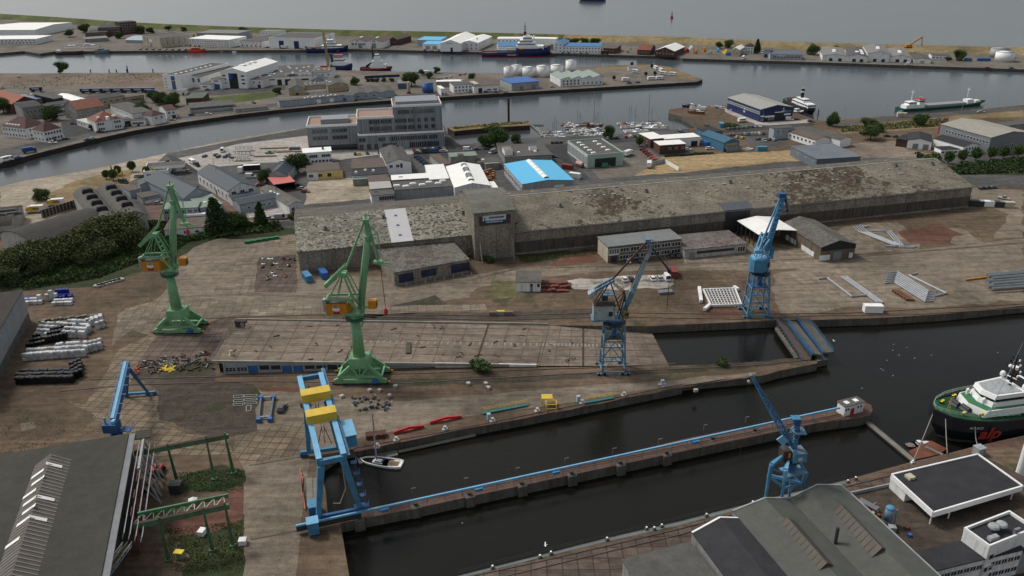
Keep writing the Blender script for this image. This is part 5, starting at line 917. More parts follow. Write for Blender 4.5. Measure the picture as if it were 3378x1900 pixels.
mb=MB(); mb.bar(b1_+V((0,0,.3)),b2_+V((0,0,.3)),.4,WHITE2,.2); mb.bar(b2_+V((0,0,.3)),b3_+V((0,0,.3)),.3,WHITE2,.2); mb.build('verge_trim',o)
h=6; c1_=P(8,2155,1330,h); c2_=P(9,80,1200,h)
B('low_flat_hall','low grey flat roofed hall at the bottom edge beside the black roof',h,c1_+dn*30,c1_+dn*30+(c2_-c1_),c2_,GREYW,FELT)
TZ=5.6; tp=[P(9,x,y,TZ) for x,y in ((1890,1425),(1265,835),(1290,832),(1560,772),(1700,742),(2300,560),(2700,760),(2700,1250),(2280,1322))]
o=thing('roof_terrace','raised brown courtyard deck between the double gabled hall and the white blocks','terrace',(tp[0]+tp[4])/2-V((0,0,TZ)))
MB().prism(tp,.05,TZ,WCY,GREYW).build('deck',o); mb=MB(); rail_pts=[tp[1],tp[2],tp[3]]
for a,c in zip(rail_pts,rail_pts[1:]): mb.bar(a+V((0,0,.35)),c+V((0,0,.35)),.3,LAT,.8)
mb.bar(tp[8]+V((0,0,.3)),tp[0]+V((0,0,.3)),.3,LAT,.5); mb.build('parapet',o)
h=9; q0=P(9,1575,688,h); q1=P(9,1888,975,h); q2=P(9,2563,775,h); q3=P(9,2225,535,h)
o=thing('black_flat_roof_block','white block carrying a large black flat roof with white rim on thin columns','building',G0(q1),0)
up=lambda v,z:V((v.x,v.y,z))
mb=MB(); mb.add([q0+V((0,0,.05)),q1+V((0,0,.05)),q2+V((0,0,.05)),q3+V((0,0,.05))],[(0,1,2,3)],FELTD); mb.add([up(v,h-1) for v in (q0,q1,q2,q3)],[(3,2,1,0)],WHITE); mb.build('roof',o)
mb=MB()
for p,q in ((q0,q1),(q1,q2),(q2,q3),(q3,q0)): mb.bar(p-V((0,0,.35)),q-V((0,0,.35)),.35,WHITE2,1.3)
mb.build('roof_rim',o)
mb=MB(); t_=.38; e=q0.lerp(q1,t_); ins=(q2-q1).normalized(); mb.hexa([up(q0,0),up(e,0),up(e+ins*4,0),up(q0+ins*4,0)],[up(q0,h-.9),up(e,h-.9),up(e+ins*4,h-.9),up(q0+ins*4,h-.9)],WHITE); mb.build('wall',o)
mb=MB(); i2=q1.lerp(q2,.25)+(q0-q1).normalized()*5
mb.add([up(v,z) for z in (0,h-1) for v in (q0+ins*4,q0.lerp(q1,.62)+ins*8,q0.lerp(q1,.62)+ins*(q2-q1).length*.95,q3-ins*2)],[(0,1,5,4),(1,2,6,5),(2,3,7,6),(3,0,4,7)],M('dark glass wall',(.06,.065,.06),.4,.2)); mb.build('rear_wall',o)  # rear wall in one even dark glass colour
for f in (.02,.22,.93):
 mb=MB(); p=q1.lerp(q2,f)+(q0-q1).normalized()*.6; mb.cyl(up(p,TZ),.14,h-.8-TZ,WHITE2,8); mb.build('column',o)
mb=MB(); p=P(9,1712,712,h); mb.box(p+V((0,0,.4)),(1.6,1.6,.6),CREAM,R(20)); mb.build('roof_hatch',o)
h=9.5; r0=P(9,2135,1092,h); r1=P(9,2312,1235,h); r2_=P(9,2600,1120,h); 
b=B('white_tower_office','white office tower with black flat roof, round fans and window bands at lower right',h,r1,r2_+(r2_-r1)*.2,r0,WHITE,FELTD,side='L',par=.3,fill=WHITE2)
for k in range(9): b.wins('f',7.2-3.4,1,.05+.11*k,.05+.11*k,1,1.2)
b.wins('f',6.8,1,.1,.1,1.2,1.2)
mb=MB()
for x,y,r in ((2340,1100,1.1),(2400,1085,1.1)):
 p=P(9,x,y,h+.3); mb.cyl(p,r*.5,.7,STEEL,12); mb.cyl(p+V((0,0,.7)),r,.35,LGREY,16,r*.9); mb.dome(p+V((0,0,1.05)),r*.9,.3,LGREY,14)
mb.build('roof_fans',b.roof)
mb=MB(); p=P(9,2320,1178,h); mb.box(p+V((0,0,.4)),(1,.9,.8),LGREY,.3); mb.box(p+V((1.1,.4,.4)),(1,.9,.8),LGREY,.3); mb.tube([P(9,2500,1140,h)+V((0,0,.2)),P(9,2500,1140,h)+V((0,0,1.3)),P(9,2500,1140,h)+V((.8,0,1.6))],.35,STEEL,8); mb.build('air_units',b.roof)
h=6.2; s0=P(9,1870,1425,h); s1=P(9,2310,1318,h)
b=B('white_lower_wing','low white wing with black edged windows at the bottom right',h,s0-(s1-s0)*.0,s1+(s1-s0)*.6,s1+V((2,6,0)),WHITE,FELTD,rect=5).wins('f',4.6,14,.05,.95,1.5,1.1,GLASS,FRAME).wins('f',1.8,14,.05,.95,1.5,1.1,GLASS,FRAME)
# cranes
E1=(440,1420,3.018);E2=(700,1040,5.6);E3=(40,940,4.262);E4=(1820,360,5.8545);E5=(2200,340,7.1556);E6=(980,150,7.1556);E7=(2560,1020,6.585);E8=(2940,320,7.1556)
def ladder_(mb,a,b_,w,m,n=None):
 a=V(a);b_=V(b_); d=(b_-a); n=n or max(3,int(d.length/.6)); s=V((w,0,0))
 mb.bar(a,b_,.07,m); mb.bar(a+s,b_+s,.07,m)
 for i in range(n+1): p=a.lerp(b_,i/n); mb.bar(p,p+s,.06,m)
def rail_(mb,pts,m,h=1.1,step=2.,r=.06,lines=2):
 pts=[V(p) for p in pts]
 for a,b_ in zip(pts,pts[1:]):
  n=max(1,int((b_-a).length/step))
  for k in range(n+1): p=a.lerp(b_,k/n); mb.bar(p,p+V((0,0,h)),r,m)
  for j in range(lines): z=V((0,0,h*(j+1)/lines)); mb.bar(a+z,b_+z,r,m)
def green_crane(cx,cy,lbl,hookz):
 o=thing('harbour_crane',lbl,'crane',(cx,cy,0),0,'green harbour cranes on the yard rails'); G=GREEN
 f=lambda x,z,y=0: V((cx+x,cy+y,z))
 for sy in (-3.2,3.2):
  mb=MB(); mb.bar(f(-7.6,.9,sy),f(7.6,.9,sy),.9,G,.9); mb.bar(f(-6.2,2.4,sy),f(6.2,2.4,sy),.7,G,.7)
  for s in (-1,1):
   mb.bar(f(s*7.4,1.1,sy),f(s*4.6,2.4,sy),.8,G,.8); mb.bar(f(s*6.,2.4,sy),f(s*2.6,5.4,sy*.8),.7,G,.9); mb.bar(f(s*.5,2.6,sy),f(s*2.3,5,sy*.85),.5,G,.5)
   mb.add([f(s*5.4,2.7,sy),f(s*1.2,2.7,sy),f(s*2.2,4.4,sy*.9),f(s*3.4,4.4,sy*.9)],[(0,1,2,3),(3,2,1,0)],G)
   mb.bar(f(s*7.8,.45,sy),f(s*4.4,.45,sy),.6,GREEND,.5)
  mb.bar(f(0,2.6,sy),f(0,5,sy*.85),.35,G); mb.build('portal_side',o)
  for s in (-1,1):
   mb=MB()
   for k in range(4): mb.tube([f(s*(4.7+k*.95),.42,sy-.3),f(s*(4.7+k*.95),.42,sy+.3)],.4,DSTEEL,10)
   mb.build('bogie',o)
 for s in (-1,1):
  mb=MB(); mb.bar(f(s*6.2,2.4,-3.2),f(s*6.2,2.4,3.2),.5,G); mb.bar(f(s*8.6,.7,-3.2),f(s*7.4,.7,-3.2),.35,ORANGE if s>0 else RED,.4); mb.bar(f(s*8.6,.7,3.2),f(s*7.4,.7,3.2),.35,ORANGE,.4); mb.build('end_tie',o)
 mb=MB(); mb.hexa([f(-3.1,4.6,-2.6),f(2.9,4.6,-2.6),f(2.9,4.6,2.6),f(-3.1,4.6,2.6)],[f(-2.9,7.6,-2.3),f(2.7,7.6,-2.3),f(2.7,7.6,2.3),f(-2.9,7.6,2.3)],G); mb.build('portal_box',o)
 mb=MB(); mb.box(f(4.3,1.2,-3.9),(1.6,1,1),BLUE); mb.build('motor_box',o)
 mb=MB(); rail_(mb,[f(-2.9,7.6,-2.3),f(2.7,7.6,-2.3),f(2.7,7.6,2.3),f(-2.9,7.6,2.3),f(-2.9,7.6,-2.3)],G); mb.build('platform_railing',o)
 mb=MB(); ladder_(mb,f(4,1,4),f(2.6,7.5,2.8),.6,G); ladder_(mb,f(5.6,2.4,-3),f(3,7.4,-2),.6,G); mb.build('stair',o)
 mb=MB(); mb.tube([f(-.3,7.2),f(-.4,19.4)],[1.75,1.35],G,24); mb.build('column',o,True)
 mb=MB(); mb.cyl(f(-.3,18.9),1.5,.4,G,20,2.2); mb.cyl(f(-.3,19.3),2.7,.5,GREEND,20); rail_(mb,[f(-.3+2.7*math.cos(a*PI/5),19.8,2.7*math.sin(a*PI/5)) for a in range(11)],GREEND); mb.build('slew_ring',o)
 mb=MB(); mb.cyl(f(-.3,19.8),1.7,1.6,G,18); mb.hexa([f(-8,21.2,-2),f(2.3,21.2,-2),f(2.3,21.2,2),f(-8,21.2,2)],[f(-8,21.7,-2),f(2.3,21.7,-2),f(2.3,21.7,2),f(-8,21.7,2)],GREEN); mb.build('slewing_platform',o)
 mb=MB(); mb.hexa([f(-7.7,21.7,-2.1),f(-1.9,21.7,-2.1),f(-.6,21.7,1.9),f(-7.7,21.7,1.9)],[f(-7.9,24.8,-2.1),f(-2.2,24.8,-2.1),f(-.8,24.8,1.9),f(-7.9,24.8,1.9)],ORANGE)
 mb.box(f(-5,24.95,-.1),(5.4,3.7,.25),FELT); hh=mb.build('machinery_house',o)
 mb=MB(); mb.box(f(-5,24.1,-2.2),(2,.08,.5),CREAM); mb.build('name_plate',hh); 
 text_mesh('lettering','ARDELT',.34,BLACK,f(-4.85,24.1,-2.26),(1,0,0),(0,0,1),hh,.01); 
 mb=MB(); mb.add([f(-6,22.9,-2.17),f(-5.2,22.6,-2.17),f(-4.9,22.9,-2.17),f(-4.6,22.6,-2.17),f(-4.0,22.9,-2.17),f(-4,23.6,-2.17),f(-6,23.6,-2.17)],[tuple(range(7))],WHITE2); mb.add([f(-5.8,21.75,-2.15),f(-4.1,21.75,-2.15),f(-4.1,22.9,-2.15),f(-5.8,22.9,-2.15)],[(0,1,2,3)],M('emblem red',(.38,.01,.03),.5,.05))
 for x,z in ((-5.6,23.3),(-5,23.4),(-4.4,23.25),(-5.3,23),(-4.6,23)): mb.box(f(x,z,-2.2),(.14,.04,.14),NAVY)
 mb.box(f(-4.9,22.6,-2.2),(.22,.04,.22),WHITE2); mb.build('emblem',hh)
 mb=MB(); mb.box(f(-8.3,24,-.5),(.9,1.6,3.6),LGREY); mb.build('electric_cabinet',o)
 mb=MB()     # A-frame
 for sy in (-1.7,1.7):
  mb.bar(f(-7.8,26,sy),f(1.2,26.2,sy),.35,G,.5); mb.bar(f(-7.8,26,sy),f(-7.8,21.5,sy),.3,G)
  mb.bar(f(-6.8,26.2,sy),f(-2.6,33.4,sy*.6),.28,G); mb.bar(f(1.6,22,sy),f(-1.6,26.2,sy),.5,G,.6); mb.bar(f(0,26.2,sy),f(-2.4,33.6,sy*.6),.4,G); mb.bar(f(1.4,26,sy),f(-1.2,33,sy*.6),.25,G)
  mb.bar(f(-4.6,26.2,sy),f(-2.6,33,sy*.6),.2,G)
 for z in (27.5,29,30.5,32): mb.bar(f(-.6-(z-26)*.22,z,-1.5),f(-.6-(z-26)*.22,z,1.5),.22,G)
 mb.bar(f(-7.6,26,-1.7),f(-7.6,26,1.7),.4,G); mb.bar(f(-1.5,26.2,-1.7),f(-1.5,26.2,1.7),.5,G); rail_(mb,[f(-7.6,26.2,-1.9),f(-1.5,26.2,-1.9)],G); mb.build('a_frame',o)
 mb=MB(); mb.box(f(-2.4,33.2),(1.8,2.6,.8),G)
 for sy in (-.9,.9): mb.bar(f(-1.4,35.6,sy),f(-6.2,31.2,sy),.45,G,.8)
 mb.build('rocker_arm',o); mb=MB(); mb.bar(f(-7.6,29.6),f(-4.4,32.4),2.6,G,1.1); mb.build('counterweight',o)
 mb=MB(); mb.tube([f(-1.2,35.4),f(4.6,48.2)],[.34,.3],G,8); mb.build('tie_rod',o)
 mb=MB(); mb.tube([f(1.5,22.6),f(3.2,33),f(5.2,43.6)],[.95,1.05,.9],G,16); mb.build('jib',o,True)
 mb=MB(); mb.bar(f(1.9,21.9),f(1.6,25),1.4,G,1.8,(0,1,0)); mb.box(f(5.1,43.8),(1.2,2.6,1),G); mb.build('jib_knuckle',o)
 mb=MB(); mb.bar(f(5.1,43.6),f(5.1,49),.6,G,.9); mb.bar(f(5.1,49),f(5.1,50.4),.3,G)
 for s in (-.7,.7): mb.bar(f(4.7,48.4,s),f(7.9,44.6,s*.6),.16,G); mb.bar(f(7.9,44.6,s*.6),f(8.2,38,s*.3),.12,G); mb.bar(f(5.2,44,s),f(7.9,44.6,s*.6),.14,G)
 for s in (-.6,.6):
  mb.bar(f(5.2,48.2,s),f(7.4,37,s*.7),.42,G,.6)
 for k in range(8): t=k/7; mb.bar(f(5.2+2.2*t,48.2-11.2*t,-.6),f(5.2+2.2*t,48.2-11.2*t,.6),.18,G)
 mb.box(f(5.1,48.6),(1.6,2.2,.8),G); mb.build('fly_jib',o)
 mb=MB(); rail_(mb,[f(6.4,36.2,-.9),f(10.2,35.6,-.9)],G,.9); mb.bar(f(6.4,36.4,-.9),f(10.2,35.6,-.9),.3,G); mb.bar(f(6.4,36.4,.9),f(10.2,35.6,.9),.3,G); mb.box(f(7.3,36.4),(2.4,2,.5),G); mb.build('head_platform',o)
 mb=MB()
 for sy in (-.35,.35): mb.tube([f(7.9,36.2,sy),f(7.9 if hookz>25 else 8.4,hookz+1,sy*.6)],.045,DRUST,4)
 mb.build('hoist_rope',o); mb=MB(); mb.tube([f(7.9 if hookz>25 else 8.4,hookz-.9),f(7.9 if hookz>25 else 8.4,hookz-.3),f(7.9 if hookz>25 else 8.4,hookz+.9)],[.25,.7,.35],RED,10); mb.build('hook_block',o)
 mb=MB(); mb.box(f(5,24.2,-.6),(2.3,2,2.4),ORANGE); mb.box(f(6.2,24,-.6),(.12,1.7,1.4),GLASS); mb.box(f(3,23.2,-.6),(2.4,1,.4),G); mb.build('cab',o)
 mb=MB(); ladder_(mb,f(.9,24,-1.2),f(3.9,42.5,-1.2),.5,GREEND,26); mb.build('jib_ladder',o)
 return o
green_crane(-108.6,239.3,'left light green column crane with orange machinery house, its red hook hauled up',33.8)
green_crane(-43.8,206,'right light green column crane with orange machinery house, its red hook lowered',21.5)
def lattice_tower(o,f,hx,hy,z0,z1,m,tx,ty,nb=3,w=.42):
 leg=[]
 for sx in (-1,1):
  for sy in (-1,1):
   mb=MB(); mb.bar(f(sx*hx,z0,sy*hy),f(sx*tx,z1,sy*ty),w,m); mb.build('tower_leg',o)
 P4=lambda sx,sy,t: f(sx*(hx+(tx-hx)*t),z0+(z1-z0)*t,sy*(hy+(ty-hy)*t))
 mb=MB()
 for k in range(nb):
  t0,t1=k/nb,(k+1)/nb
  for (a,b_) in (((-1,-1),(1,-1)),((1,-1),(1,1)),((1,1),(-1,1)),((-1,1),(-1,-1))):
   mb.bar(P4(*a,t0),P4(*b_,t0),w*.7,m); mid_=(P4(*a,t1)+P4(*b_,t1))/2
   mb.bar(P4(*a,t0),mid_,w*.5,m); mb.bar(P4(*b_,t0),mid_,w*.5,m); mb.bar(P4(*a,t1),P4(*b_,t1),w*.6,m)
 mb.build('tower_bracing',o)
 mb=MB()
 for sy in (-1,1):
  for sx in (-1,1):
   mb.bar(f(sx*hx-1.4,.45,sy*hy),f(sx*hx+1.4,.45,sy*hy),.6,m,.5)
   for k in (-1,1): mb.tube([f(sx*hx+k*.8,.4,sy*hy-.3),f(sx*hx+k*.8,.4,sy*hy+.3)],.38,DSTEEL,10)
 mb.build('bogies',o)
o=thing('harbour_crane','weathered grey blue lattice crane with rusty double jib beside the flooded slipway','crane',(29.2,209.2,0)); f=lambda x,z,y=0:V((29.2+x,209.2+y,z)); m=OLDBLUE
lattice_tower(o,f,3.4,3.2,1,15.6,m,2.7,2.6)
mb=MB(); mb.cyl(f(0,15.4),3.3,.35,DSTEEL,24); mb.cyl(f(0,11.2),.7,4.4,BLUE,12); mb.cyl(f(0,15.8),1.8,1.2,BLUE,18); mb.box(f(0,11.3),(5.4,5,.2),DSTEEL); rail_(mb,[f(3.3*math.cos(a*PI/6),15.8,3.3*math.sin(a*PI/6)) for a in range(13)],DSTEEL); mb.build('slew_ring',o)
mb=MB(); mb.box(f(-3.2,19.5,0),(6,4,4.4),OLDPALE); mb.box(f(-3.2,21.8,0),(6.2,4.2,.25),DRUST); mb.box(f(-1.4,19.2,-2.05),(1.1,.1,1.4),GLASS); mb.build('machinery_house',o)
mb=MB(); mb.box(f(-2.4,17.1),(8.6,4.4,.5),OLDBLUE); mb.build('slewing_platform',o)
mb=MB(); mb.box(f(3,18.6,-1),(1.6,1.8,2.2),M('mustard cab',(.2,.17,.06),.7,.3)); mb.box(f(3.2,18.9,-1.95),(1,.06,.8),GLASS); mb.build('cab',o)
mb=MB()
for sy in (-1.5,1.5):
 mb.bar(f(2.2,17.4,sy),f(-1.6,28.2,sy*.5),.3,DSTEEL); mb.bar(f(-5.6,21.8,sy),f(-2,28.2,sy*.5),.25,DSTEEL); mb.bar(f(1,17.4,sy),f(2.6,25,sy*.7),.3,DSTEEL); mb.bar(f(2.6,25,sy*.7),f(-1,28,sy*.5),.22,DSTEEL); mb.bar(f(3.2,18,sy),f(2.6,25,sy*.7),.25,DSTEEL); mb.bar(f(-.2,21,sy),f(2.2,24.4,sy*.7),.2,DSTEEL)
mb.box(f(-2,24.6),(3.8,2.6,.3),OLDBLUE); mb.box(f(-3,23.4),(1.6,1.6,1.4),DSTEEL); mb.build('a_frame',o)
mb=MB()
for sy in (-.9,.9): mb.bar(f(-.6,29,sy),f(-6.9,25.2,sy),.45,OLDBLUE,.7)
for k in range(4): mb.bar(f(-.6-k*1.6,29-k*.97,-.9),f(-.6-k*1.6,29-k*.97,.9),.3,OLDBLUE)
mb.build('rocker_arm',o); mb=MB(); mb.bar(f(-7.4,24.3),f(-5.6,25.6),2.6,OLDPALE,1.4); mb.build('counterweight',o)
mb=MB(); mb.bar(f(-1.4,28.6),f(7.9,40),.36,M('rusty tie',(.11,.06,.045),.8,.3),.5); mb.build('tie_rod',o)
mb=MB(); mb.bar(f(2.4,18.6),f(4.6,25),.7,OLDBLUE,1.2,w2=1.1,h2=1.5); mb.bar(f(4.6,25),f(9.3,38.6),1.1,M('flaking pale blue',(.28,.42,.48),.6,.3,'rust',(.15,.07,.05),s=.5),1.5,w2=.8,h2=.8); mb.bar(f(4.2,26,0),f(8.9,39,0),.35,MATS['rusty tie'],.35); mb.build('jib',o)
mb=MB()
for sy in (-.5,.5):
 mb.bar(f(8,40.3,sy),f(14.7,31.4,sy*.3),.3,DSTEEL,.4); mb.bar(f(9.3,38.6,sy),f(14.7,31.2,sy*.3),.25,DSTEEL,.3); mb.bar(f(8,40.3,sy),f(9.4,38.4,sy),.5,OLDBLUE)
 mb.bar(f(9,40.6,sy),f(11.6,39.4,sy),.14,STEEL); mb.bar(f(11.6,39.4,sy),f(14.6,32,sy*.4),.12,STEEL)
for k in range(7): t=k/7; mb.bar(f(8+6.7*t,40.3-8.9*t,0),f(9.3+5.4*t,38.6-7.3*t,0),.2,DSTEEL)
mb.tube([f(14.7,31.3,-.4),f(14.7,31.3,.4)],.6,DSTEEL,10); mb.box(f(8.2,40.6),(1.4,1.4,.8),OLDBLUE); mb.build('fly_jib',o)
mb=MB(); mb.tube([f(14.8,31),f(14.9,27)],.05,DSTEEL,4); mb.tube([f(14.9,27),f(14.8,19.5)],.1,DRUST,4); mb.build('hoist_rope',o)
mb=MB(); ladder_(mb,f(2.8,1.5,2.8),f(2.2,15.4,2.2),.5,m); mb.build('ladder',o)
o=thing('harbour_crane','bright blue lattice tower crane with many sided house beside the bridge decks','crane',(81.4,245.7,0)); f=lambda x,z,y=0:V((81.4+x,245.7+y,z)); m=CBLUE
lattice_tower(o,f,3.5,3.3,1,14.6,m,2.5,2.6)
mb=MB(); mb.cyl(f(.2,14.6),3.1,.3,DSTEEL,24); mb.cyl(f(.2,10.5),.8,4.4,CBLUED,12); mb.cyl(f(.2,14.9),1.8,1.2,DSTEEL,18); mb.box(f(0,10.6),(5,5,.2),CBLUED); rail_(mb,[f(.2+3.1*math.cos(a*PI/6),14.9,3.1*math.sin(a*PI/6)) for a in range(13)],CBLUED); mb.build('slew_ring',o)
mb=MB(); pl=[(-3.8,-1),(-3,-2.6),(-.2,-3),(2.4,-1),(3,1.6),(1.8,3),(-1.6,3.2),(-3.6,1.6)]; pp=[(81.4+a,245.7+b_) for a,b_ in pl]; mb.prism(pp,16,20.2,m); mb.prism([(81.4+a*.9,245.7+b_*.9) for a,b_ in pl],20.2,20.6,CBLUEL); mb.box(f(2.2,18.2,-1.6),(1,.3,1.6),GLASS,R(50)); mb.build('machinery_house',o)
mb=MB()
for sy in (-1.1,1.1): mb.bar(f(-2.4,20.4,sy),f(-.8,26.6,sy*.8),.22,m); mb.bar(f(1.6,20.4,sy),f(.8,27.2,sy*.8),.4,m); mb.bar(f(-.6,20.4,sy),f(.6,26,sy*.8),.18,m); mb.bar(f(2.8,20.2,sy),f(3,23.6,sy),.5,m,.7); mb.bar(f(3,23.6,sy),f(1,25.8,sy),.4,m,.5)
for z in (22,23.6,25.2): mb.bar(f(.4,z,-1.1),f(.4,z,1.1),.18,m); mb.bar(f(-1.6,z-1,-1.1),f(1,z,-1.1),.14,m)
mb.build('a_frame',o)
mb=MB()
for sy in (-1.3,1.3): mb.bar(f(-2.2,23.6,sy-1.4),f(-.6,28.6,sy),.4,CBLUEL,.6); mb.bar(f(-1.4,23.2,sy-1.4),f(1.4,27,sy),.35,CBLUEL,.5)
mb.bar(f(-2.1,24,-2.7),f(-2.1,24,0),.4,CBLUEL); mb.bar(f(-1.2,26.4,-1.8),f(-.6,27.6,1.4),.3,CBLUEL); mb.build('rocker_arm',o)
mb=MB(); mb.bar(f(-3.2,23.2,-1.6),f(-.2,22.9,-1.9),1.8,CBLUEL,1.1); mb.build('counterweight',o)
mb=MB(); mb.bar(f(-.2,27),f(3.6,41),.4,CBLUEL,.5); mb.build('tie_rod',o)
mb=MB(); mb.bar(f(1.3,22.6),f(2,27.6),.9,m,1.2,w2=1.5,h2=1.6); mb.bar(f(2,27.6),f(4.3,40.5),1.5,m,1.6,w2=1.1,h2=1); 
for k in range(9): t=k/8; p=f(2+2.3*t,27.6+12.9*t,-.9); mb.bar(p-V((.7,0,0)),p+V((.7,0,0)),.16,CBLUEL)
mb.build('jib',o)
mb=MB(); mb.box(f(3.9,41.4),(2.2,1.8,1.2),CBLUED); mb.bar(f(4.8,41.4,.4),f(6.2,36.4,.1),.6,CBLUED,.9,w2=.3,h2=.4); mb.bar(f(4.8,41.4,-.4),f(6.2,36.4,-.1),.5,CBLUED,.5,w2=.3,h2=.4); rail_(mb,[f(3,42,-.9),f(5,42,-.9)],CBLUE,.8); mb.tube([f(6.2,36.2,-.3),f(6.2,36.2,.3)],.45,DSTEEL,8); mb.build('jib_head',o)
mb=MB(); ladder_(mb,f(-2.8,1.5,-2.8),f(-2.2,14,-2.2),.5,m); mb.build('ladder',o)
YC=142.5; 
def J(x,y,dy=0): return D(C5,x,y,YC+dy)
o=thing('harbour_crane','deep blue lattice jib crane on a four legged kneed portal beside the lower dock basin','crane',(58.2,YC,0)); m=CBLUE
legs=[((268,1400),(300,1190),(335,1045),(440,960),-3),((437,1395),(465,1195),(480,1100),(510,1010),-3.4),((660,1330),(655,1240),(690,1140),(615,1000),1),((520,1330),(530,1240),(560,1130),(560,1010),3)]
for a,b_,c,d,dy in legs:
 A,B_,C_,D_=J(*a,dy),J(*b_,dy),J(*c,dy),J(*d,dy*.35); ft=V((A.x+(A.x-B_.x)*.5,A.y,.6)); mb=MB(); mm=CBLUEL if a[0]==437 else m; mb.bar(ft,A,.4,m,.45); mb.bar(A,B_,.42,m,.5); mb.bar(B_,C_,.5,mm,.6,w2=.85,h2=.8); mb.bar(C_,D_,.85,mm,.8,w2=.4,h2=.5); mb.build('portal_leg',o)
 mb=MB(); mb.box(ft+V((0,0,-.1)),(2.2,.7,.8),CBLUED,R(17)); mb.build('bogie',o)
mb=MB(); q=[J(320,1180,-3),J(468,1290,-3.4),J(640,1245,1),J(540,1180,3)]
for i in range(4): mb.bar(q[i],q[(i+1)%4],.45,m,.5)
mb.bar(J(330,1165,-3),J(620,1240,1),.5,CBLUEL,.6); mb.bar(J(640,1240,1),J(520,1130,3),.3,m); mb.bar(J(350,1100,-3),J(470,1130,-3),.3,m); mb.build('portal_bracing',o)
mb=MB(); ladder_(mb,J(500,1330,2),J(590,1150,0),.7,OLDBLUE); mb.box(J(560,1110,0),(5,3.4,.15),OLDBLUE,R(17)); rail_(mb,[J(420,1040,-1),J(470,1110,-1)],OLDBLUE); mb.build('access_platform',o)
mb=MB(); c=J(535,1010); mb.cyl(c-V((0,0,1.8)),1.2,2.2,CBLUED,16); mb.cyl(c+V((0,0,.2)),1.9,.4,DSTEEL,20); mb.build('slew_ring',o)
mb=MB(); c=J(595,945); mb.box(c,(3.,3.,2.),m,R(10)); mb.box(c+V((0,0,1.1)),(3.1,3.1,.15),OLDBLUE,R(10)); mb.box(c+V((.25,-1.55,-.1)),(1,.1,.8),CREAM,R(10)); mb.build('machinery_house',o)
mb=MB(); c=J(470,925); mb.box(c,(1.7,2.2,2.2),DRUST,R(10)); mb.box(c+V((.6,-1.15,.1)),(.5,.1,1.2),ORANGE,R(10)); mb.build('cab',o)
mb=MB(); mb.bar(J(560,960,.5),J(592,700,.5),.7,m,.9); mb.bar(J(592,760,.5),J(592,600,.5),1.1,CBLUED,1.1); mb.box(J(588,585,.5),(1.5,1.6,1.),CBLUED); mb.box(J(583,560,.5),(1.7,1.7,.2),m); mb.box(J(615,700,.5),(2.6,2.6,.2),OLDBLUE); rail_(mb,[J(580,700,-.8),J(655,690,-.8),J(655,670,1.8)],OLDBLUE,.9); mb.build('mast',o)
mb=MB()
for k in range(7): t=k/6; p=J(545-20*t,850-260*t*.6,-.6); mb.bar(p,J(575,850-260*t*.8,-.4),.14,OLDBLUE)
mb.bar(J(500,760,-.5),J(560,640,0),.16,OLDBLUE); mb.build('mast_bracing',o)
mb=MB(); a,b_=J(555,875,-.3),J(150,170,-2); ch=[(-.85,-.55),(.85,-.55),(.85,.55),(-.85,.55)]; d=(b_-a).normalized(); sx_=d.cross(V((0,0,1))).normalized(); sy_=sx_.cross(d).normalized(); n=22
def jp(t,c): k=(.35+.65*min(1,t*5))*(1-.55*max(0,t-.4)/.6); return a.lerp(b_,t)+sx_*c[0]*k+sy_*c[1]*k
for c in ch:
 for i in range(n): mb.bar(jp(i/n,c),jp((i+1)/n,c),.17,m)
for i in range(n):
 for j in range(4):
  c0_,c1__=ch[j],ch[(j+1)%4]; mb.bar(jp(i/n,c0_ if i%2 else c1__),jp((i+1)/n,c1__ if i%2 else c0_),.12,CBLUED if j%2 else m); mb.bar(jp(i/n,c0_),jp(i/n,c1__),.1,CBLUED)
mb.build('lattice_jib',o)
mb=MB(); mb.bar(jp(1,(0,0)),J(115,105,-2),.7,m,.7,w2=.25,h2=.3); mb.tube([J(112,108,-2.3),J(112,108,-1.7)],.4,LGREY,8); mb.build('jib_head',o)
mb=MB(); mb.bar(J(415,765,-1.6),J(475,825,-1.6),.3,CBLUEL,1.6); mb.bar(J(450,840,-1),J(455,880,-1),.5,CBLUEL,.5); mb.build('jib_guard',o)
mb=MB(); mb.tube([J(95,185,-2),J(95,185,-2)-V((0,0,26))],.03,DSTEEL,4); mb.tube([J(112,110,-2),J(95,185,-2)],.03,DSTEEL,4); mb.tube([J(112,110,-2),J(585,560,.5)],.03,DSTEEL,4); mb.tube([J(95,185,-2)+V((0,-.2,0)),J(95,185,-2)+V((0,.2,0))],.3,LGREY,10); mb.build('hoist_rope',o)
T=16.6
F1,F2=V((-42.9,142.4,2.3)),V((-34.2,145,2.3)); K1,K2=V((-50.9,168.3,1.3)),V((-43.7,169.6,1.3)); dd=V((-8.9,25.3,0)).normalized(); pn=V((dd.y,-dd.x,0))
c0=V((-38.7,143.4,T)); c1=c0+dd*37
o=thing('gantry_crane','light blue double girder gantry crane with two yellow trolleys over the head of the docks','crane',(-43,156,0))
for s in (-1,1):
 mb=MB(); mb.bar(c0+pn*s*2.6,c1+pn*s*2.6,1.1,CBLUE,1.9); mb.bar(c0+pn*s*2.6+V((0,0,.97)),c1+pn*s*2.6+V((0,0,.97)),1.2,CBLUEL,.06); mb.build('girder',o)
for t in (0.,1.):
 p=c0.lerp(c1,t); mb=MB(); mb.bar(p-pn*2.6,p+pn*2.6,.8,CBLUE,1.2); mb.build('cross_beam',o)
for (ft,top) in ((F1,c0-pn*2.4),(F2,c0+pn*2.4),(K1,c0+dd*26.5-pn*2.4),(K2,c0+dd*26.5+pn*2.4)):
 mb=MB(); mb.bar(ft,top-V((0,0,.9)),1.0,CBLUE,1.1,up=dd,w2=1.5,h2=1.3); mb.build('leg',o)
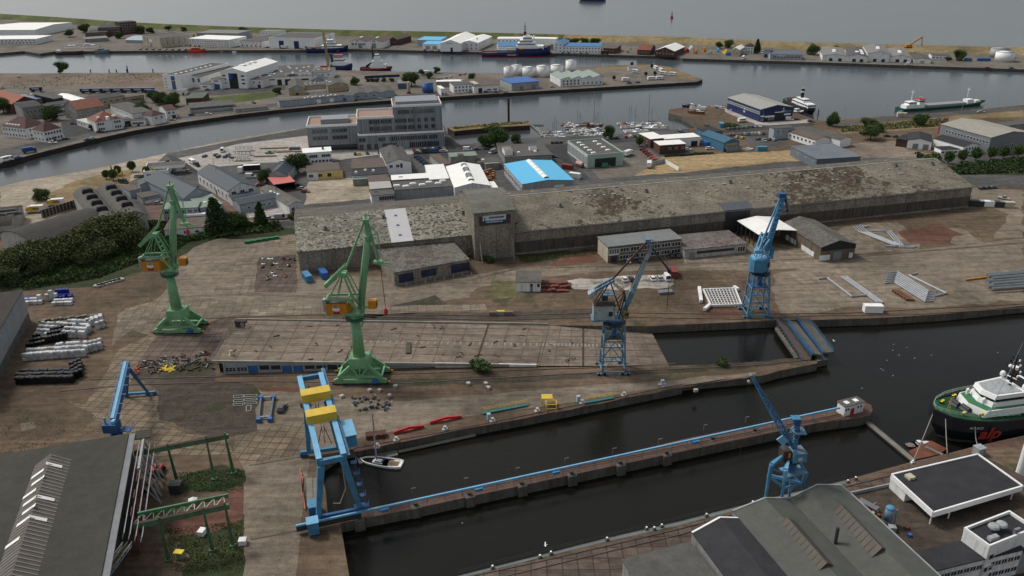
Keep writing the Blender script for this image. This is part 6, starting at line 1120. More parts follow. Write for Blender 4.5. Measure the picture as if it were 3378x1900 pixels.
mb=MB(); mb.bar(K1-pn*2+V((0,0,0)),K2+pn*.6,.8,CBLUE,.9); mb.bar(K1-pn*2.2-V((0,0,.5)),K1-pn*.4-V((0,0,.5)),.9,CBLUED,.8); mb.build('sill_beam',o)
mb=MB(); mb.bar(F1-pn*1.2,F2+pn*1.2,.7,CBLUED,.7); mb.box(F2+V((0,0,.2)),(2.4,1.6,1.4),CBLUED,R(17)); mb.build('sill_beam',o)
for t in (.42,.68):
 p=c0+dd*37*t; mb=MB(); w=pn*3.4; L=dd*1.7; z0_=V((0,0,.8)); z1_=V((0,0,2.9)); mb.hexa([p-w-L+z0_,p+w-L+z0_,p+w+L+z0_,p-w+L+z0_],[p-w-L*.9+z1_,p+w-L*.9+z1_,p+w+L*.9+z1_,p-w+L*.9+z1_],YEL); mb.build('trolley',o)
 mb=MB(); 
 for s in (-1,1): mb.tube([p+pn*s*.4,p-V((0,0,6))+pn*.1,],.05,DSTEEL,4); mb.bar(p-V((0,0,1.2))+pn*s*.2,p-V((0,0,6.4))+pn*s*1.6,.14,DRUST)
 mb.build('hoist_rope',o)
mb=MB(); p=c0+pn*3.5; rail_(mb,[p+V((0,0,.4)),p+dd*40+V((0,0,.4))],CBLUED,1.1,2.2); mb.bar(p+V((0,0,.3)),p+dd*40+V((0,0,.3)),.9,OLDBLUE,.1); mb.build('walkway',o)
mb=MB(); q=c0+dd*11+pn*5.2-V((0,0,1.6)); mb.box(q,(2.6,6.6,3),CBLUE,math.atan2(dd.y,dd.x)-PI/2); mb.box(q+V((0,0,1.55)),(2.8,6.8,.14),CBLUEL,math.atan2(dd.y,dd.x)-PI/2); mb.build('winch_house',o)
mb=MB()
for k in range(5): q=(c0+pn*4.2).lerp(F2+pn*1.4,.12+k*.21); mb.box(q,(1.3,1.2,.08),CBLUED,R(17)); rail_(mb,[q+V((.6,-.6,0)),q+V((.6,.6,0))],CBLUED,1); ladder_(mb,q,(c0+pn*4.2).lerp(F2+pn*1.4,min(1,.12+(k+1)*.21)),.4,CBLUED)
mb.build('leg_ladder',o)
mb=MB(); mb.tube([c0+pn*2+dd*1,c0+pn*2.2-V((0,0,8)),c0+pn*.6-V((0,0,11.6)),c0-pn*.8-V((0,0,11.2))],.14,M('hanging hose',(.35,.28,.25),.7,.1),6); mb.build('hose',o)
mb=MB(); a=P(C6,42,1330,2.2); q=P(9,1185,180,2.6)
o=thing('crane_runway','long light blue runway beam carried on posts along the dividing pier','rail',((a+q)/2-V((0,0,2.4))))
mb.bar(a,q,.42,CBLUEL,.42); mb.build('beam',o)
mb=MB(); n=34; dq=(q-a).normalized(); 
for k in range(3,n): p=a.lerp(q,k/n); mb.bar(p,V((p.x,p.y,.3)),.14,OLDBLUE); 
mb.build('posts',o)
for f_ in (.135,.29,.425,.69):
 p=a.lerp(q,f_); mb=MB(); mb.box(p+V((.3,-.3,-.5)),(1.8,1,.7),CBLUE,math.atan2(dq.y,dq.x)); mb.build('bracket',o)
mb=MB(); mb.bar(a-V((0,0,.9)),a+dq*14-V((0,0,.9)),.3,DSTEEL,1.4); mb.build('end_girder',o)
mb=MB(); c=P(C6,190,1330,2); mb.box(c,(2.4,2.4,3),CBLUE,R(17)); mb.box(c+V((0,0,1.55)),(2.6,2.6,.12),CBLUEL,R(17)); one('switch_cabin',mb,'blue switch cabin beside the foot of the light blue gantry','cabin')
mb=MB(); c=P(C6,205,1215,0)+V((0,0,1.3)); mb.box(c,(2.4,3,2.6),BLUE,R(17)); mb.box(c+V((0,0,1.35)),(2.5,3.1,.1),CBLUE,R(17)); one('blue_container',mb,'small ribbed blue container beside the leg of the light blue gantry','container')
o=thing('gantry_crane','small blue A legged gantry crane standing between the slab paving and the large dark hall','crane',(-103,182,0))
ap=P(C7,505,185,11.4); ne=P(C7,325,985,11.4); dg=(ne-ap).normalized()
mb=MB(); mb.bar(ap,ne,1.5,CBLUED,2,w2=1.3); mb.bar(ap+V((-.3,0,1.05)),ne+V((-.3,0,1.05)),.8,CBLUEL,.1); mb.build('girder',o)
f1,f2=P(C7,800,575,.9),P(C7,500,600,.9)
for ff in (f1,f2):
 mb=MB(); mb.bar(ff,ap-V((0,0,.6)),.5,CBLUED,.6,w2=.9,h2=1); mb.build('leg',o)
mb=MB(); mb.bar(f2-V((1,0,0)),f1+V((2,.2,0)),.6,CBLUE,.7); 
for p in (f1,f2,f1+V((1.8,.2,0))): mb.tube([p+V((0,-.4,-.4)),p+V((0,.4,-.4))],.55,CBLUED,10)
mb.build('sill_beam',o)
n1,n2=ne+V((-2.6,-2,-10.8)),ne+V((3.2,-1.5,-10.8)); 
for nn_ in (n1,n2):
 mb=MB(); mb.bar(V(nn_),ne-V((0,0,.8)),.9,CBLUED,1.1,w2=1.2); mb.build('leg',o)
mb=MB(); mb.box(ne+V((-.6,-.4,-1)),(3.2,3,2.2),CBLUED); mb.box(ne+V((2.6,0,-2.2)),(2.6,2.2,.2),CBLUED); rail_(mb,[ne+V((1.4,-1,-2)),ne+V((4,-1,-2)),ne+V((4,1.2,-2))],CBLUED,1.1,1); mb.box(ne+V((.2,-.6,.5)),(.8,1.4,.7),CBLUEL); mb.cyl(ne+V((-1.6,-1,.2)),.3,1.6,LGREY,8); mb.build('trolley_house',o)
mb=MB(); rail_(mb,[ap+V((-1,0,.8)),ne+V((-1,0,.8))],CBLUE,1,3)
for k in range(6): p=ap.lerp(ne,.12+k*.16); mb.bar(p+V((0,0,.9)),p+V((1.8,0,.9)),.12,CBLUEL)
mb.build('walkway',o)
# green runway frames
def gframe(lbl,feet,tops,end,truss=None):
 o=thing('runway_frame',lbl,'frame',V(((feet[0].x+feet[-1].x)/2,(feet[0].y+feet[-1].y)/2,0)))
 for a,b_ in zip(feet,tops):
  mb=MB(); mb.bar(a,b_-V((0,0,.3)),.35,GANTRYG,.35); mb.bar(a+V((.45,.1,0)),b_-V((-.1,0,.3)),.22,GANTRYG); 
  for k in range(7): t=k/7; mb.bar(a.lerp(b_,t),(a+V((.45,.1,0))).lerp(b_,t+.1),.1,GANTRYG)
  mb.box(a+V((.2,0,.2)),(1.2,.9,.5),GANTRYG); mb.build('post',o)
 mb=MB(); mb.bar(end,tops[-1]+(tops[-1]-end).normalized()*.8,.7,GANTRYG,1.1); mb.bar(end+V((0,0,.6)),tops[-1]+V((0,0,.6)),.8,DRUST,.1)
 for p in tops: mb.box(p+V((0,0,.9)),(.3,.3,.5),GANTRYG)
 mb.build('beam',o)
 if truss:
  mb=MB(); a,b_=end+V((0,2.6,.9)),tops[-1]+V((0,2.6,.9)); mb.bar(a,b_,.4,GANTRYG,.9); n=9
  for k in range(n): 
   p=end.lerp(tops[-1],k/n)+V((0,0,.5)); q=a.lerp(b_,(k+.5)/n); r=end.lerp(tops[-1],(k+1)/n)+V((0,0,.5)); mb.bar(p,q,.16,CREAM if k>4 else GANTRYG); mb.bar(q,r,.16,CREAM if k>4 else GANTRYG)
  mb.build('truss',o)
hz=10
gframe('worn green runway frame, the upper of the two beside the dark hall',[P(E1,425,500),P(E1,800,490),P(E1,990,430)],[P(E1,345,175,hz),P(E1,725,95,hz),P(E1,915,62,hz)],P(E1,10,235,hz))
gframe('worn green runway frame with lattice truss, the lower of the two beside the dark hall',[P(E1,345,1300),P(E1,780,1200),P(E1,985,1155)],[P(E1,260,905,hz),P(E1,700,815,hz),P(E1,915,760,hz)],P(E1,0,955,hz),True)
mb=MB(); a=hallb.pt(hallb.L+1.8,hallb.W-36,8.6); 
for k in range(3): lattice(mb,a+V((k*.9,0,0)),a+V((k*.9-3,-34,0)),1.3,WHITE2 if k==0 else (M('mustard lattice',(.25,.22,.1),.7,.2) if k==1 else LAT),16,(.3,0,1))
one('lattice_walkway',mb,'pale and mustard lattice walkway beams along the foot of the dark hall','walkway')
# dividing pier, slipway, bridges
def tint(t,pts): return [P(t,x,y) for x,y in pts]
S0=P(C6,430,1335); S1=P(C6,640,1250)
lo=[P(C6,415,1360),P(8,0,1050),P(8,560,940),P(8,1350,770),P(8,2100,610),P(8,2573,495+15),P(9,600,385),P(9,1000,300),P(9,1340,255),P(9,1415,235)]
hi=[P(9,1432,195),P(9,1420,160),P(9,1380,142),P(9,1200,175),P(9,880,245),P(9,0,420),P(8,2100,535),P(8,1350,700),P(8,560,880),P(8,0,985),P(C6,320,1245)]
o=thing('dividing_pier','long narrow rusty concrete pier dividing the two lower dock basins','pier',(30,163,0))
PIERM=M('pier brick red deck',(.12,.075,.06),.95,.35)
MB().prism(lo+hi,-6,.05,PIERM,QWALL).build('deck',o)
dp=(lo[6]-lo[2]).normalized(); pnn=V((dp.y,-dp.x,0))
for q in [P(8,135,1022),P(8,562,925),P(8,967,845),P(8,1362,765),P(8,1738,688),P(8,2105,610),P(8,2455,536),P(9,228,425),P(9,548,362)]:
 mb=MB(); mb.hexa([q-dp*1.1+pnn*.9+V((0,0,-6)),q+dp*1.1+pnn*.9+V((0,0,-6)),q+dp*1.1-pnn*.6+V((0,0,-6)),q-dp*1.1-pnn*.6+V((0,0,-6))],[q-dp*1.1+pnn*.9+V((0,0,.15)),q+dp*1.1+pnn*.9+V((0,0,.15)),q+dp*1.1-pnn*.6+V((0,0,.15)),q-dp*1.1-pnn*.6+V((0,0,.15))],DCONC); mb.build('buttress',o)
 mb=MB(); mb.cyl(q-pnn*.3,.45,.7,M('mossy iron',(.06,.06,.04),.9,.3),10,.35); mb.cyl(q-pnn*.3+V((0,0,.7)),.6,.25,MATS['mossy iron'],10); mb.bar(q-pnn*4.6,q-pnn*4.6+V((0,0,1.6)),.16,GWOOD); mb.bar(q-pnn*4.6+V((0,0,1.6)),q-pnn*4.6+V((0,0,1.6))+dp*1,.16,GWOOD); mb.build('bollard',o)
mb=MB()
for s in (2.2,2.9): mb.bar(lo[1]-pnn*s+V((0,0,.2)),lo[8]-pnn*s+V((0,0,.2)),.14,RUST,.12)
mb.build('rails',o)
mb=MB(); rail_(mb,[lo[1].lerp(lo[8],t)-pnn*1.6+V((0,0,.05)) for t in (0.06,.4,.97)],GWOOD,.9,4,.05); rail_(mb,[hi[-3]+V((0,0,.05)),hi[4]+V((0,0,.05))],DSTEEL,.8,3,.04,1); mb.build('railing',o)
b=B('pier_house','white flat roofed hut with red door at the tip of the dividing pier',3,(1098,450),(1297,400),(1020,395),WHITE,FELT,side='L',t=C5,over=.2).door('f',.42,1.2,2,RED).wins('f',2,2,.08,.2,.5,.6,None,None).wins('f',2,2,.7,.85,.5,.6,None,None).sky([(.25,.5),(.72,.5)],1.3,1.3,.2,WROOF,False)
mb=MB(); a,c=P(9,1360,265,ZW+.4),P(9,1740,580,ZW+.4); mb.bar(a,c,1.5,GWOOD,.3); mb.bar(a+V((.8,.3,0)),c+V((.8,.3,0)),.2,DSTEEL,.4); mb.bar(a-V((.8,.3,0)),c-V((.8,.3,0)),.2,DSTEEL,.4); one('floating_walkway',mb,'narrow grey floating walkway from the pier tip to the lower quay','walkway')
mb=MB(); q=[P(9,x,y,ZW) for x,y in ((1700,520),(1870,440),(1990,500),(1930,545),(1760,580))]; mb.prism(q,ZW-.5,ZW+.5,M('rust red raft',(.16,.06,.04),.9,.4)); mb.bar(P(9,1830,475,ZW+.65),P(9,1960,535,ZW+.65),.9,GWOOD,.25); one('raft',mb,'rust red steel raft moored under the ship bow','raft')
W2_=lambda t,x,y,z:P(t,x,y,z)
zl=4.2
fl,bl_=P(4,1600,1272,zl),P(4,1785,965,zl); fr,br=P(5,2455,1310,0),P(5,2320,1015,0)
fz=P(5,1480,1312,0); bz=P(5,1560,1005,0)
f3=P(5,2470,1310,ZW); b3_=P(5,2325,1030,ZW)
o=thing('slipway','broad concrete building slip rising from the flooded basin to a raised deck with workshops beneath','slipway',((fl+br)/2*1))
SLIPM=gmat('slipway concrete',(.18,.145,.115)); 
mb=MB(); nx=40; ny=8; vs=[]
def slip(u,v):
 a=[fl,fz,f3][0]; 
 if u<.62: p=fl.lerp(fz,u/.62); q=bl_.lerp(bz,u/.62)
 else: p=fz.lerp(f3,(u-.62)/.38); q=bz.lerp(b3_,(u-.62)/.38)
 return p.lerp(q,v)
fz.z=-.02; bz.z=-.02
ends=[(f3-fz).normalized(),(b3_-bz).normalized()]
for i in range(nx+1):
 for j in range(ny+1): vs.append(slip(i/nx,j/ny))
for j in range(ny+1): e=slip(1,j/ny)+(f3-fz).normalized()*12; e.z=ZW-2; vs.append(e+V((0,0,0)))
mb.add(vs,[(i*(ny+1)+j,(i+1)*(ny+1)+j,(i+1)*(ny+1)+j+1,i*(ny+1)+j+1) for i in range(nx+1) for j in range(ny)],SLIPM); mb.build('ramp',o)
EDG=M('pale edge beam',(.3,.29,.25),.8,.25); mb=MB(); mb.bar(fl+V((0,-.2,-.2)),fz+V((0,-.2,.25)),.5,EDG,.9); mb.build('edge_beam',o); mb=MB(); mb.bar(bl_+V((0,.2,.1)),bz+V((0,.2,.3)),.4,EDG,.7); mb.build('edge_beam',o)
mb=MB(); rail_(mb,[fl+V((0,.2,.1)),bl_+V((0,-.4,.1))],STEEL,1.2,2); mb.build('railing',o)
mb=MB(); JR=random.Random(9)   # expansion joints and spilled scraps of dark matting
for k in range(1,24):
 u=k/24.; p,q=slip(u,0),slip(u,1); mb.bar(p+V((0,0,.02)),q+V((0,0,.02)),.16 if k%6 else .6,DRUST if k%6==0 else M('joint dirt',(.095,.075,.06),.95,.3),.04)
for v in (.22,.38,.55,.72,.88):
 for i in range(0,40,1): mb.bar(slip(i/40,v)+V((0,0,.035)),slip((i+1)/40,v)+V((0,0,.035)),.09,MATS['joint dirt'],.04)
mb.build('joints',o)
for k in range(34):
 u,v=JR.uniform(.02,.8),JR.uniform(.05,.9); p=slip(u,v)+V((0,0,.1)); an=JR.uniform(0,PI); l=JR.uniform(.6,2.2); mb=MB(); q=p+V((math.cos(an)*l,math.sin(an)*l,.0)); q.z=p.z; mb.bar(p,q,.35,DRUST,.18); mb.bar(q,q+V((JR.uniform(-.8,.8),JR.uniform(-.8,.8),0)),.3,DRUST,.15)
 one('scrap_piece',mb,'rusty scrap piece lying on the slipway concrete','scrap','scrap pieces on the slipway')
STRM=M('bleached stain',(.25,.235,.21),.95,.3)
mb=MB()
for k in range(50):
 u=.27+k*.0125
 if u>.88: break
 p=slip(u,.5)+V((0,0,.05)); mb.bar(p-V((.1,1.1,0)),p+V((.1,1.1,0)),.55,STRM,.03)
mb.build('bleached_strip',o)
mb=MB(); p=slip(.36,.35)+V((0,0,.3)); mb.box(p,(1.4,7,.4),M('mossy wood',(.08,.075,.05),.95,.3),R(5)); one('mossy_beam',mb,'long mossy timber lying across the slipway','timber')
mb=MB(); g=lambda v:V((v.x,v.y,-.05)); mb.add([g(bl_),g(bz),bz,bl_],[(0,3,2,1),(0,1,2,3)],DCONC); mb.add([g(fl)+V((1.5,.6,0)),g(bl_),bl_,fl+V((1.5,.6,0))],[(0,3,2,1),(0,1,2,3)],DCONC); mb.build('side_wall',o)
w0=P(4,1690,1372); w1=fz+(fl-fz)*.32; w1=V((w1.x,w1.y+.6,0)); dw=(w1-w0); Lw=dw.length; dw.normalize(); dn_=V((dw.y,-dw.x,0))
def tz(s): p=w0+dw*s; t=(fl.x-p.x)/(fl.x-fz.x); return zl*(1-t)-.35
ws=thing('slipway_workshop','row of pale workshop bays with blue doors and dark openings tucked under the slipway deck','workshop',w0+dw*Lw/2,math.atan2(dw.y,dw.x))
mb=MB(); mb.add([w0,w1,w1+V((0,0,max(tz(Lw),.1))),w0+V((0,0,tz(0)))],[(0,1,2,3)],M('pale bay panel',(.33,.36,.38),.7,.15)); mb.build('wall',ws)
bays=['w','w','b','d','d','B','b','d','d','o','o','d','o']
bw=3.3
for i,kd in enumerate(bays):
 s=.5+i*bw; p=w0+dw*(s+bw/2)+dn_*.06; h_=tz(s+bw)-.3
 if h_<.6: break
 mb=MB()
 if kd=='w':
  for a in range(3):
   for c in range(2): mb.box(p+dw*(-1+a)+V((0,0,1.1+c*.65)),(.75,.06,.5),GLASS,math.atan2(dw.y,dw.x))
  mb.build('window',ws)
 elif kd in 'bB': mb.box(p+V((0,0,h_*.45)),(bw*.9,.1,h_*.8),BLUE,math.atan2(dw.y,dw.x)); mb.build('door',ws)
 else: mb.box(p+V((0,0,h_*.62)),(bw*.86,.1,h_*(.5 if kd=='d' else .9)),DOORD,math.atan2(dw.y,dw.x)); mb.build('opening',ws)
mb=MB()
for i in range(len(bays)+1):
 if tz(.4+i*bw)>.5: mb.bar(w0+dw*(.4+i*bw)+dn_*.1,w0+dw*(.4+i*bw)+dn_*.1+V((0,0,tz(.4+i*bw))),.3,LGREY)
mb.build('posts',ws)
mb=MB(); a=P(5,710,1325); mb.bar(a+V((0,0,.9)),P(5,1470,1318)+V((0,0,.5)),.4,WHITE,1.6,h2=.6); one('white_wall',mb,'low white wall tapering along the front of the slipway','wall')
for t,x,y,l in ((E2,360,700,'cream ventilation cowl near the front corner of the slipway deck'),(E2,650,190,'cream ventilation cowl beside the hut on the slipway deck')):
 p=P(t,x,y+40,zl-.3); mb=MB(); mb.cyl(p,.9,.5,CREAM,14,.7); mb.cyl(p+V((0,0,.5)),.45,.5,GLYEL,12); mb.cyl(p+V((0,0,1.)),.6,.7,CREAM,14,.3); one('ventilation_cowl',mb,l,'vent')
mb=MB(); p=P(E2,545,205,zl-.2); mb.box(p+V((0,0,1)),(3.4,1.8,2),M('brown hut',(.07,.06,.055),.8,.2)); mb.box(p+V((0,0,2.1)),(3.7,2.1,.2),DRUST); mb.box(p+V((.6,-.95,1)),(1,.06,1.6),LGREY); one('stair_hut',mb,'small dark stair hut at the rear left corner of the slipway deck','hut')
def deckbar(lbl,name,pts,m,th=.5,z=.1,rails=(),foot=False):
 q=[P(E7,x,y,z) for x,y in pts]; o=thing(name,lbl,'bridge',sum(q,V((0,0,0)))/4); MB().prism(q,z-th,z,m).build('deck',o)
 mb=MB()
 for a,b_ in rails: rail_(mb,[q[a]+V((0,0,0)),q[b_]],M('bridge rail',(.08,.13,.16),.6,.2),1.1,1.6,.08); mb.bar(q[a]-V((0,0,.3)),q[b_]-V((0,0,.3)),.25,CBLUED if foot else DSTEEL,.9)
 mb.build('railing',o); return o
deckbar('brown walkway on top of the lock gate closing the slipway basin','lock_gate',[(0,240),(560,1100),(760,1080),(110,190)],M('brown bridge deck',(.085,.062,.052),.9,.2),2.4,.15,((0,1),(3,2)))
deckbar('middle grey green bridge deck with orange rusted ends','bridge_deck',[(245,245),(800,960),(1000,990),(440,270)],M('grey green deck',(.1,.1,.085),.9,.3),.6,1.2,((0,1),),True)
deckbar('outermost bridge deck with blue side rails, farthest from the slipway basin','bridge_deck',[(450,185),(1030,940),(1245,930),(700,215)],M('grey green deck',(.1,.1,.085),.9,.3),.6,1.4,((0,1),(3,2)),True)
mb=MB(); a,c=P(E7,20,420,-.8),P(E7,470,1080,-.8); mb.bar(a,c,1.4,DCONC,.8)
for k in range(10): p=a.lerp(c,(k+.5)/10)+V((.6,.3,.6)); mb.cyl(p,.5,.5,DRUST,10)
one('gate_machinery',mb,'row of rusty sluice wheels on the ledge beside the lock gate','machinery')
mb=MB(); q=[P(E7,x,y,-.4) for x,y in ((850,1010),(1150,960),(1140,1080),(900,1120))]; mb.prism(q,-5,-.5,DCONC); one('bridge_pier',mb,'dark concrete pier carrying the ends of the two bridge decks','pier')
RL=M('polished crane rail',(.1,.075,.06),.6,.3)
def rails(name,t,pts,gap=0,z=.12,w=.28):
 q=[P(*a) if len(a)==3 else P(t,*a) for a in pts]; mb=MB()
 for a,b_ in zip(q,q[1:]):
  mb.bar(a+V((0,0,z)),b_+V((0,0,z)),w,RL,.12)
 struct(name,mb)
rails('crane_rail',0,[(150,985),(330,968),(650,960),(1000,965),(1500,938),(1890,920),(2040,905)]); rails('crane_rail',0,[(230,955),(550,948),(845,944),(1050,940),(1500,925),(1700,915)])
rails('crane_rail',0,[(390,845),(520,842),(560,838)]); rails('crane_rail',0,[(400,805),(800,792),(1240,806),(1530,798),(1860,803),(2050,795),(2300,792),(2576,775)])
rails('crane_rail',0,[(860,790),(1240,795),(1530,787),(1860,791),(2130,788),(2576,765)])
rails('yard_track',0,[(420,750),(640,742),(860,752)],0,.06,.16); rails('yard_track',0,[(425,747),(640,739),(860,749)],0,.06,.16)
rails('yard_track',0,[(1180,707),(1300,677),(1700,667),(2150,648),(2576,612)],0,.07,.16); rails('yard_track',0,[(1180,704),(1300,675),(1700,665),(2150,646),(2576,610)],0,.07,.16)
rails('quay_rail',8,[(100,485),(760,365),(1500,215),(2573,5)]); rails('slab_joint_rail',7,[(1880,618),(2330,540)],0,.06,.3); rails('slab_joint_rail',7,[(1890,1175),(2230,1110)],0,.06,.3)
rails('crane_rail',8,[(1000,1449),(1500,1340),(2000,1225),(2573,1090),(9,630,920),(9,1240,775),(9,1700,660)],0,.12,.2); rails('crane_rail',8,[(1250,1449),(2000,1270),(2573,1135),(9,300,1040)],0,.12,.2)
# ships
def hull(o,f,L,Bm,zd,m,boot=None,stern=.9,bowr=.0,sheer=1.2,zw=ZW,name='hull',deckm=None,flare=1.12,n=24,bul=.7,blunt=.55):
 """f(x along from stern 0..L, y across, z) -> world"""
 def half(t): 
  b_=Bm/2
  if t<.12: return b_*(stern+(1-stern)*t/.12)
  if t>blunt: s=(t-blunt)/(1-blunt); return b_*math.sqrt(max(0,1-s**2.2))
  return b_
 xs=[i/n for i in range(n+1)]
 rows=[]
 for t in xs:
  hb=max(half(t),.05); zt=zd+sheer*max(0,(t-.5)/.5)**2+(.3*sheer*max(0,(.3-t)/.3)**2); x=t*L
  k=1 if t<blunt else 1-.25*((t-blunt)/(1-blunt)); ov=-.05*L*max(0,(t-.75)/.25)
  row=[f(x+ov,hb*k*.9,zw-1.),f(x+ov*.8,hb*k,zw+.8),f(x,hb*flare**.5,(zw+zt)/2+.5),f(x,hb,zt),f(x,hb-.2,zt+bul)]
  rows.append((row,[f(x+ov,-hb*k*.9,zw-1.),f(x+ov*.8,-hb*k,zw+.8),f(x,-hb*flare**.5,(zw+zt)/2+.5),f(x,-hb,zt),f(x,-hb+.2,zt+bul)],zt))
 mb=MB()
 for (a,b2,_),(c,d2,_) in zip(rows,rows[1:]):
  for j in range(4):
   mm=(boot or m) if j==0 else m
   mb.add([a[j],c[j],c[j+1],a[j+1]],[(3,2,1,0)],mm); mb.add([b2[j],d2[j],d2[j+1],b2[j+1]],[(0,1,2,3)],mm)
 for (row,r2,_) in (rows[0],rows[-1]):
  for j in range(4): mb.add([row[j],r2[j],r2[j+1],row[j+1]],[(0,1,2,3)],m)
 mb.build(name,o)
 mb=MB()
 for (a,b2,_),(c,d2,_) in zip(rows,rows[1:]): mb.add([a[3],c[3],d2[3],b2[3]],[(0,1,2,3),(3,2,1,0)],deckm or DECKG)
 mb.build('deck',o); return rows
def frame(a,b_):
 a=V((a[0],a[1],0)); b_=V((b_[0],b_[1],0)); d=(b_-a); L=d.length; d.normalize(); n=V((-d.y,d.x,0)); return (lambda x,y,z: a+d*x+n*y+V((0,0,z))),L,math.atan2(d.y,d.x),d,n
bow=P(C8,250,860,0); st=P(9,3500,150,0); bow=V((107.2,176.6,0)); st=V((165,192,0))
f,L,an,d,n=frame(st,bow)
o=thing('tug_ship','black hulled ocean tug with green decks and white wheelhouse at the right edge','ship',f(L/2,0,ZW),an)
hull(o,f,L,14,3.2,HULLK,BOOT,sheer=2.6,deckm=DECKG,blunt=.72,bul=.25)
f0=f; zb=4.9
def sblk(x0,x1,w0_,w1_,z0,z1,m,name,fr=.0,rnd=0):
 mb=MB(); q=[f(x0,-w0_/2,z0),f(x1,-w1_/2,z0),f(x1+fr,0,z0),f(x1,w1_/2,z0),f(x0,w0_/2,z0)]; t=[v+V((0,0,z1-z0))-d*fr*.35 for v in q]; k=len(q)
 mb.add(q+t,[tuple(range(k))[::-1],tuple(range(k,2*k))]+[(i,(i+1)%k,k+(i+1)%k,k+i) for i in range(k)],m); return mb.build(name,o)
sblk(L-27,L-11.5,11.6,9.6,4.2,6.1,WHITE2,'superstructure',1.6); sblk(L-26.6,L-12,11,9.,6.1,6.2,DECKG,'upper_deck',1.5)
sblk(L-24,L-14.2,9.,7.6,6.2,7.4,WHITE2,'superstructure',1.2)
sblk(L-23.4,L-15,8.,6.8,7.4,8.3,BLACK,'wheelhouse_windows',1.1); sblk(L-23.8,L-14.6,8.4,7.2,8.3,9.4,WHITE2,'wheelhouse',1.2); sblk(L-22.6,L-15.4,7,6,9.4,9.5,LGREY,'wheelhouse_roof',1); sblk(L-29,L-22,7.6,7,6.1,9.,BLACK,'funnel_house')
for s in (-1,1):
 mb=MB(); mb.hexa([f(L-28.5,s*4.6-1.1,4.4),f(L-25.1,s*4.6-1.1,4.4),f(L-25.1,s*4.6+1.1,4.4),f(L-28.5,s*4.6+1.1,4.4)],[f(L-28.5,s*4.6-.9,10),f(L-25.5,s*4.6-.9,10),f(L-25.5,s*4.6+.9,10),f(L-28.5,s*4.6+.9,10)],BLACK); mb.hexa([f(L-28.55,s*4.6-1.15,7),f(L-25,s*4.6-1.15,7),f(L-25,s*4.6+1.15,7),f(L-28.55,s*4.6+1.15,7)],[f(L-28.55,s*4.6-1.1,8.3),f(L-25.1,s*4.6-1.1,8.3),f(L-25.1,s*4.6+1.1,8.3),f(L-28.55,s*4.6+1.1,8.3)],WHITE2); mb.build('funnel',o)
 mb=MB(); mb.tube([f(L-23.5,s*3.6,8.4),f(L-23.5,s*3.6,10.4)],.12,WHITE2,6); mb.cyl(f(L-23.5,s*3.6,10.2),.7,.6,WHITE2,12); mb.dome(f(L-23.5,s*3.6,10.8),.7,.7,WHITE2,12); mb.build('radome',o)
 mb=MB(); p=f(L-26.5,s*3,10); mb.cyl(p,.5,1.8,RUST,10); mb.cyl(p+V((0,0,1.8)),.75,.8,WHITE2,12); mb.build('exhaust',o)
mb=MB(); mt=f(L-22.5,0,9.4); mb.bar(mt,mt+V((0,0,9)),.5,BLACK,.5,w2=.2,h2=.2)
for z,w in ((3,3),(4.6,4),(6.2,3),(7.4,2)): mb.bar(mt+n*w/2+V((0,0,z)),mt-n*w/2+V((0,0,z)),.14,BLACK); mb.box(mt+n*w/2+V((0,0,z+.3)),(.3,.3,.5),WHITE2); mb.box(mt-n*w/2+V((0,0,z+.3)),(.3,.3,.5),BLACK)
mb.bar(mt+n*1.3+V((0,0,2.3))-d*.3,mt-n*1.3+V((0,0,2.3))+d*.3,.25,WHITE2,.2); mb.bar(mt+n*1.1+V((0,0,1.2))+d,mt-n*1.1+V((0,0,1.2))+d,.25,WHITE2,.2); mb.dome(mt+V((0,0,4.8))-n*1.2,.5,.7,WHITE2,10); mb.build('mast',o)
for a in ((L-12.5,5.,6.1,11),(L-23,-2,9.4,11)):
 mb=MB(); p=f(a[0],a[1],a[2]); mb.tube([p,p+V((0,0,1.2))-d*.3,p+V((0,0,a[3]))-d*2.4],[.14,.1,.03],LGREY,5); mb.build('whip_aerial',o)
mb=MB(); edge=[f(L-x,s*w,5.2+e) for x,w,s,e in ((28,7.2,-1,-.6),(20,7.1,-1,-.3),(13,6.6,-1,.1),(8,5.6,-1,.4),(4,4,-1,.6),(1.2,1.8,-1,.8),(.5,0,1,.8),(1.2,1.8,1,.8),(4,4,1,.6),(8,5.6,1,.4),(13,6.6,1,.1),(20,7.1,1,-.3))]; rail_(mb,edge,M('pale green rail',(.3,.42,.35),.6,.1),1,1.6,.07,3); mb.build('railing',o)
mb=MB()
for x,y in ((8,-1.6),(8.6,1.4)): p=f(L-x,y,5); mb.tube([p-n*1.3+V((0,0,.7)),p+n*1.3+V((0,0,.7))],.65,DSTEEL,12); mb.box(p+V((0,0,.3)),(1.8,2.6,.5),STEEL,an)
mb.build('windlass',o)
for x,y in ((5,-3),(5.8,-3.4),(10,-4.6),(10.8,-4.8),(7,2.8),(6.4,3),(11,4.4),(10.2,4.6),(8.2,-3),(9,-.2)):
 mb=MB(); p=f(L-x,y,4.9); mb.cyl(p,.28,.7,BLACK,8); mb.cyl(p+V((0,0,.7)),.36,.12,GLYEL,8); mb.build('mooring_bitt',o)
mb=MB(); p=f(L-3,1.6,5.2)
for s in (-.6,.6): mb.bar(p+n*s,p+V((0,0,4.6)),.12,M('ochre mast',(.42,.27,.1),.6,.1))
for k in range(5): mb.bar(p+n*.6*(1-k/5)+V((0,0,k*.9)),p-n*.6*(1-k/5)+V((0,0,k*.9)),.08,MATS['ochre mast'])
mb.bar(p+V((0,0,4.6)),p+V((0,0,4.6))-d*.9,.1,MATS['ochre mast']); mb.build('fore_mast',o)
mb=MB()
